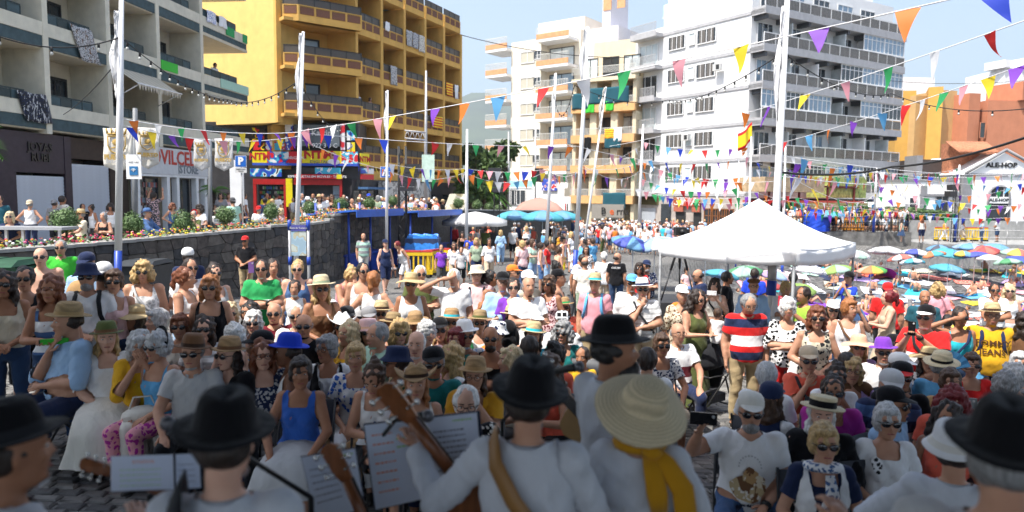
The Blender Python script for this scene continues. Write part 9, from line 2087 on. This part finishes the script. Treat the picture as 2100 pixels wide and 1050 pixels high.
M6=musician(2072,786,1.75,R(150),dict(arms='play',b='h',skin='m',hair=('short','grey'),hat=['fedora','black','black'],hs=1.05,tilt=-6,top=[('long','lgrey')],bot=('trousers','black')),'musician in black hat and pale shirt at the lower right')
q7=W(1962,862,3.6);M7o,M7D=person((q7.x,q7.y,q7.z-1.36*1.0),R(150),dict(st='s',arms='claps',b='m',skin='m',hair=('short','dark'),hat=['bucket','white','offwhite'],hs=1.1,top=[('long','linen')],bot=('trousers','black')),'clapping musician in white bucket hat and loose white shirt','musicians on the stage',1.0,0)
chair((q7.x,q7.y,q7.z-1.36),R(150),'black chair under the clapping musician','chairs on the stage')
leather=pm('strap_leather',(.3,.15,.045),rough=.5)
def back_strap(M,mt,w,side=1):
 o,D,s=M;U=D['U'];b=MB();pth=[(side*.12,-.05,1.47),(side*.125,.03,1.475),(side*.1,.13,1.4),(side*.03,.165,1.28),(side*-.07,.175,1.15),(side*-.17,.13,1.02),(side*-.22,0,.98)]
 vs=[]
 for i,p in enumerate(pth):
  p=Vector(p);d=(Vector(pth[min(i+1,6)])-Vector(pth[max(i-1,0)])).normalized();nn=Vector((p.x*.4,max(.1,p.y),.0)).normalized();sd=d.cross(nn).normalized()*w;vs+=[tuple(U(p-sd+nn*.02)),tuple(U(p+sd+nn*.02))]
 b.add(vs,[(2*i,2*i+1,2*i+3,2*i+2)for i in range(6)],0,True);q=ob('guitar_strap',b.mesh('guitar_strap',[mt]),o,local=True);q.modifiers.new('t','SOLIDIFY').thickness=.006
back_strap(M3,leather,.032);back_strap(M2,sb,.04)
o,D,s=M2;b=MB();b.tube([D['U']((-.02,.135,1.44)),D['U']((-.03,.165,1.25)),D['U']((-.03,.165,1.0))],.006,6);ob('cord',b.mesh('cord',[cloth('cream')]),o,local=True)
o,D,s=M5;U=D['U'];b=MB()
b.tube([U((.09*math.cos(a_),.01+.085*math.sin(a_),1.45))for a_ in np.linspace(0,2*math.pi,16)],.03,8)
b.tube([U((-.06,.1,1.46)),U((-.12,.14,1.41)),U((-.19,.14,1.3)),U((-.215,.13,1.12)),U((-.2,.13,.92))],[.03,.042,.05,.05,.058],10,squash=.35);b.tube([U((-.04,.11,1.45)),U((-.07,.165,1.38)),U((-.09,.18,1.28)),U((-.1,.18,1.2))],[.025,.04,.045,.035],10,squash=.45);b.ell(U((-.06,.125,1.45)),(.045,.03,.035));ob('scarf',b.mesh('scarf',[cloth('dmust')]),o,local=True)
wood_r=pm('guitar_wood',(.2,.07,.025),rough=.3,var=.3,scale=4,stretch=(8,1,1));wood_t=pm('guitar_top',(.5,.3,.12),rough=.3,var=.1);ebony=pm('ebony',(.02,.015,.012),rough=.4);tun=pm('tuner_chrome',(.6,.6,.58),metal=.8,rough=.25)
def guitar(head,body,roll,sc_,label,cat='guitar',small=False):
 """head: world point at the nut end; body: world point of the sound hole"""
 ax=(head-body);L=ax.length;z=ax.normalized();n_=Vector((math.cos(roll),math.sin(roll),0));n_=(n_-z*n_.dot(z)).normalized();x=n_.cross(z);M=Matrix((x,n_,z)).transposed().to_4x4();M.translation=body
 t=thing('guitar' if not small else 'timple',body,label,cat);k=sc_
 prof=[(-.28,.02),(-.26,.12),(-.2,.17),(-.12,.185),(-.04,.16),(.03,.125),(.09,.125),(.14,.14),(.19,.12),(.215,.06),(.22,.02)]
 for nm,y0,y1,mt in(('top',-.051,-.045,wood_t),('body',-.045,.045,wood_r)):
  b=MB();vs=[]
  for y in(y0,y1):vs+=[(w*k,y*k,zz*k)for zz,w in prof]+[(-w*k,y*k,zz*k)for zz,w in prof[::-1]]
  n2=len(prof)*2;b.add(vs,[tuple(range(n2)),tuple(range(n2,2*n2))[::-1]]+[(i,(i+1)%n2,n2+(i+1)%n2,n2+i)for i in range(n2)]);me=b.mesh(nm,[mt]);me.transform(M);ob(nm,me,t)
 b=MB();b.lathe([(.001,-.053*k),(.045*k,-.053*k)],seg=16,fx=lambda th,r,zz:(r*math.cos(th),zz,r*math.sin(th)));me=b.mesh('sound_hole',[ebony]);me.transform(M);ob('sound_hole',me,t)
 b=MB();b.tube([(0,-.035*k,.2*k),(0,-.035*k,L)],[.03*k,.024*k],10,squash=.8);b.b3(-.027*k,.027*k,-.066*k,-.055*k,.1*k,L,1);me=b.mesh('neck',[wood_r,ebony]);me.transform(M);ob('neck',me,t)
 hl=.19*k;b=MB();vs=[]
 for y in(-.055*k,-.035*k):vs+=[(-.026*k,y,L),(-.038*k,y+.02*k,L+hl*.3),(-.042*k,y+.04*k,L+hl*.9),(-.02*k,y+.045*k,L+hl),(.02*k,y+.045*k,L+hl),(.042*k,y+.04*k,L+hl*.9),(.038*k,y+.02*k,L+hl*.3),(.026*k,y,L)]
 b.add(vs,[tuple(range(8)),tuple(range(8,16))[::-1]]+[(i,(i+1)%8,8+(i+1)%8,8+i)for i in range(8)]);me=b.mesh('headstock',[wood_r]);me.transform(M);ob('headstock',me,t)
 for i in range(3):
  for sd in(-1,1):b=MB();zz=L+hl*(.28+.27*i);b.tube([(sd*.03*k,.0-.02*k+i*.01*k,zz),(sd*.062*k,-.01*k+i*.01*k,zz)],.005*k,6);b.ell((sd*.07*k,-.01*k+i*.01*k,zz),(.012*k,.008*k,.015*k),10,6);b.tube([(sd*.02*k,-.07*k+.01*i,zz),(sd*.02*k,-.02*k,zz)],.006*k,6);me=b.mesh('tuning_peg',[tun]);me.transform(M);ob('tuning_peg',me,t)
 b=MB()
 for i in range(6):x_=(-.018+.0072*i)*k;b.tube([(x_,-.068*k,-.12*k),(x_,-.068*k,L)],.0012,3,caps=False)
 me=b.mesh('strings',[tun]);me.transform(M);ob('strings',me,t)
h3=W(842,868,2.75);b3_=W(1000,1075,2.75);guitar(h3,b3_,-math.pi/2,1.0,'brown acoustic guitar of the guitarist, headstock raised')
guitar(W(706,990,2.5),W(800,1200,2.45),-math.pi/2,.8,'dark small guitar whose headstock rises before the music sheet',small=False)
guitar(W(222,972,2.5),W(500,1090,2.4),-math.pi/2,.62,'small lute with brass tuning pegs at the lower left','lute',True)
guitar(W(1140,790,3.6),W(1235,890,3.55),math.pi/2,1.0,'guitar of the singer held behind the tan strap')
def big_hand(c,label_parent,rot,sc_,mt,name='hand'):
 b=MB();
 b.ell((0,0,0),(.042,.02,.05),14,10);capsule(b,(0,.0,-.05),(.0,.0,-.16),.028,.034,12)
 for i,(x,L1,L2,L3)in enumerate(((-.031,.036,.024,.02),(-.011,.042,.028,.022),(.01,.04,.026,.021),(.03,.032,.021,.018))):
  p=Vector((x,0,.035));q=p+Vector((x*.15,-.018,L1));r=q+Vector((0,-.026,.004));e=r+Vector((0,-.012,-L3));capsule(b,p,q,.0105,.0095,8);capsule(b,q,r,.0095,.0088,8);capsule(b,r,e,.0088,.0078,8)
 capsule(b,(-.032,-.005,-.02),(-.058,-.022,.015),.0135,.012,8);capsule(b,(-.058,-.022,.015),(-.052,-.034,.05),.012,.01,8)
 me=b.mesh('raw');o=bpy.data.objects.new('raw',me);COL.objects.link(o);md_=o.modifiers.new('r','REMESH');md_.mode='VOXEL';md_.voxel_size=.004;md_.use_smooth_shade=True;res=bpy.data.meshes.new_from_object(o.evaluated_get(bpy.context.evaluated_depsgraph_get()));COL.objects.unlink(o);bpy.data.objects.remove(o);res.name=name;res.materials.append(mt)
 res.transform(Matrix.Translation(c)@rot@Matrix.Scale(sc_,4));return ob(name,res,label_parent)
mic_m=pm('mic_mesh',(.14,.14,.15),rough=.4,metal=.5,var=.4,scale=90)
def mic(px,py,Y,d,label,base_xy=None):
 c=W(px,py,Y);d=Vector(d).normalized();t=thing('microphone',c,label,'microphone');b=MB();b.ell(c,(.027,.027,.027),14,10);ob('grille',b.mesh('grille',[mic_m]),t);b=MB();b.tube([c+d*.02,c+d*.035,c+d*.17],[.024,.02,.013],10);ob('handle',b.mesh('handle',[black_m]),t)
 st=thing('microphone_stand',(c.x+d.x*.2,c.y+d.y*.2+.1,STG),'stand of the '+label,'microphone stand');e=c+d*.14;k=Vector((e.x+.25*(1 if d.x>0 else -1),e.y+.3,e.z-.35));b=MB();b.tube([e,k],.009,6);ob('boom',b.mesh('boom',[black_m]),st);b=MB();b.tube([k,(k.x,k.y,STG+.02)],.012,6);ob('pole',b.mesh('pole',[black_m]),st)
 for a_ in(0,2.1,4.2):b=MB();b.tube([(k.x,k.y,STG+.2),(k.x+.3*math.cos(a_),k.y+.3*math.sin(a_),STG+.01)],.01,5);ob('leg',b.mesh('leg',[black_m]),st)
mic(877,853,2.9,(-.9,.2,-.15),'microphone in front of the guitarist');mic(1188,752,3.4,(-.9,.3,-.25),'microphone at the mouth of the bearded singer');mic(345,868,2.3,(.8,.3,-.35),'microphone above the left music sheet')
paper=pm('sheet_paper',(.62,.68,.8),rough=.4,var=.03);inkm=pm('ink_grey',(.12,.13,.18));inko=pm('ink_orange',(.8,.2,.05));inkg=pm('ink_green',(.3,.6,.1));binder=pm('binder_navy',(.01,.02,.05),rough=.4)
def folder(quads,Y,label,lines):
 c=W(*[sum(q[k]for q in quads[0])/4 for k in(0,1)],Y);t=thing('music_folder',c,label,'music folder');
 for qi,q in enumerate(quads):
  P=[W(px,py,Y+dy)for(px,py,dy)in q];n_=(P[1]-P[0]).cross(P[3]-P[0]).normalized();
  if n_.y>0:n_=-n_
  b=MB();b.add([p-n_*.012+(p-c)*.03 for p in P]+[p-n_*.004+(p-c)*.03 for p in P],[(0,1,2,3),(4,7,6,5),(0,4,5,1),(1,5,6,2),(2,6,7,3),(3,7,4,0)]);ob('cover',b.mesh('cover',[binder]),t)
  b=MB();b.add([p for p in P]+[p+n_*.002 for p in P],[(0,3,2,1),(4,5,6,7)]);ob('page',b.mesh('page',[paper]),t)
  rr=random.Random(qi+int(Y*10));
  for mt,(u0,u1,v0,v1),n in lines[qi]:
   b=MB()
   for i in range(n):
    v=v0+(v1-v0)*i/max(1,n-1)
    u=u0
    while u<u1:
     du=rr.uniform(.02,.07);ue=min(u1,u+du);f_=lambda a_,c_:P[0].lerp(P[1],a_).lerp(P[3].lerp(P[2],a_),c_)+n_*.004
     b.add([f_(u,v),f_(ue,v),f_(ue,v+.018),f_(u,v+.018)],[(0,1,2,3)]);u=ue+.02
   ob('handwriting',b.mesh('handwriting',[mt]),t)
 k=quads[0];st=thing('music_stand',(c.x,c.y+.1,STG),'stand of the '+label,'music stand');b=MB();b.tube([(c.x,c.y+.05,c.z-.1),(c.x,c.y+.05,STG)],.012,6);ob('pole',b.mesh('pole',[black_m]),st)
 for a_ in(.3,2.4,4.5):b=MB();b.tube([(c.x,c.y+.05,STG+.3),(c.x+.28*math.cos(a_),c.y+.05+.28*math.sin(a_),STG+.01)],.008,5);ob('leg',b.mesh('leg',[black_m]),st)
folder([[(747,872,0),(865,858,.06),(890,1018,.04),(770,1045,-.02)],[(868,858,.06),(978,846,0),(992,1000,0),(893,1018,.04)]],3.0,'open ring binder of handwritten songs before the guitarist',[[(inko,(.1,.45,.12,.8),7),(inkg,(.5,.8,.2,.3),2)],[(inkg,(.55,.9,.06,.06),1),(inkm,(.15,.75,.18,.75),9)]])
folder([[(228,936,0),(355,932,0),(357,1003,-.05),(228,1008,-.05)],[(360,932,0),(408,930,.03),(412,1000,0),(361,1003,-.05)]],2.5,'white song sheets before the tall black hat',[[(inko,(.35,.7,.15,.2),2),(inkg,(.15,.8,.4,.85),4)],[(inkm,(.1,.8,.3,.8),4)]])
folder([[(618,938,0),(728,920,.03),(748,1040,0),(650,1075,-.05)]],2.8,'slanted song sheet behind the small dark guitar',[[(inkm,(.1,.6,.2,.7),6),(inkg,(.6,.95,.06,.06),1)]])
